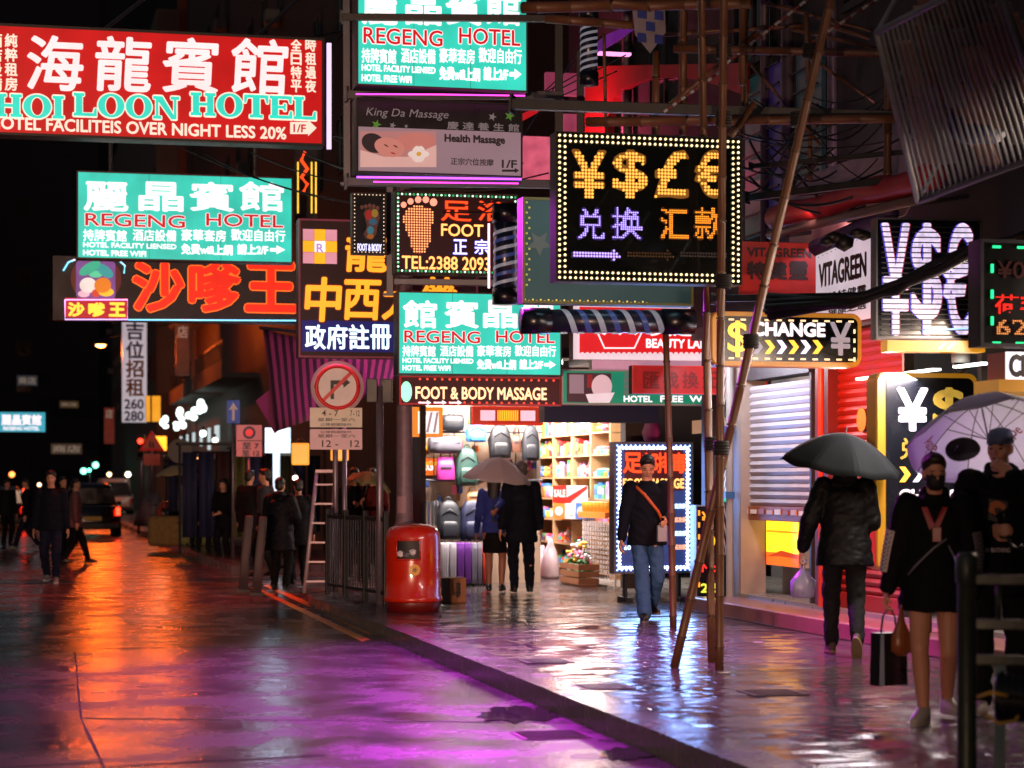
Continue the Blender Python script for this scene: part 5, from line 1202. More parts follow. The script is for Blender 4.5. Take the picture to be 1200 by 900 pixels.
    for an, fd in ((aL, g('tL', (0.1, -1, 0))), (aR, g('tR', (-.1, -1, 0)))):
        fd = Vector(fd).normalized(); sd = fd.cross(Z) if abs(fd.z) < .95 else Vector((1, 0, 0)); sd.normalize(); fu = sd.cross(fd)
        q = MB(); heel = an-fd*.022*h-fu*.026*h
        Ms = Matrix((sd, -fd, fu)).transposed()
        q.loft([(heel+fd*.055*h-fu*.012*h, .024*h, .075*h, Ms), (heel+fd*.055*h, .026*h, .077*h, Ms), (heel+fd*.05*h+fu*.012*h, .026*h, .072*h, Ms), (heel+fd*.034*h+fu*.028*h, .024*h, .052*h, Ms), (an+fu*.018*h, .023*h, .026*h, Ms)], 20)
        so = q.build('shoe', g('shoes'), e, 'all')
        if g('sole'):
            q = MB(); q.loft([(heel+fd*.055*h-fu*.019*h, .0265*h, .078*h, Ms), (heel+fd*.055*h-fu*.006*h, .0275*h, .079*h, Ms)], 20); q.build('sole', g('sole'), so)
        if g('shoestripe'):
            for sx in (-1, 1):
                q = MB()
                for k in range(3):
                    p = heel+fd*(.035+.013*k)*h+sd*sx*.0262*h; q.poly3([p+fu*.0*h, p+fd*.006*h, p+fd*.006*h+fu*.024*h-fd*.012*h-sd*sx*.003*h, p+fu*.024*h-fd*.012*h-sd*sx*.003*h])
                q.build('shoe_stripe', g('shoestripe'), so)
    e_info = dict(e=e, h=h, sh=sh, hip=hip, up=up, gL=gl, gR=gr2, wL=wL, wR=wR, eL=eL, eR=eR, shL=shL, shR=shR, hp=hp_, nk=nk, HM=HM, fy=fy, rx=rx)
    return e_info
def gl_(pos, face, h, W):
    """world point -> wrist target (fractions of height) of a person standing at pos"""
    q = Matrix.Rotation(-math.radians(face), 3, 'Z') @ (Vector(W)-Vector(pos)); q = q+Vector((0, .05, -.06)); return tuple(q/h)
def wpt(info, p): 
    e = info['e']; return Matrix.Translation(e.location) @ Matrix.Rotation(e.rotation_euler.z, 4, 'Z') @ Vector(p)
def umbrella(label, top, grip, R_, m, shaftm, depth=None, n=8, name='umbrella', trans=False, phase=.2, decals=None, lit=None):
    """canopy of n panels, ribs, shaft and handle from grip to top"""
    top, grip = Vector(top), Vector(grip); ax = (top-grip).normalized(); e = thing('umbrella', label, 'umbrella', grip)
    q_ = Vector((0, 0, 1)).rotation_difference(ax); e.rotation_euler = q_.to_euler(); L_ = (top-grip).length; dp = depth or R_*.42
    def surf(r, a, off=0):
        k = (a-phase)/(2*math.pi/n); fr = abs((k % 1)-.5)*2        # 1 on a rib, 0 mid panel
        sag = (1-fr**1.3)*.11*r*r
        rr = r*(1-.05*(1-fr**1.5)*r); z = L_-dp*(r**1.75)+ -sag*R_*.0
        ns = Vector((math.cos(a)*r*.7, math.sin(a)*r*.7, 1)).normalized()
        return Vector((rr*R_*math.cos(a), rr*R_*math.sin(a), z-sag*R_*.45))+ns*off
    q = MB(); NR, NA = 9, n*8; top_ = q.bm.verts.new((0, 0, L_)); rows = []
    for i in range(1, NR+1): rows.append([q.bm.verts.new(surf(i/NR, 2*math.pi*k/NA)) for k in range(NA)])
    for k in range(NA):
        q.bm.faces.new((top_, rows[0][k], rows[0][(k+1) % NA]))
        for i in range(NR-1): q.bm.faces.new((rows[i][k], rows[i+1][k], rows[i+1][(k+1) % NA], rows[i][(k+1) % NA]))
    c = q.build('canopy', m, e, 'all'); c.data.set_sharp_from_angle(angle=math.radians(9)); md = c.modifiers.new('s', 'SOLIDIFY'); md.thickness = .003; md.offset = 0
    for k in range(n):
        a = phase+2*math.pi*k/n; MB().path([surf(i/8, a, -.008) for i in range(1, 9)]+[surf(1.0, a, 0)+Vector((math.cos(a)*.015, math.sin(a)*.015, -.006))], .0035, 5).build('rib', shaftm, e, 'all')
        MB().tube((0, 0, L_-dp*.95), surf(.5, a, -.01), .003, seg=5).build('stretcher', shaftm, e)
    MB().tube((0, 0, -.04), (0, 0, L_+.055), .006, seg=8).build('shaft', shaftm, e, 'all')
    MB().path([(0, 0, .08), (0, 0, -.08), (.015, 0, -.12), (.05, 0, -.135), (.075, 0, -.11)], .013, 8).build('handle', black, e, 'all')
    for t, a0, r0, hgt, wdt, mm, *of in decals or ():
        vs_, fs = t if isinstance(t, tuple) else glyphs(t, .01)
        me = bpy.data.meshes.new('logo'); pts_ = []
        for x, y in vs_:
            r = r0-(y-.5)*hgt/R_; a = a0+(x-.5)*wdt/(R_*r0); pts_.append(surf(r, a, of[0] if of else -.008))
        me.from_pydata(pts_, [], fs); me.materials.append(mm); o = bpy.data.objects.new('logo_print', me); COL.objects.link(o); o.parent = e
    return e
cl = lambda k, c, r=.8, b=.35: mat('cloth_'+k, c, r, 0, .35, 14, b, 0, .12)
c_black = cl('black', '#0c0c0f'); c_navy = cl('navy', '#12172a'); c_dnavy = cl('dark_navy', '#0b0f1a'); c_jean = cl('jeans', '#36557f'); c_blue = cl('blue', '#2a3578'); c_char = cl('charcoal', '#17181a')
s_white = mat('shoe_white', '#b0aca8', .5); s_black = mat('shoe_black', '#0c0c0d', .35); s_grey = mat('shoe_grey', '#6a6668', .5)
def dropdist(px, py, z=0): 
    p = pave(px, py) if z == 0 else road(px, py); return p
# man in jeans
p = pave(758, 727)
J = person('man in dark jumper and blue jeans with an orange bag strap, looking down', p, 8, 1.76, dict(top=c_dnavy, topname='jumper', legs=c_jean, shoes=s_black, sole=s_grey, fL=(.05, .14, .075), fR=(-.045, -.15, .045), kneeL=(.15, -1, 0), hR=(-.17, -.07, .49), hL=(.085, -.15, .6), elL=(.45, 1, -.2), pitch=.42, hem=-.055, flare=.045, thick=1.08, curlR=.9, drop=.012, tR=(-.25, -1, 0), tL=(.35, -1, 0), yaw=-6))
e = J['e']; h = J['h']
MB().path([(.09*h*-1, -.03, .825*h), (-.03*h, -.13*h*.62, .76*h), (.05*h, -.135*h*.65, .66*h), (.108*h, -.06*h, .55*h)], .017, 6).build('bag_strap', mat('strap_orange', '#b8501c', .5), e, 'all')
S = thing('paper_bag', 'small pale bag held in the bent hand of the man in jeans', 'bag', wpt(J, J['gL'][0]), math.radians(8))
MB().box(-.05, .05, -.03, .03, -.19, -.02, .006).build('bag_body', mat('paper_pale', '#8a8a94', .5), S); MB().torus((0, 0, -.02), .03, .004, 'Y', 12, 5, .5).build('handle', MC['paper_pale'], S, 'all')
# couple seen from behind under the white umbrella
pw = pave(579, 694); pm = pave(611, 695)
uc = at(585, 536, 27.95); ug = uc-Vector((.06, -.02, .68))
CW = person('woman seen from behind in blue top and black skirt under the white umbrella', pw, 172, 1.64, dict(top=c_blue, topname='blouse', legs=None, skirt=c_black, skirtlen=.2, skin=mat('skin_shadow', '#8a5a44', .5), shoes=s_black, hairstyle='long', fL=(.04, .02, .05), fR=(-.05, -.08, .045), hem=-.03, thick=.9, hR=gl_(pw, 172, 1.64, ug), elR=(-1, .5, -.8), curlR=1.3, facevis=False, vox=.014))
CM = person('man seen from behind in a dark navy suit beside the woman in blue', pm, 184, 1.75, dict(top=c_dnavy, legs=c_dnavy, shoes=s_black, hair='grey', hairstyle='bald', fL=(.05, -.05, .045), fR=(-.06, .05, .05), hem=-.13, thick=1.1, facevis=False, vox=.014, hL=(.16, 0, .46), yaw=12))
g1 = wpt(CW, CW['gR'][0])
umbrella('white umbrella over the couple at the bag shop', uc, g1, .46, cloth_thin('umbrella_white', '#f6ecec', .8), steel, .3)
# man walking away under the black umbrella
p = pave(990, 768); tp = at(991, 508, 18.05); ug = tp-Vector((.0, -.16, .72))
BM = person('man walking away in dark padded jacket under the black umbrella', p, 176, 1.76, dict(top=cl('puffer', '#07080b', .55), topname='padded_jacket', legs=c_char, shoes=mat('shoe_brown', '#3a2c20', .6), sole=mat('sole_tan', '#6a5a40', .6), hairstyle='short', fL=(.055, -.13, .05), fR=(-.045, .14, .085), tR=(-.1, -.55, -.85), hem=-.085, thick=1.22, facevis=False, hood=True, hL=(.2, -.02, .51), hR=gl_(p, 176, 1.76, ug), elR=(-1, .5, -.9), curlL=1.3, curlR=1.4, pitch=.3, lean=.05))
for k in range(8):
    q = MB(); z = (.5+.042*k)*BM['h']
    q.torus((0, 0, 0), 1, .035, 'Z', 32, 6); bmesh.ops.transform(q.bm, matrix=Matrix.Translation((0, -.01*(k)*.2, z)) @ Matrix.Diagonal((.108*1.22*BM['h']*(.95+.05*math.sin(k)), .079*1.22*BM['h'], .3, 1)), verts=q.bm.verts)
g1 = wpt(BM, BM['gR'][0])
umbrella('large black umbrella held by the man walking away', tp, g1, .52, mat('umbrella_black', '#0f1314', .85, 0, .25, 4, .05, 0, .08), dark, .27, phase=.15)
S = thing('plastic_bag', 'lavender plastic takeaway bag in the hand of the man with black umbrella', 'bag', wpt(BM, BM['gL'][0]), .2)
q = MB().loft([((0, 0, -.31), .075, .06), ((0, 0, -.3), .1, .075), ((0, .0, -.17), .115, .08), ((0, 0, -.12), .06, .05), ((0, 0, -.06), .02, .02), ((0, 0, .01), .012, .012)], 16)
for v in q.bm.verts: v.co += Vector((RN.uniform(-.008, .008), RN.uniform(-.008, .008), 0))
q.build('bag_body', mat('plastic_lavender', '#8a86a8', .3, 0, .15, 14, .3), S, 'all'); MB().torus((0, 0, .0), .03, .006, 'Y', 12, 5).build('handle', MC['plastic_lavender'], S, 'all')
# girl with mask
p = pave(1095, 846)
G = person('girl in black hoodie with white printed sleeves, black face mask and bare legs', p, -14, 1.63, dict(top=c_black, topname='hoodie', legs=None, skirt=cl('shorts', '#101014'), skirtlen=.1, shoes=s_white, sole=mat('sole_white', '#a8a49e', .5), shoestripe=black, hairstyle='bun', hair='brown', mask=mat('mask_black', '#0c0c10', .7), fL=(.04, .13, .065), fR=(-.035, -.07, .045), hem=-.1, thick=1.2, hR=(-.175, -.03, .47), hL=(.13, -.06, .5), pitch=.16, yaw=16, hood=True, curlR=1.25, vox=.01, bvox=.0075, tL=(.5, -1, 0), tR=(-.35, -1, 0)))
e = G['e']; h = G['h']
def sleeve_print(info, sh, el, wr, side, rad, mm, mi):
    """printed panel lying on the outer side of a sleeve"""
    h = info['h']; d = (wr-sh).normalized(); out = Vector((side*.75, -.66, 0)); out = (out-d*out.dot(d)).normalized(); tg = d.cross(out).normalized()
    def pt_(u, v, off):
        c = sh.lerp(el, min(1, u*2)) if u < .5 else el.lerp(wr, (u-.5)*2)
        dd = (el-sh).normalized() if u < .5 else (wr-el).normalized(); o_ = (out-dd*out.dot(dd)).normalized(); t_ = dd.cross(o_).normalized(); r = rad*(1.0-.36*u)+off
        return c+(o_*math.cos(v)+t_*math.sin(v))*r
    q = MB(); R_ = []
    for i in range(13): R_.append([q.bm.verts.new(pt_(.3+.5*i/12, (k-3)*.17, .012)) for k in range(7)])
    for a, b in zip(R_, R_[1:]):
        for k in range(6): q.bm.faces.new((a[k], a[k+1], b[k+1], b[k]))
    po = q.build('sleeve_print', mm, info['e'], 'all'); q = MB()
    for j in range(9):
        u0 = .31+.053*j
        q.poly3([pt_(u0, -.42, .0155), pt_(u0+.03, -.3, .0155), pt_(u0+.022, .42, .0155), pt_(u0+.004, .3, .0155)]); q.poly3([pt_(u0+.032, -.1, .0155), pt_(u0+.05, -.1, .0155), pt_(u0+.044, .2, .0155), pt_(u0+.03, .2, .0155)])
    q.build('letter_print', mi, po)
pw_ = mat('print_white', '#b8aeb0', .6)
sleeve_print(G, G['shR'], G['eR'], G['wR'], -1, .089, pw_, ink); sleeve_print(G, G['shL'], G['eL'], G['wL'], 1, .089, mat('print_grey', '#5a585c', .6), ink)
q = MB(); q.poly3([(-.07, -.142, 1.31), (-.035, -.15, 1.31), (.012, -.152, 1.2), (-.02, -.152, 1.17)]).poly3([(.085, -.14, 1.31), (.055, -.15, 1.31), (.005, -.1525, 1.2), (.03, -.1525, 1.17)])
q.build('red_lanyard', mat('lanyard_red', '#8a1a22', .5), e); MB().box(-.005, .05, -.16, -.15, 1.1, 1.19, .004).build('pouch', mat('pouch_red', '#7a1820', .4), e)
MB().path([(.08, -.16, 1.12), (0, -.17, 1.06), (-.1, -.155, .96), (-.15, -.12, .9)], .007, 6).build('bag_strap', mat('strap_grey', '#6a6a70', .4), e, 'all')
MB().path([(.09, -.15, 1.08), (.13, -.15, 1.0), (.16, -.14, .93)], .006, 6).build('zip', MC['strap_grey'], e, 'all')
gr_w = wpt(G, G['gR'][0])
S = thing('paper_bag', 'glossy black paper carrier bag with pale edge in the girl’s hand'.replace('’', "'"), 'bag', gr_w, .5)
MB().prism([(-.11, -.48), (.11, -.48), (.1, -.16), (-.1, -.16)], -.045, .045).build('bag_body', mat('paper_black', '#0f1116', .3), S); MB().prism([(-.108, -.478), (-.07, -.478), (-.075, -.165), (-.098, -.165)], -.0485, -.0455).build('pale_panel', mat('paper_blue_pale', '#8a9ab0', .35), S)
MB().path([(-.06, 0, -.16), (-.045, 0, -.06), (0, 0, -.005), (.045, 0, -.06), (.06, 0, -.16)], .006, 6).build('handle', ink, S, 'all')
S = thing('plastic_bag', 'small clear bag with a brown bun in the girl\'s hand', 'bag', gr_w+Vector((.07, -.03, 0)), .3)
q = MB().loft([((0, 0, -.3), .03, .03), ((0, 0, -.27), .07, .05), ((0, 0, -.18), .065, .045), ((0, 0, -.09), .025, .02), ((0, 0, 0), .01, .01)], 14); q.build('bag_body', mat('bun_brown', '#7a4420', .35, 0, .4, 14, .4), S, 'all'); MB().tube((0, 0, -.09), (0, 0, .01), .012, .004, 8).build('neck', mat('plastic_pale', '#9a9088', .3), S)
# smoking man
p3 = at(1172, 567, 13.4); p = Vector((p3.x, p3.y, 0))
SM = person('man in black hoodie and backwards blue cap smoking under the white umbrella', p, -16, 1.80, dict(top=c_black, topname='hoodie', legs=c_char, shoes=s_white, hairstyle='cap', capmat=mat('cap_blue', '#4a5878', .6, 0, .2, 9), fL=(.06, 0, .045), fR=(-.06, -.03, .045), hem=-.1, thick=1.25, hood=True, hL=(.045, -.115, .835), elL=(1.2, -.1, -1), curlL=.8, pnL=(-.4, 1, 0), hR=gl_(p, -16, 1.80, at(1160, 610, 13.2)), elR=(-1, .6, -.8), curlR=1.35, pnR=(1, 0, 0), pitch=.08, yaw=-14, vox=.01, bvox=.0075))
e = SM['e']; h = SM['h']
mo = SM['hp'](0.006, -.055, -.03); MB().tube(mo, mo+SM['HM'] @ Vector((.012, -.06, -.016)), .004, seg=8).build('cigarette', mat('cigarette_white', '#c8c0b4', .6), e)
cz = 1.27
mo_ = MB().prism([(-.065, cz-.16), (.05, cz-.16), (.055, cz+.07), (-.06, cz+.09)], -.163, -.15).build('chest_panel', mat('print_olive', '#1e1c16', .6), e)
MB().prism([(.05*math.cos(k*.35)-.01+.006*math.sin(k*1.7), cz+.03+.045*math.sin(k*.35)) for k in range(18)], -.167, -.1635).build('emblem_print', mat('print_orange', '#a8561c', .6), mo_); MB().prism([(.026*math.cos(k*.5)-.0, cz+.012+.02*math.sin(k*.5)) for k in range(12)], -.17, -.1675).build('emblem_face', mat('print_dark_brown', '#2a1a10', .6), mo_)
vs_, fs = glyphs('IN BATHING', .02); me = bpy.data.meshes.new('lettering'); me.from_pydata([(-.08+x*.15, -.172, cz-.245+y*.028) for x, y in vs_], [], fs); me.materials.append(pw_); o = bpy.data.objects.new('lettering', me); COL.objects.link(o); o.parent = e
g1 = wpt(SM, SM['gR'][0])
uw = cloth_thin('umbrella_violet_white', '#eef0ff', .75)
red_ink = mat('logo_red_ink', '#b01c34', .5)
ovv = ([(0.5+.5*math.cos(k*math.pi/12), .5+.5*math.sin(k*math.pi/12)) for k in range(24)], [tuple(range(24))])
apef = ([(0.5+.42*math.cos(k*math.pi/10)+.05*math.sin(k*2.1), .5+.4*math.sin(k*math.pi/10)) for k in range(20)], [tuple(range(20))])
tpU = at(1149, 470, 13.62)
umbrella('white violet umbrella with red script and a black oval emblem at the right edge', tpU, g1, .53, uw, steel, .3, phase=.1, decals=[('Aape', 2.62, .74, .09, -.2, red_ink), ('Aape', .85, .6, .08, -.2, red_ink), (ovv, 1.85, .66, .14, -.26, ink), (apef, 1.85, .66, .08, -.13, mat('logo_grey', '#8a889a', .5), -.014)])
# walker on the road and the others on the left
p = road(60, 683)
person('young man in dark jumper walking towards the viewer on the wet road', p, 4, 1.80, dict(top=c_dnavy, topname='jumper', legs=c_navy, shoes=s_grey, sole=s_white, fL=(.05, -.05, .045), fR=(-.045, .06, .06), hem=-.05, thick=1.05, vox=.017, pitch=.06))
p = road(88, 661)
person('woman in pale pink jacket and black trousers behind the young man', p, 100, 1.7, dict(top=cl('pink', '#6a4a4a'), legs=c_black, shoes=s_black, hairstyle='tail', fL=(.04, -.15, .045), fR=(-.05, .13, .06), hem=-.09, thick=1.05, vox=.019, yaw=-30))
p = road(74, 659)
person('dark clothed man half hidden behind the young man on the road', p, 30, 1.74, dict(top=c_char, legs=c_black, shoes=s_black, fL=(.05, .08, .045), fR=(-.05, -.06, .045), vox=.02))
p = road(32, 645)
person('person in dark clothes striding to the left at the edge of the road', p, -80, 1.72, dict(top=c_black, legs=c_navy, shoes=s_grey, fL=(.05, -.17, .05), fR=(-.05, .16, .07), vox=.02))
p = road(8, 640)
person('dark figure at the far left edge of the road', p, 40, 1.7, dict(top=c_char, legs=c_black, shoes=s_black, vox=.02))
p = road(262, 659)
person('long haired woman in dark coat standing in front of the street stall', p, -20, 1.68, dict(top=c_black, topname='coat', legs=c_black, shoes=mat('shoe_beige', '#7a5a4a', .5), hairstyle='long', hem=-.12, hL=(.05, -.15, .6), hR=(-.06, -.15, .59), vox=.018))
p = road(328, 692)
person('person in dark quilted coat seen from behind near the ladder', p, 165, 1.68, dict(top=cl('puffer2', '#0c0c14', .6), topname='coat', legs=c_black, shoes=s_black, hem=-.16, thick=1.25, hood=True, facevis=False, vox=.016, hR=(-.1, -.16, .62)))
p = road(350, 686)
person('dark person beside the quilted coat holding something pale', p, 200, 1.66, dict(top=c_black, topname='coat', legs=c_black, shoes=s_black, hem=-.14, thick=1.15, vox=.018, hL=(.1, -.17, .6), facevis=False))
for px, lab, c, fa in ((415, 'person in black under the pale green umbrella, on the left', c_black, 10), (437, 'person in red and dark top under the pale green umbrella, on the right', cl('dark_red', '#4a1418'), -14)):
    p = pave(px, 683); I_ = person(lab, p, fa, 1.68, dict(top=c, legs=c_char, shoes=s_black, hL=(.02, -.15, .68) if px == 415 else (.12, -.08, .5), hR=(-.06, -.16, .7) if px == 437 else (-.15, 0, .47), vox=.017, pitch=.1, hairstyle='short'))
g1 = wpt(I_, I_['gR'][0]); g1.z += .0
umbrella('pale green umbrella over two people behind the railing', at(434, 553, 31), g1, .36, cloth_thin('umbrella_pale_green', '#a8a880', .5), steel, .22)
# ------------------------------------------------------------------ street furniture
# litter bin
def litter_bin(lab, p, s=1.0, m=None):
    e = thing('litter_bin', lab, 'litter bin', p, math.radians(-18)); e.scale = (s, s, s)
    m = m or mat('bin_red', '#b01e08', .28, 0, .15, 3, .05, .6)
    q = MB().lathe([(.30, 0), (.305, .1), (.305, .11)], 36); q.build('base', mat('bin_base', '#5a0d08', .4), e, 'all')
    q = MB().lathe([(.325, .112), (.335, .13), (.335, .16), (.322, .175), (.315, .4), (.312, .83), (.3, .9), (.26, .955), (.18, .985), (.05, .995), (.001, .996)], 40); q.build('barrel', m, e, 'all')
    for a0 in (-90, 90):
        q = MB(); R1 = []
        for zz_ in (.6, .63, .78, .81):
            row = []; ex = .035 if zz_ in (.63, .78) else 0
            for k in range(9):
                a = math.radians(a0+10-24-ex*0+48*k/8); row.append(q.bm.verts.new((.3165*math.cos(a), .3165*math.sin(a), zz_)))
            R1.append(row)
        for a, b in zip(R1, R1[1:]):
            for k in range(8): q.bm.faces.new((a[k], a[k+1], b[k+1], b[k]))
        q.build('opening', mat('bin_mouth', '#060506', .6), e)
        pts_ = [(.32*math.cos(math.radians(a0+10+d)), .32*math.sin(math.radians(a0+10+d)), z) for d, z in [(-25, .6), (-25, .81)]+[(-25+5*k, .815) for k in range(11)]+[(25, .81), (25, .6)]+[(25-5*k, .595) for k in range(11)]]
        MB().path(pts_+[pts_[0]], .011, 6).build('rim', m, e, 'all')
    a = math.radians(-66)
    for k, (da, z, c) in enumerate(((-.2, .66, 'white'), (-.05, .65, 'grey'), (.12, .68, 'white'))):
        aa = math.radians(-80)+da*1.4; MB().ell((.31*math.cos(aa), .31*math.sin(aa), z), (.05, .03, .045), 1).build('rubbish', mb_[c], e)
    q = MB(); c_ = Vector((math.cos(a), math.sin(a), 0)); t_ = Vector((-c_.y, c_.x, 0)); ps = []
    for k in range(20):
        b_ = 2*math.pi*k/20; off = t_*.065*math.cos(b_); d_ = (c_*.314+off); d_ = d_.normalized()*.3185; ps.append((d_.x, d_.y, .48+.065*math.sin(b_)))
    q.poly3(ps); em_ = q.build('round_sticker', mat('sticker_yellow', '#c89020', .45), e)
    q = MB(); ps = []
    for k in range(16):
        b_ = 2*math.pi*k/16; off = t_*.04*math.cos(b_)*(1 if k % 2 else .4); d_ = (c_*.314+off).normalized()*.3205; ps.append((d_.x, d_.y, .48+.04*math.sin(b_)*(1 if k % 2 else .4)))
    q.poly3(ps); q.build('figure_print', mat('sticker_brown', '#7a4a10', .5), em_)
    return e
litter_bin('glossy red litter bin with yellow round sticker near the kerb', pave(484, 716))
p = at(199, 567, 57); litter_bin('distant orange litter bin by the far kerb beside the stall', Vector((p.x, 57, 0)), 1.0, mat('bin_orange', '#b03a10', .35, 0, .15, 3))
# lamp column with stickers
p = at(474, 567, 25.6)
e = thing('lamp_column', 'thick pinkish street column covered in torn stickers behind the red bin', 'lamp post', (p.x, p.y, 0))
MB().lathe([(.15, 0), (.15, .9), (.105, 1.0), (.095, 1.4), (.09, 9)], 24).build('pole', mat('pole_pinkish', '#6a5560', .5, .1, .45, 14, .3), e, 'all')
for k in range(7):
    z = 1.1+k*.28; a0 = -1.57+RN.uniform(-.6, .6); q = MB(); R1 = []
    for zz_ in (z, z+RN.uniform(.12, .22)):
        R1.append([q.bm.verts.new(((.112-(.02 if z > 1.3 else .0))*math.cos(a0-.5+k2*.2), (.112-(.02 if z > 1.3 else 0))*math.sin(a0-.5+k2*.2), zz_)) for k2 in range(6)])
    for i in range(5): q.bm.faces.new((R1[0][i], R1[0][i+1], R1[1][i+1], R1[1][i]))
    q.build('torn_sticker', mat('torn%d' % (k % 3), ('#8a6a78', '#5a2a3a', '#9a8a90')[k % 3], .6), e)
# no right turn sign on its two posts
p = pave(397, 694); D_ = p.y
e = thing('traffic_sign', 'no right turn disc sign above a two part time plate on twin posts', 'road sign', p, ROT*.6)
sc_ = D_/F; zz = lambda py: HC-(py-H)*sc_; xx = lambda px: (px-397)*sc_
galv = mat('galvanised', '#7a6e7a', .4, .6, .25, 9)
MB().tube((xx(393), 0, 0), (xx(393), 0, zz(430)), .038).build('post', galv, e, 'all'); MB().tube((xx(404), .05, 0), (xx(404), .05, zz(500)), .034).build('post', galv, e, 'all')
q = MB().tube((xx(395), -.07, zz(454)), (xx(395), -.055, zz(454)), 31*sc_, seg=40); q.build('backing_disc', mat('sign_pale_back', '#a88a98', .5), e, True)
q = MB().tube((xx(395), -.078, zz(454)), (xx(395), -.071, zz(454)), 27*sc_, seg=40); q.build('disc', mat('road_sign_white', '#ece4e6', .45), e, True)
q = MB().torus((xx(395), -.082, zz(454)), 24.5*sc_, 2.6*sc_, 'Y', 40, 6); q.build('red_ring', mat('road_sign_red', '#d8141c', .4), e, 'all')
bk_ = mat('road_sign_black', '#14101a', .5)
MB().prism([(xx(387), zz(468)), (xx(391), zz(468)), (xx(391), zz(451)), (xx(402), zz(451)), (xx(402), zz(455)), (xx(410), zz(448.5)), (xx(402), zz(442)), (xx(402), zz(446)), (xx(387), zz(446))], -.083, -.079).build('arrow', bk_, e)
a, b = Vector((xx(377), 0, zz(471))), Vector((xx(412), 0, zz(436))); d = (b-a).normalized()*.001; n = Vector((-(b-a).z, 0, (b-a).x)).normalized()*2.1*sc_
MB().prism([((a+n).x, (a+n).z), ((b+n).x, (b+n).z), ((b-n).x, (b-n).z), ((a-n).x, (a-n).z)], -.088, -.084).build('red_bar', MC['road_sign_red'], e)
for y0, y1, t1, t2, c in ((478, 501, '4 - 7', '7 - 12', '#e6e0d0'), (503, 527, '12 -', '12', '#e8c4d0')):
    pl_ = MB().box(xx(363), xx(424), -.075, -.06, zz(y1), zz(y0), .004).build('time_plate', mat('plate'+c, c, .5), e)
    for t, u0, u1, v0, v1 in ((t1, 377, 396, y0+3 if y0 < 490 else y0+13, y0+10 if y0 < 490 else y0+21), (t2, 410, 421, y0+3 if y0 < 490 else y0+13, y0+10 if y0 < 490 else y0+21), ('星期一至六', 372, 416, y0+12 if y0 < 490 else y0+6, y0+16 if y0 < 490 else y0+10), ('公眾假期除外', 375, 412, y0+18 if y0 < 490 else y0+2, y0+21.5 if y0 < 490 else y0+5)):
        vs_, fs = glyphs(t, .01); me = bpy.data.meshes.new('lettering'); me.from_pydata([(xx(u0)+x*(u1-u0)*sc_, -.079, zz(v1)+y*(v1-v0)*sc_) for x, y in vs_], [], fs); me.materials.append(bk_); o = bpy.data.objects.new('lettering', me); COL.objects.link(o); o.parent = pl_
# post with the backs of two small boxes
p = pave(445, 708); e = thing('sign_post', 'grey post with two dark sign backs on top, left of the red bin', 'sign post', p); sc_ = p.y/F
MB().tube((0, 0, 0), (0, 0, (708-452)*sc_), .045).build('post', galv, e, 'all')
for a, b, y in ((430, 443, -.06), (446, 460, .04)): MB().box((a-445)*sc_, (b-445)*sc_, y-.06, y, (708-472)*sc_, (708-444)*sc_, .01).build('sign_box', mat('sign_box_grey', '#2c3030', .5), e)
# pedestrian railing
ra, rb = pave(384, 697), pave(452, 709); e = thing('pedestrian_railing', 'dark metal pedestrian railing between the ladder and the red bin', 'railing', ra, math.atan2((rb-ra).y, (rb-ra).x)); L_ = (rb-ra).length
for i in range(4): MB().box(L_*i/3-.03, L_*i/3+.03, -.03, .03, 0, 1.12, .006).build('post', dark, e)
q = MB(); q.box(0, L_, -.02, .02, 1.0, 1.05); q.box(0, L_, -.015, .015, .12, .16); q.build('rail', dark, e)
q = MB()
for i in range(1, 24): q.tube((L_*i/24, 0, .16), (L_*i/24, 0, 1.0), .009, seg=6)
q.build('grille', steel, e)
# folding ladder
p = pave(383, 694); e = thing('step_ladder', 'pale folding ladder leaning beside the road sign posts', 'ladder', p+Vector((-.06, 0, 0)), .1); sc_ = p.y/F
lm_ = mat('ladder_pale', '#a89098', .45, .3, .2, 6)
for sx in (-1, 1): MB().tube((-.07+sx*.17, -.2, 0), (.05+sx*.12, .1, 1.62), .028, seg=8).build('stile', lm_, e, 'all'); MB().tube((-.07+sx*.17, .5, 0), (.05+sx*.12, .14, 1.6), .018, seg=8).build('rear_leg', lm_, e, 'all')
for i in range(6): f = (i+.6)/6.3; c_ = Vector((-.07+.12*f, -.2+.3*f, 1.62*f)); MB().box(c_.x-.165+.04*f, c_.x+.165-.04*f, c_.y-.035, c_.y+.035, c_.z-.012, c_.z+.012).build('step', lm_, e)
MB().box(-.09, .19, .06, .16, 1.6, 1.64).build('top_cap', lm_, e)
# leaning bollard posts at the corner
for i, (px, py, lab) in enumerate(((285, 693, 'left one of the two slanted dull pink posts at the side street'), (301, 697, 'right one of the two slanted dull pink posts at the side street'))):
    p = road(px, py); e = thing('bollard', lab, 'bollard', p, .1)
    MB().loft([((0, 0, 0), .07, .05), ((.03, 0, .5), .065, .045), ((.09, 0, 1.1), .06, .04), ((.09, 0, 1.12), .05, .03)], 14, power=4).build('post', mat('post_dull_pink', '#4a3a3e', .6, 0, .4, 8, .3), e, 'all'); MB().box(-.1, .1, -.08, .08, 0, .03).build('base_plate', dark, e)
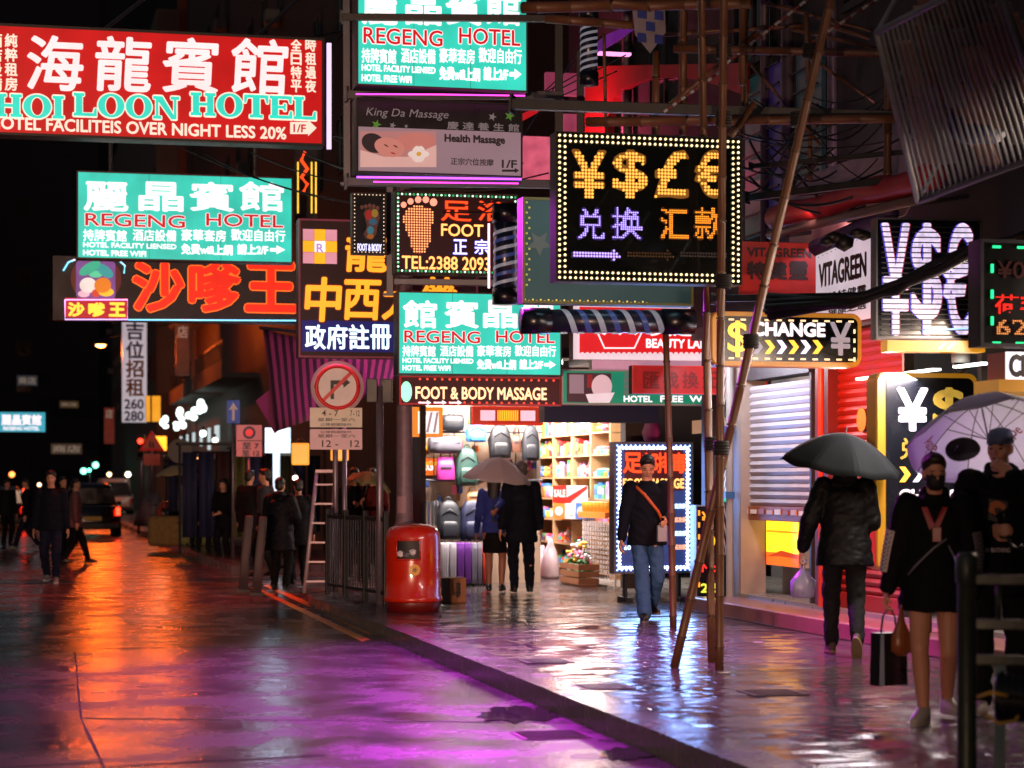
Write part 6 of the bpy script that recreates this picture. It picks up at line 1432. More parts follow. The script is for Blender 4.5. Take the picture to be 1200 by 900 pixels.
# foreground railing at the right edge, with coil tied by a yellow rope
p = at(1133, 567, 9.6); e = thing('street_railing', 'dark green blurred street railing in front at the right edge', 'railing', (p.x, p.y, 0), math.radians(-14))
grn = mat('railing_green_black', '#3a4238', .4, .3, .4, 9, .2); tealp = mat('railing_teal', '#2a6068', .4, 0, .4, 8)
MB().lathe([(.06, 0), (.045, .04), (.042, 1.0), (.05, 1.01), (.05, 1.12), (.035, 1.14)], 18).build('post', grn, e, 'all')
for z in (1.02, .82, .66, .12): MB().box(.04, 2.4, -.022, .022, z-.022, z+.022, .004).build('rail', grn, e)
for i in range(16): MB().tube((.14+i*.14, 0, .84), (.14+i*.14, 0, 1.0), .014, seg=8).build('short_bar', grn, e, 'all')
for i in range(16): MB().box(.12+i*.14, .17+i*.14, -.012, .012, .142, .638).build('flat_bar', tealp, e)
p2 = Vector((p.x, p.y, 0))+Vector((.06, -.1, 0))
e = thing('cable_coil', 'bulky black coil tied to the front railing with a yellow rope', 'coil', (p2.x, p2.y, .5), math.radians(-14))
for k in range(4): MB().torus((.07+.03*k, -.02*k, 0), .085-.004*k, .03, 'X', 20, 8).build('loop', mat('rubber_black', '#0a0a0b', .45), e, 'all')
MB().ell((.17, -.02, .0), (.09, .08, .075), 2).build('bundle', MC['rubber_black'], e, 'all')
MB().path([(-.03, -.1, .01), (.03, -.13, .035), (.1, -.12, .02)], .009, 6).build('rope_piece', mat('rope_yellow', '#e0b040', .5), e, 'all')
MB().path([(.0, -.12, -.06), (.06, -.14, -.1), (.13, -.13, -.09), (.17, -.12, -.03), (.2, -.1, .02), (.24, -.08, .07), (.27, -.06, .1), (.25, -.07, .11), (.22, -.09, .06)], .008, 6).build('rope', MC['rope_yellow'], e, 'all')
# ------------------------------------------------------------------ bamboo scaffold
def pole(lab, a, b, r=.038, name='bamboo_pole', grp=None):
    r *= .85; a, b = Vector(a), Vector(b); d = b-a; L_ = d.length; e = thing(name, lab, 'bamboo pole', a, 0, grp); e.rotation_euler = d.to_track_quat('Z', 'Y').to_euler()
    ps, rs = [], []; z = 0; ph = RN.uniform(.1, .4)
    nodes = []; k = ph
    while k < L_: nodes.append(k); k += RN.uniform(.3, .42)
    pts_ = sorted([0, L_]+[q+o for q in nodes for o in (-.018, 0, .018) if 0 < q+o < L_])
    bend = RN.uniform(-.02, .02)
    for z in pts_:
        nd = min([abs(z-q) for q in nodes]+[9]); ps.append((bend*math.sin(math.pi*z/L_), 0, z)); rs.append(r*(1.16 if nd < .006 else 1.0)*(1-.12*z/L_))
    MB().path(ps, rs, 10).build('culm', bamboo_m, e, 'all')
    q = MB()
    for k in nodes: 
        if k+.02 < L_: q.tube((bend*math.sin(math.pi*k/L_), 0, k-.006), (bend*math.sin(math.pi*k/L_), 0, k+.006), r*1.19*(1-.12*k/L_), seg=10, cap=False)
    q.build('joint', mat('bamboo_joint', '#3a2412', .6), e)
    return e
def P3(px, py, D): return at(px, py, D)
pole('tall upright bamboo pole crossing in front of the bulb studded exchange sign', pave(843, 785), P3(849, -40, 16.25), .04)
pole('upright bamboo pole just behind the exchange sign, left of the crossing one', pave(834, 776), P3(821, -40, 17.4), .04)
pole('long slanted bamboo pole running from the pavement to the top right', pave(790, 783), P3(980, -30, 16.0), .042)
pole('thin upright bamboo pole under the sideways barber pole', pave(789, 736), P3(780, 388, 21.3), .042)
for px, y0, y1, D, lab in ((768, 60, 158, 19.0, 'short upright bamboo above the exchange sign, leftmost'), (800, -20, 158, 18.9, 'short upright bamboo above the exchange sign, second from left'), (870, -20, 100, 18.5, 'short upright bamboo hanging from the top, right of the crossing pole'), (1040, 60, 220, 18.5, 'thin upright bamboo under the cage rack'),):
    pole(lab, P3(px, y1, D), P3(px+1, y0, D), .042)
for a, b, D0, D1, r, lab in (((612, 9), (880, 4), 18.6, 17.8, .06, 'thick level bamboo along the top edge of the picture'), ((640, 22), (742, 30), 19.4, 19.2, .05, 'short level bamboo ending at the checked cloth'), ((688, 143), (1050, 139), 18.3, 17.2, .05, 'level bamboo pole just above the exchange sign'), ((790, 57), (1035, 63), 18.6, 18.0, .045, 'level bamboo pole second from the top'),
                             ((775, 132), (888, 38), 18.8, 18.6, .035, 'slanted bamboo rising above the exchange sign'), ((849, 170), (884, 120), 17.3, 17.3, .035, 'short slanted bamboo end right of the exchange sign'), ((880, 75), (962, 170), 19.5, 19.5, .02, 'thin slanted bamboo brace in the dark behind the poles'), ((940, 60), (1040, 130), 20.5, 20.5, .02, 'thin brace under the top level bamboo')):
    pole(lab, P3(*a, D0), P3(*b, D1), r)
for i in range(9):
    a = (RN.uniform(640, 1010), RN.uniform(-10, 60)); vert = i % 2; D = RN.uniform(19.4, 20.8)
    b = (a[0]+RN.uniform(-14, 14), a[1]+RN.uniform(110, 230)) if vert else (a[0]+RN.uniform(120, 220), a[1]+RN.uniform(-30, 90))
    pole(('thin upright bamboo far back in the dark scaffold','thin slanting bamboo far back in the dark scaffold')[1-vert], P3(*a, D), P3(*b, D), RN.uniform(.018, .028), grp='thin bamboo at the back of the scaffold')
def tape(lab, a, b, D):
    A, B = P3(*a, D), P3(*b, D); d = B-A; e = thing('warning_tape', lab, 'tape', A); n = 14
    for i in range(n):
        q = A+d*(i/n)-A; q2 = A+d*((i+.8)/n)-A; MB().tube(q, q2, .014, seg=6).build('tape_piece', mat('tape%d' % (i % 2), ('#8a8a92', '#5a1a1a')[i % 2], .5), e)
tape('red and white tape twisted round the slanted bamboo above the exchange sign', (850, 75), (952, -5), 18.4); tape('red and white tape slanting up to the top right', (944, 55), (1038, -8), 18.6); tape('red striped tape along the lower slanted bamboo', (778, 131), (850, 80), 18.5)
for k, (px, py, D) in enumerate(((848, 60, 16.4), (848, 140, 16.4), (935, 140, 16.4), (848, 330, 16.4), (834, 520, 17.2), (845, 525, 16.5), (880, 400, 16.45), (950, 60, 16.2))):
    pos = P3(px, py, D-.03); e = thing('twine_lashing', 'black twine lashing on the bamboo poles', 'lashing', pos, 0, 'black lashings on the bamboo scaffold')
    for j in range(5): MB().torus((0, 0, (j-2)*.022), .05+.004*(j % 2), .013, 'Z', 14, 6).build('rope_turn', twine, e, 'all')
# steel frame that carries the signs
def bar(lab, a, b, r, m=steel, name='steel_bar'):
    a, b = Vector(a), Vector(b); e = thing(name, lab, 'steel bar', a); d = b-a
    T = Matrix.Identity(4); q = MB(); q.box(-r, r, -r, r, 0, d.length, r*.1); q.build('bar', m, e); e.rotation_euler = d.to_track_quat('Z', 'Y').to_euler()
    MB().box(-r*1.8, r*1.8, -r*1.8, r*1.8, -.01, .01).build('end_plate', m, e)
bar('upright steel bar left of the turquoise and massage signs', P3(407, 216, 21), P3(406, -30, 21), .035)
bar('upright steel bar carrying the small foot sign', P3(457, 345, 24.9), P3(457, 208, 24.9), .04); bar('level steel bar under the massage sign', P3(405, 213, 20.9), P3(655, 216, 21.2), .04); bar('level steel bar over the massage sign', P3(405, 111, 20.9), P3(660, 112, 21.2), .04)
bar('upright steel bar right of the massage sign', P3(655, 230, 21.3), P3(655, 25, 21.3), .04, dark); bar('second upright steel bar beside the unlit barber pole', P3(680, 160, 21.2), P3(680, 60, 21.2), .035, dark); bar('dark level beam crossing the upper turquoise sign', P3(400, 20, 19.6), P3(640, 22, 19.6), .03, black); bar('level steel bar under the red foot sign', P3(455, 330, 25), P3(610, 332, 25), .035)
bar('dark level pipe above the bulb studded exchange sign', P3(600, 122, 18.9), P3(1110, 139, 18), .045, black); bar('dark level pipe beside the slanted bamboo, right of the exchange sign', P3(875, 232, 19), P3(1090, 205, 18.2), .03, black); bar('dark level pipe over the red awning', P3(880, 195, 19.2), P3(1060, 178, 18.6), .02, black); bar('dark thin rail over the orange rimmed exchange sign', P3(835, 350, 19.4), P3(1040, 346, 18.6), .03, black)
for a in ((130, 378), (250, 378)): pass
def wire(lab, pts_, r=.012, m=cable): 
    o = MB().path(pts_, r, 5).build('cable', m, None, 'all'); tag(o, lab, 'cable', 'loose cables between the poles'); return o
def sagw(a, b, sag, n=14): 
    a, b = Vector(a), Vector(b); return [a.lerp(b, i/n)-Vector((0, 0, sag*4*(i/n)*(1-i/n))) for i in range(n+1)]
for i in range(24):
    x0_ = RN.uniform(840, 960); x1_ = x0_+RN.uniform(60, 200); y0_ = RN.uniform(110, 240); D = RN.uniform(19.3, 20.3)
    wire('black cable sagging among the bamboo poles above the shop', sagw(P3(x0_, y0_, D), P3(x1_, y0_+RN.uniform(-50, 30), D-.8), RN.uniform(.05, .5)), RN.uniform(.006, .014))
for i in range(7): wire('black cable strung from sign to sign over the street', sagw(P3(RN.uniform(180, 400), RN.uniform(150, 190), 29), P3(RN.uniform(560, 680), RN.uniform(140, 250), 24), RN.uniform(.1, .4)), .01)
for i in range(6): wire('thin stay wire slanting across the massage sign', sagw(P3(RN.uniform(430, 660), RN.uniform(195, 215), 23), P3(RN.uniform(600, 760), RN.uniform(30, 120), 21.5), .02), .007)
# cable bundle in front of the currency board
e = thing('cable_bundle', 'thick black cable bundle drooping in front of the white currency symbols', 'cable bundle', P3(1040, 350, 17.2))
o0 = P3(1040, 350, 17.2)
for i in range(9): MB().path([Vector(v)-o0+Vector((RN.uniform(-.02, .02), RN.uniform(-.05, .05), RN.uniform(-.05, .05))) for v in (P3(900, 372-i*3, 18), P3(1000, 352, 17.4), P3(1048, 338, 17.2), P3(1100, 312, 16.9), P3(1148, 292, 16.6), P3(1230, 262+i*2, 16.4))], .026, 6).build('cable', cable, e, 'all')
e = thing('cable_junction', 'black lump of taped cable ends beside the white herbal sign', 'cables', P3(990, 280, 18.5))
for k in range(6): MB().ell((RN.uniform(-.2, .2), RN.uniform(-.1, .1), RN.uniform(-.05, .05)), (RN.uniform(.05, .1), .07, RN.uniform(.04, .08)), 1).build('tape_lump', cable, e, 'all')
# ------------------------------------------------------------------ awnings, red arch fascia, cage rack
ra_ = Plane(FA+V*-.12, -U)
S = Board('arched_fascia', 'red arched fascia board on the dark building behind the bamboo', 'fascia', 690, 78, 872, 200, plane=ra_)
pts_ = [(690, 78), (874, 74), (874, 110), (862, 106), (845, 100), (828, 95), (805, 91), (782, 91), (762, 93), (746, 98), (734, 105), (725, 115), (719, 128), (716, 150), (714, 200), (690, 200)]
S.poly('red_board', mat('fascia_red', '#8a1414', .5, 0, .3, 3), pts_, -.06, .05)
light('AREA', (S.x(705), -.9, S.z(170)), '#ff5078', 130, S.e, .6, .2, (0, .8, .35))
S = Board('glowing_wall_panel', 'plaster panel with painted pink glow between the massage sign and the exchange sign', 'wall panel', 612, 150, 655, 214, plane=Plane(at(632, 0, 27.5), V))  # pink and red light put into these panels as their own glow
S.rect('panel', em('panel_pink_glow', '#e8647e', .75, .3, .8, 6), 612, 160, 652, 213, 0, .1); S.poly('red_strip', em('strip_red_glow', '#d01c24', .7, .2), [(612, 128), (650, 112), (652, 120), (612, 142)], -.05, .0); S.rect('upper_panel', em('panel_pink_glow2', '#b8486a', .45, .3), 640, 84, 686, 110, 0, .1); S.rect('right_panel', em('panel_pink_glow3', '#c85070', .5, .3), 661, 132, 684, 156, 0, .1)
S = Board('purple_awning', 'small canopy end with painted purple glow behind the unlit barber pole', 'awning', 698, 28, 745, 62, plane=Plane(at(720, 0, 24.5), V))
S.poly('canopy', em('canopy_violet_glow', '#7a2a9a', .4, .3), [(699, 62), (744, 34), (735, 30), (712, 40)], 0, .6); S.rect('lamp_row', em('lamp_pinkish', '#ff9ad8', 1.5, .2), 700, 63, 737, 66, -.1, 0)  # violet light put into the canopy cloth as a glow
# checked cloth hanging from the top bamboo
e = thing('checked_cloth', 'blue and white checked plastic cloth hanging from the top bamboo', 'cloth', P3(758, 5, 18.7)); o0 = P3(758, 5, 18.7)
gx = 6
cor = [P3(741, 8, 18.75), P3(779, 4, 18.75), P3(780, 38, 18.7), P3(762, 62, 18.7), P3(744, 40, 18.72)]
q = MB(); q.poly3([Vector(c)-o0 for c in cor]); c_ = q.build('sheet', mat('cloth_pale', '#6a6470', .7, 0, .3, 8), e); c_.modifiers.new('s', 'SOLIDIFY').thickness = .02
for i in range(3):
    for j in range(3):
        if (i+j) % 2: continue
        b_ = P3(747+i*10, 10+j*14+i*1.0, 18.66)-o0; q = MB(); q.poly3([b_, b_+Vector((.07, 0, -.01)), b_+Vector((.075, 0, -.09)), b_+Vector((.0, 0, -.08))]); q.build('check_print', mat('cloth_blue', '#2a4a7a', .7), e)
# rolled red awning and white canopy
e = thing('rolled_awning', 'rolled red awning slanting along the front over the exchange shops', 'awning', P3(908, 262, 20.9)); o0 = P3(908, 262, 20.9)
A, B = P3(908, 256, 20.9)-o0, P3(1095, 205, 17.6)-o0
ps = [A.lerp(B, i/10)+Vector((0, 0, .02*math.sin(i*1.3))) for i in range(11)]
MB().path(ps, [.11+.012*math.sin(i*2.1) for i in range(11)], 16).build('roll', mat('awning_red', '#9a141c', .55, 0, .25, 6, .3), e, 'all')
MB().tube(A+Vector((-.05, 0, -.16)), B+Vector((0, 0, -.17)), .045, seg=8).build('front_bar', mat('bar_taupe', '#5a4a48', .5), e, 'all')
for f in (.1, .5, .9): MB().tube(A.lerp(B, f)+Vector((0, 0, -.2)), A.lerp(B, f)+Vector((.5, .3, -.1)), .02).build('arm', steel, e)
e = thing('white_canopy', 'pale fabric canopy sheet above the rolled red awning', 'awning', P3(930, 240, 21.2)); o0 = P3(930, 240, 21.2)
q = MB(); q.poly3([P3(905, 258, 21.4)-o0, P3(938, 208, 21.9)-o0, P3(1040, 172, 19.9)-o0, P3(1090, 160, 19.0)-o0, P3(1092, 205, 18.3)-o0]); q.poly3([P3(925, 296, 21.2)-o0, P3(925, 262, 21.2)-o0, P3(1080, 218, 18.5)-o0, P3(1060, 252, 18.5)-o0])
c_ = q.build('fabric', mat('canopy_white', '#a88a98', .6, 0, .2, 4, .2), e); c_.modifiers.new('s', 'SOLIDIFY').thickness = .01
light('AREA', (.9, -1.3, -.2), '#ffc8e0', 38, e, .8, .1, (.0, .9, .3))
e = thing('purple_strip_awning', 'dull purple rolled strip below the red awning', 'awning', P3(955, 300, 20.2)); o0 = P3(955, 300, 20.2)
MB().tube(P3(955, 290, 20.2)-o0, P3(1045, 250, 18.6)-o0, .07, seg=12).build('roll', mat('awning_purple', '#3a2a5a', .6), e, 'all'); MB().tube(P3(955, 298, 20.2)-o0, P3(1045, 258, 18.6)-o0, .02, seg=8).build('front_bar', steel, e)
# cage rack with stored boards overhead
c4 = [P3(1028, 38, 12.6), P3(1165, -32, 11.6), P3(1235, 176, 13.0), P3(1076, 236, 14.0)]
e = thing('cage_rack', 'overhead wire cage rack stuffed with slats at the top right', 'cage', c4[0]); o0 = c4[0]
L4 = [c-o0 for c in c4]; nb_ = 23; cm_ = mat('cage_wire', '#8a9098', .45, .3, .3, 9)
for i in range(nb_+1): f = i/nb_; MB().tube(L4[0].lerp(L4[1], f), L4[3].lerp(L4[2], f), .0095, seg=6).build('bar', cm_, e, 'all')
for a, b in ((0, 1), (1, 2), (2, 3), (3, 0)): MB().tube(L4[a], L4[b], .022, seg=8).build('frame_bar', cm_, e, 'all')
up_ = ((L4[1]-L4[0]).cross(L4[3]-L4[0])).normalized(); up_ = up_ if up_.z > 0 else -up_
for f in (.0, .33, .66, 1): MB().tube(L4[0].lerp(L4[3], f), L4[0].lerp(L4[3], f)+up_*.5, .016, seg=6).build('upright', cm_, e)
for i in range(30):
    f, g_ = RN.uniform(.06, .94), RN.uniform(.0, .55); a_ = L4[0].lerp(L4[1], f).lerp(L4[3].lerp(L4[2], f), g_); b_ = L4[0].lerp(L4[1], f+.02).lerp(L4[3].lerp(L4[2], f+.02), min(1, g_+RN.uniform(.25, .5)))
    off_ = up_*RN.uniform(.03, .16); bd = b_-a_
    s = thing('wood_slat', 'weathered slat lying in the overhead cage rack', 'slat', o0+a_+off_, 0, 'slats stored in the cage rack'); s.rotation_euler = bd.to_track_quat('Z', 'Y').to_euler()
    MB().box(-.06, .06, -.012, .012, 0, bd.length, .003).build('board', mat('slat%d' % (i % 3), ('#a88270', '#7a7a7e', '#b07058')[i % 3], .7, 0, .4, 9, .3), s)
s = thing('blue_plastic_bag', 'blue plastic sack lying in the overhead cage rack', 'sack', o0+L4[0].lerp(L4[1], .45).lerp(L4[3].lerp(L4[2], .45), .78)+up_*.16)
q = MB(); q.ell((0, 0, 0), (.2, .16, .12), 3)
for v in q.bm.verts: v.co += Vector((RN.uniform(-.02, .02), RN.uniform(-.02, .02), RN.uniform(-.02, .02)))
q.build('sack', mat('plastic_blue', '#1c3a6a', .5), s, 'all'); MB().ell((.2, 0, .03), (.05, .04, .04), 1).build('knot', MC['plastic_blue'], s, 'all')
# exchange shop at the right edge: lit cream wall and window
S = Board('exchange_shop_front', 'cream lit shop wall with a teal window at the right edge, behind the umbrella', 'shop front', 1146, 455, 1420, 720, plane=Plane(FA+V*.25, -U), base=.2)
cr = mat('cream_wall', '#a89a80', .6, 0, .15, 3)
S.rect('wall', cr, 1150, 430, 1460, 720, .05, .15); S.rect('window_glass', em('window_teal_lit', '#3a7a6a', .6, .3), 1190, 470, 1300, 520, -.01, .049); S.rect('yellow_band', MC['ledge_amber'], 1146, 448, 1420, 460, -.05, .049)
q = MB()
for k in range(3): q.box(S.x(1060+k*60), S.x(1095+k*60), -.5, -.42, S.z(420), S.z(417))
q.build('lamp_tube', em('tube_shopwhite', '#f4fff8', 5, 0), S.e)
light('AREA', (S.x(1150), -.8, S.z(425)), '#fff0f4', 170, S.e, 3.0, .25, (0, -.5, -1))
light('AREA', (S.x(1350), -.6, 2.5), '#ffe0c8', 200, S.e, 3.5, .3, (0, -1, -.5))  # shop light added out of view to brighten the people at the right
e = thing('security_camera', 'small dome camera on the cream wall over the yellow rimmed sign', 'camera', P3(1126, 428, 18.3)); MB().ell((0, 0, 0), .07, 2).build('dome', glass_d, e, 'all'); MB().tube((0, 0, .02), (0, 0, .1), .08, seg=16).build('base', white, e, 'all')
# ------------------------------------------------------------------ side street and far street
# striped tarpaulin
e = thing('striped_tarpaulin', 'pink and dark striped tarpaulin strung under the clinic sign', 'tarpaulin', P3(380, 450, 29.5)); o0 = P3(380, 450, 29.5)
q = MB(); G_ = []
for j in range(9):
    row = []
    for i in range(21):
        f, g_ = i/20, j/8; tl, tr, br_, bl_ = P3(308, 385, 30.6), P3(475, 400, 29.2), P3(462, 448, 28.9), P3(322, 506, 29.4)
        p_ = tl.lerp(tr, f).lerp(bl_.lerp(br_, f), g_)-o0; p_.z -= .12*math.sin(math.pi*f)*(1-g_*.5); p_.y += .06*math.sin(f*9+g_*3); row.append(q.bm.verts.new(p_))
    G_.append(row)
uvl = q.bm.loops.layers.uv.new('UVMap')
for j in range(8):
    for i in range(20):
        fc = q.bm.faces.new((G_[j][i], G_[j][i+1], G_[j+1][i+1], G_[j+1][i]))
        for lp, (a, b) in zip(fc.loops, ((i, j), (i+1, j), (i+1, j+1), (i, j+1))): lp[uvl].uv = (a/20, b/8)
tp_ = stripes('tarp_striped', '#7a3058', '#2a1420', 5.5, 'X', .6); tn = tp_.node_tree; 
for l_ in list(tn.links):
    if l_.to_socket.name == 'Vector' and l_.from_node.type == 'TEX_COORD': tn.links.remove(l_); tn.links.new([n for n in tn.nodes if n.type == 'TEX_COORD'][0].outputs['UV'], [n for n in tn.nodes if n.type == 'TEX_WAVE'][0].inputs['Vector'])
c_ = q.build('sheet', tp_, e, 'all'); c_.modifiers.new('s', 'SOLIDIFY').thickness = .008
q = MB(); q.poly3([P3(300, 470, 30)-o0, P3(325, 450, 30)-o0, P3(332, 500, 29.6)-o0, P3(322, 508, 29.6)-o0]); c_ = q.build('torn_flap', tp_, e); c_.modifiers.new('s', 'SOLIDIFY').thickness = .008
MB().tube(P3(305, 384, 30.6)-o0, P3(475, 404, 29.2)-o0, .025).build('pole', steel, e)
light('AREA', (.3, -1.0, .9), '#ff80d8', 26, e, 1.0, .2, (-.2, .6, -.8))
# stall goods and lamps in the side street
for px, py, D, lab in ((352, 545, 33, 'orange lit lantern bag hanging beside the ladder, left one'), (398, 540, 32, 'yellow lit lantern bag hanging behind the road sign')):
    e = thing('hanging_lantern', lab, 'lantern', P3(px, py, D)); MB().box(-.13, .13, -.1, .1, 0, .34, .02).build('shade', em('lantern_amber', '#e89a30', 1.1, .15), e); MB().torus((0, 0, .34), .07, .008, 'Y', 12, 5, .5).build('handle', ink, e, 'all')
e = thing('display_lamp_stand', 'tall white lit display tube standing at the side street stall', 'lamp', (at(324, 567, 38).x, 38, 0)); MB().box(-.06, .06, -.06, .06, .1, 2.0).build('tube', em('tube_cyanwhite', '#b8dce8', .9, .2), e); MB().box(-.2, .25, -.05, .05, 2.0, 2.45).build('head', MC['tube_cyanwhite'], e); MB().box(-.2, .2, -.2, .2, 0, .1).build('base', dark, e)
light('POINT', (0, -.5, 2.2), '#cfeaff', 30, e, .2)
q = at(300, 567, 44)
e = thing('market_stall', 'street stall hung with dark patterned fabrics by the far kerb', 'stall', (at(268, 567, 44).x, 44, 0), ROT)
for i, c in enumerate(('#1c2040', '#22264e', '#3a1c20', '#6a6a3a', '#2a2e54', '#101420')): 
    q = MB(); gr__ = []
    for j in range(2): gr__.append([q.bm.verts.new((-.95+i*.34+k*.05, .05*math.sin(k*1.7+i), .35+j*1.75)) for k in range(7)])
    for k in range(6): q.bm.faces.new((gr__[0][k], gr__[0][k+1], gr__[1][k+1], gr__[1][k]))
    o = q.build('hanging_fabric', mat('fabric%d' % i, c, .8, 0, .6, 18), e, 'all'); o.modifiers.new('s', 'SOLIDIFY').thickness = .01
for sx in (-1.0, 1.15): MB().tube((sx, 0, 0), (sx, 0, 2.25), .025).build('post', dark, e)
MB().box(-1.05, 1.2, -.4, .4, 2.25, 2.3).build('roof_sheet', dark, e); MB().box(-1.0, 1.1, .3, .9, .6, .66).build('counter', wood, e)
st0 = e
for px, D, lab in ((240, 56, 'second street stall with dark fabrics, farther along the kerb'), (322, 49, 'street stall hung with fabrics behind the ladder and the shoppers')):
    c_ = copy_tree(st0); c_.location = (at(px, 567, D).x, D, 0); c_['label'] = lab
for px, py, fa, lab in ((292, 668, 150, 'dark dressed shopper with back turned between the two stalls'), (238, 648, 20, 'distant pedestrian in dark clothes on the far pavement left of the stall'), (312, 676, -100, 'shopper in grey coat turned sideways behind the slanted posts'), (222, 640, 170, 'distant pedestrian in pale coat by the orange bin')):
    person(lab, pave(px, py), fa, 1.68, dict(top=cl('grey', '#2a2a30') if 'grey' in lab else cl('pale', '#6a6660') if 'pale' in lab else c_black, topname='coat', legs=c_char, shoes=s_black, hem=-.13, thick=1.15, vox=.02, fL=(.05, -.06, .045), fR=(-.05, .06, .045)))
for px, py, c, k in ((195, 612, '#8a6a3a', 'patterned cushion pile on the far kerb left of the stall'), (232, 605, '#7a7a4a', 'pale patterned cloth bundle on the stall front')):
    p = at(px, 567, 50); e = thing('cloth_bundle', k, 'cloth bundle', (p.x, 50, 0)); MB().box(-.4, .4, -.3, .3, 0, .7, .1).build('bundle', mat('bundle'+c, c, .8, 0, .6, 10), e, 'all'); MB().box(-.42, .42, -.02, .02, .3, .36).build('band', ink, e)
S = sign('traffic_sign', 'blue direction sign with white up arrow above the stall', 266, 469, 281, 496, 42); S.body(steel, em('sign_blue_lit', '#1c4a9a', .35, .1), .04); S.poly('arrow', mat('road_sign_white', '#ece4e6', .45), [(272, 493), (275, 493), (275, 480), (279, 480), (273.5, 472), (268, 480), (272, 480)])
MB().tube((0, .08, -S.zb), (0, .08, .5), .03).build('post', galv, S.e, 'all')
S = sign('parking_sign', 'pink lit no stopping plate with dark disc and times over the stall', 277, 498, 307, 535, 40); S.body(steel, mat('plate_pink', '#a87a80', .5), .04); S.poly('disc_print', mat('road_sign_navy', '#1a1838', .5), oval(292, 507, 7.5, 7.5)); S.poly('disc_ring', mat('road_sign_red', '#d8141c', .4), oval(292, 507, 4.5, 4.5), -.008, -.0045)
S.rect('divider', bk_, 278, 516, 306, 517, -.006, -.001); S.text('至 7', bk_, 284, 519, 303, 526, .03); S.text('至 12', bk_, 284, 528, 304, 534, .03); MB().tube((0, .08, -S.zb), (0, .08, .6), .03).build('post', galv, S.e, 'all')
light('AREA', (0, -1.2, .6), '#ffb8b0', 3, S.e, .3, .3, (0, 1, -.2))
p = at(216, 567, 52); e = thing('traffic_sign', 'round grey back of a road sign on a pale pole by the orange bin', 'road sign', (p.x, 52, 0)); MB().tube((0, 0, 0), (0, 0, 2.7), .04).build('pole', galv, e, 'all'); MB().tube((-.1, -.06, 2.25), (-.1, -.04, 2.25), .3, seg=28).build('disc', mat('sign_back', '#6a625c', .5), e, True)
p = at(207, 567, 54); e2 = umbrella('cream umbrella in the distance beside the orange litter bin', at(207, 545, 54), at(208, 566, 54), .55, mat('umbrella_cream', '#a8946a', .5), steel, .25)
# traffic lights and warning triangle
def signal(lab, px, py, D, cols, n=1, zpole=True):
    e = thing('traffic_light', lab, 'traffic light', (at(px, 567, D).x, D, 0)); z = HC-(py-H)/F*D
    MB().tube((0, .12, 0), (0, .12, z+.2), .05).build('pole', galv, e, 'all'); MB().box(-.16, .16, -.1, .08, z-.75, z+.25, .02).build('head', black, e)
    for i, c in enumerate(cols): MB().tube((0, -.13, z-.28*i), (0, -.1, z-.28*i), .11, seg=18).build('lens', em('signal'+c, c, 9, 0) if c != '#101010' else glass_d, e, True)
signal('red traffic light beside the warning triangle down the street', 165, 517, 88, ('#ff2a18', '#101010', '#101010')); signal('green traffic light low behind the far kerb', 195, 540, 100, ('#101010', '#101010', '#2affc0'))
signal('green traffic light over the far end of the road, left of the van', 105, 541, 140, ('#101010', '#101010', '#5affd0'))
p = at(178, 567, 84); e = thing('traffic_sign', 'red edged warning triangle with two figures by the traffic light', 'road sign', (p.x, 84, 0)); z = HC-(520-H)/F*84
tri = lambda s_, zc: [(-s_, zc-s_*.55), (s_, zc-s_*.55), (0, zc+s_*1.05)]
MB().prism(tri(.5, z), -.06, -.04).build('triangle', mat('road_sign_red', '#d8141c', .4), e); MB().prism(tri(.36, z), -.068, -.062).build('panel', mat('road_sign_pinkish', '#a87a78', .5), e); MB().box(-.09, -.03, -.076, -.07, z-.15, z+.1).build('figure_print', bk_, e); MB().box(.03, .09, -.076, -.07, z-.15, z+.05).build('figure_print', bk_, e); MB().box(-.32, .32, -.06, -.04, z-.85, z-.4).build('plate', MC['road_sign_pinkish'], e); MB().tube((0, 0, 0), (0, 0, z+.3), .04).build('pole', galv, e, 'all')
e = thing('hanging_lantern', 'amber shop lamp by the traffic lights down the street', 'lamp', at(188, 528, 90)); MB().box(-.25, .25, -.1, .1, 0, .6, .03).build('shade', em('lamp_amber', '#ff9a28', 3, 0), e); MB().box(-.27, .27, -.12, .12, .6, .64).build('cap', ink, e)
# tall banner and yellow board
S = sign('banner', 'tall white vertical to let banner with blue and gold characters', 143, 376, 172, 495, 92); S.body(steel, em('banner_white', '#c8c4d0', .62, .1), .2)
for i, (t, c) in enumerate((('吉', '#1a3a6a'), ('位', '#1a3a6a'), ('招', '#8a5a1a'), ('租', '#8a5a1a'))): S.text(t, mat('banner'+c, c, .5), 148, 378+i*22, 168, 398+i*22, .03)
S.text('260', MC['banner#1a3a6a'], 146, 468, 168, 479, .04); S.text('280', MC['banner#1a3a6a'], 146, 482, 168, 493, .04)
MB().tube((S.x(172), 0, S.z(376)), (S.x(172)+3, 2, S.z(366)), .05).build('bracket', steel, S.e)
S = sign('light_box', 'amber light box sign beside the white vertical banner', 171, 464, 188, 494, 90); S.body(steel, em('box_amber', '#f0a020', .95, .15), .3); S.rect('dark_bar', ink, 176, 464, 178, 494, -.01, -.001)
S = sign('light_box', 'small cyan light box sign at the far left edge', -20, 483, 53, 506, 75); S.body(steel, em('box_cyan', '#2ab0c8', .8, .1), .3); S.text('麗晶賓館', w_em, 2, 486, 48, 498, .03); S.text('REGENG HOTEL', w_em, 4, 500, 46, 504, .04)
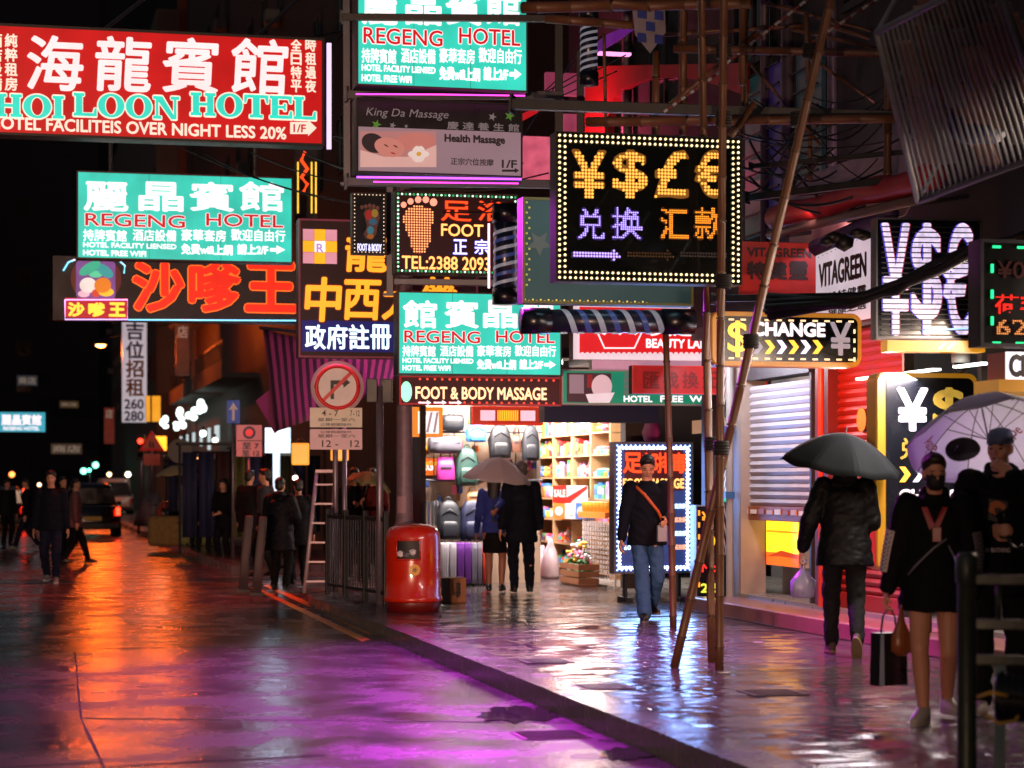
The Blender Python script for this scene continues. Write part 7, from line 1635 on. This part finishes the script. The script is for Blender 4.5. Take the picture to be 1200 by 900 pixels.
for px, py, D, lab in ((118, 404, 95, 'lit street lamp above the van under the orange neon sign'), (186, 352, 78, 'assumed street lamp added unseen behind the orange neon sign'), (170, 96, 35, 'assumed street lamp added unseen over the road behind the red hotel board')):  # last two lamps are assumed, added unseen to throw orange light on the road
    z = HC-(py-H)/F*D; x_ = at(px, 0, D).x
    e = thing('street_lamp', lab, 'street lamp', (x_, D, z)); MB().lathe([(.05, .25), (.2, .2), (.3, .05), (.3, 0)], 20).build('lamp_shade', dark, e, 'all'); MB().ell((0, 0, .0), (.24, .24, .12), 2).build('bulb', em('lamp_sodium', '#ffb060', 12, 0), e, 'all'); MB().tube((0, 0, .25), (3.5, 1.5, 1.2), .03).build('arm', dark, e)
    l_ = light('POINT' if D > 50 else 'SPOT', (0, 0, -.25), '#ff6018' if D > 50 else '#ff3c14', {95: 1500, 78: 720, 35: 3600}[D], e, .25)
    if D < 50: l_.data.spot_size = 1.75; l_.data.spot_blend = .5
# small lamps and signs far down the street
for i, (px, py, D, c, r_) in enumerate(((238, 508, 70, '#e0fff4', .11), (252, 516, 66, '#fff0d8', .09), (300, 548, 50, '#d8f4ff', .07), (318, 534, 46, '#fff4e0', .07), (336, 520, 40, '#d8fff0', .06), (228, 538, 78, '#ffb060', .12), (150, 556, 120, '#fff0d0', .16), (98, 552, 140, '#8affd8', .2), (112, 545, 140, '#8affd8', .2), (30, 575, 110, '#ff4a30', .16), (14, 556, 120, '#ff8a40', .16), (46, 568, 130, '#ffd0a0', .12), (128, 556, 130, '#ffd8a0', .14), (346, 560, 38, '#fff0e0', .05), (210, 520, 85, '#ffe8c0', .1))):
    e = thing('street_light', ('small white lamp among the far stalls and shops', 'small amber or red light far down the dark street', 'small green light far down the dark street')[1 if c in ('#ffb060', '#ff4a30', '#ff8a40', '#ffd0a0', '#ffd8a0') else 2 if c == '#8affd8' else 0], 'lamp', at(px, py, D), 0, ('white lamps among the far stalls', 'amber and red lights far down the street', 'green lights far down the street')[1 if c in ('#ffb060', '#ff4a30', '#ff8a40', '#ffd0a0', '#ffd8a0') else 2 if c == '#8affd8' else 0])
    MB().ell((0, 0, 0), r_, 2).build('bulb', em('far'+c, c, 5, 0), e, 'all'); MB().tube((0, 0, r_*.9), (0, 0, r_*2.2), r_*.35, seg=8).build('lamp_holder', ink, e)
for px0, py0, px1, py1, D, c, lab in ((122, 478, 134, 520, 125, '#5a1410', 'dim red upright shop sign far down the street'), (60, 520, 96, 532, 135, '#3a3428', 'dim brown level shop sign far down the street'), (20, 440, 44, 452, 150, '#20303a', 'dim grey shop sign high over the far end of the street'), (70, 470, 92, 478, 150, '#4a3a22', 'dim yellowish shop sign high over the far end of the street'), (206, 380, 222, 440, 84, '#402018', 'dim rust red upright sign on the brown building'), (322, 520, 352, 534, 42, '#4a5a58', 'dim pale sign over the side street stall')):
    S = sign('shop_sign', lab, px0, py0, px1, py1, D); S.body(dark, em('far_panel'+c, c, .6, .4, .5, 3), .2); S.text('商店' if px1-px0 > py1-py0 else '店', em('far_letter', '#b0a090', .35, 0), px0+2, py0+2, px1-2, py1-2 if px1-px0 > py1-py0 else py0+(px1-px0), .02)
# vehicles
def vehicle(lab, px, D, L_, W_, Hh, body_m, face, boxy=False, lights_on=True, cat='car', name='car'):
    p = at(px, 567, D); e = thing(name, lab, cat, (p.x, D, -.138), face)
    g_ = .22 if not boxy else .3; sh_ = Hh*(.55 if not boxy else .5)
    MB().loft([((0, 0, g_), W_/2*.94, L_/2*.97), ((0, 0, g_+.15), W_/2, L_/2), ((0, 0, sh_), W_/2*.99, L_/2*.99), ((0, 0, sh_+.04), W_/2*.95, L_/2*.96)], 40, power=7).build('body', body_m, e, 'all')
    o_ = 0 if boxy else .1*L_
    MB().loft([((0, o_, sh_+.03), W_/2*.93, L_/2*(.93 if boxy else .62)), ((0, o_, Hh*.93), W_/2*(.86 if boxy else .74), L_/2*(.89 if boxy else .46)), ((0, o_, Hh), W_/2*(.78 if boxy else .62), L_/2*(.8 if boxy else .38))], 36, power=6).build('cabin', body_m, e, 'all')
    zg = (sh_+.1, Hh*.9); yb = -(L_/2*(.92 if boxy else .62))+o_
    MB().prism([(-W_*.4, zg[0]), (W_*.4, zg[0]), (W_*.34, zg[1]), (-W_*.34, zg[1])], yb-.02+(0 if boxy else 0), yb+.02 if boxy else yb+.3).build('rear_window', glass_d, e)
    for sx in (-1, 1):
        MB().prism([(0, 0), (0, .01), (.01, .01)], 0, .01).build('trim', dark, e)
        tl = MB().box(sx*W_*.47-.12, sx*W_*.47+.0 if sx > 0 else sx*W_*.47+.12, -L_/2-.012, -L_/2+.12, sh_*.72, sh_*.98, .02).build('tail_light', em('tail_red', '#ff2410', 14, 0) if lights_on else mat('tail_off', '#5a0a08', .3), e)
        MB().box(sx*W_/2-.02, sx*(W_/2+.12), L_*.2, L_*.26, sh_+.02, sh_+.15, .01).build('wing_mirror', body_m, e)
        for yy in (-.3, .3):
            t_ = MB().tube((sx*(W_/2-.2), yy*L_, .31), (sx*(W_/2+.005), yy*L_, .31), .31, seg=22).build('wheel', black, e, True); MB().tube((sx*(W_/2-.02), yy*L_, .31), (sx*(W_/2+.012), yy*L_, .31), .19, seg=18).build('rim', steel, t_, True)
    MB().box(-.26, .26, -L_/2-.02, -L_/2-.005, sh_*.55, sh_*.55+.12).build('number_plate', mat('plate_yellow', '#b88a1c', .5), e); MB().box(-W_*.46, W_*.46, -L_/2-.05, -L_/2+.1, g_+.02, g_+.2, .03).build('bumper', dark, e)
    return e
vehicle('pale van seen from behind at the far end of the wet road', 133, 104, 4.6, 1.75, 1.85, mat('van_white', '#8a8684', .35, 0, .1, 2, 0, .5), math.radians(13), True, False, 'van', 'van')
vehicle('dark car with a glowing red tail light behind the pedestrians', 106, 66, 4.3, 1.72, 1.62, mat('car_black', '#0a0a0c', .25, 0, .1, 2, 0, .6), math.radians(13))
vehicle('dark car with red tail light half hidden at the far left edge', 2, 75, 4.3, 1.72, 1.5, MC['car_black'], math.radians(13))
e = thing('handcart', 'handcart with white sheets parked at the far kerb', 'handcart', (at(172, 567, 66).x, 66, -.1), .3); MB().box(-.35, .35, -.45, .45, .25, .32).build('deck', dark, e)
q = MB().loft([((0, 0, .32), .4, .4), ((.1, 0, .8), .35, .3), ((.2, 0, 1.25), .2, .1)], 12, power=3); q.build('white_sheet', mat('sheet_white', '#7a7678', .7, 0, .3, 6, .4), e, 'all')
for sx in (-.25, .25): MB().tube((sx-.03, 0, .12), (sx+.03, 0, .12), .13, seg=16).build('wheel', black, e, True)
MB().path([(-.3, -.45, .3), (-.3, -.7, .9), (.3, -.7, .9), (.3, -.45, .3)], .02, 6).build('handle', steel, e, 'all')

# taxi added unseen behind the viewer so its headlamps light the low fronts of things
added_taxi = vehicle('red taxi with lit headlamps added unseen on the road behind the viewer', 600, -5.5, 4.4, 1.7, 1.5, mat('taxi_red', '#8a1410', .3, 0, .1, 2, 0, .6), math.radians(166), cat='taxi', name='taxi')
added_taxi.location = (-2.6, -5.5, -.138); added_taxi.rotation_euler = (0, 0, math.radians(180+8))
for sx in (-1, 1):
    hl = MB().ell((sx*.58, -2.17, .66), (.16, .05, .1), 2).build('added_headlight', em('added_headlight_warm', '#ffe8c8', 9, 0), added_taxi, 'all')
    l_ = light('SPOT', (sx*.58, -2.26, .66), '#ffc8a8', 9500, added_taxi, .08); l_.data.spot_size = math.radians(70); l_.data.spot_blend = .8
    l_.rotation_euler = Vector((.1, -1, -.0)).to_track_quat('-Z', 'Y').to_euler()
for i in range(22):
    px, py = RN.uniform(470, 1080), RN.uniform(716, 880); p = pave(px, py)
    if (p-K0.to_3d()).dot(V.to_3d()) < .4 or (p-K0.to_3d()).dot(V.to_3d()) > 3.7: continue
    e = thing('wet_leaflet', 'scrap of wet pale paper stuck to the paving', 'litter', (p.x, p.y, .003), RN.uniform(0, 6), 'scraps of wet paper on the pavement')
    w_, h_ = RN.uniform(.02, .06), RN.uniform(.03, .07); MB().slab([(-w_, -h_), (w_, -h_*.8), (w_*.9, h_), (-w_*.7, h_*.9)], 0, .003).build('paper', mat('wet_paper%d' % (i % 3), ('#8a8480', '#5a4a48', '#3a3a40')[i % 3], .4), e)
for px, py in ((705, 805), (905, 812), (640, 775)):
    p = pave(px, py); e = thing('manhole_cover', {705: 'small square iron cover in the paving left of the bamboo foot', 905: 'small square iron cover in the paving near the paper bag', 640: 'small square iron cover in the paving close to the kerb'}[px], 'cover', (p.x, p.y, 0), ROT)
    MB().box(-.2, .2, -.2, .2, .001, .006).build('frame', mat('cover_iron', '#1c1a1c', .35, .4, .3, 9), e); q = MB()
    for k in range(5): q.box(-.16, .16, -.15+k*.07, -.12+k*.07, .0065, .011)
    q.build('rib', MC['cover_iron'], e)
bpy.data.scenes.remove(TMP)
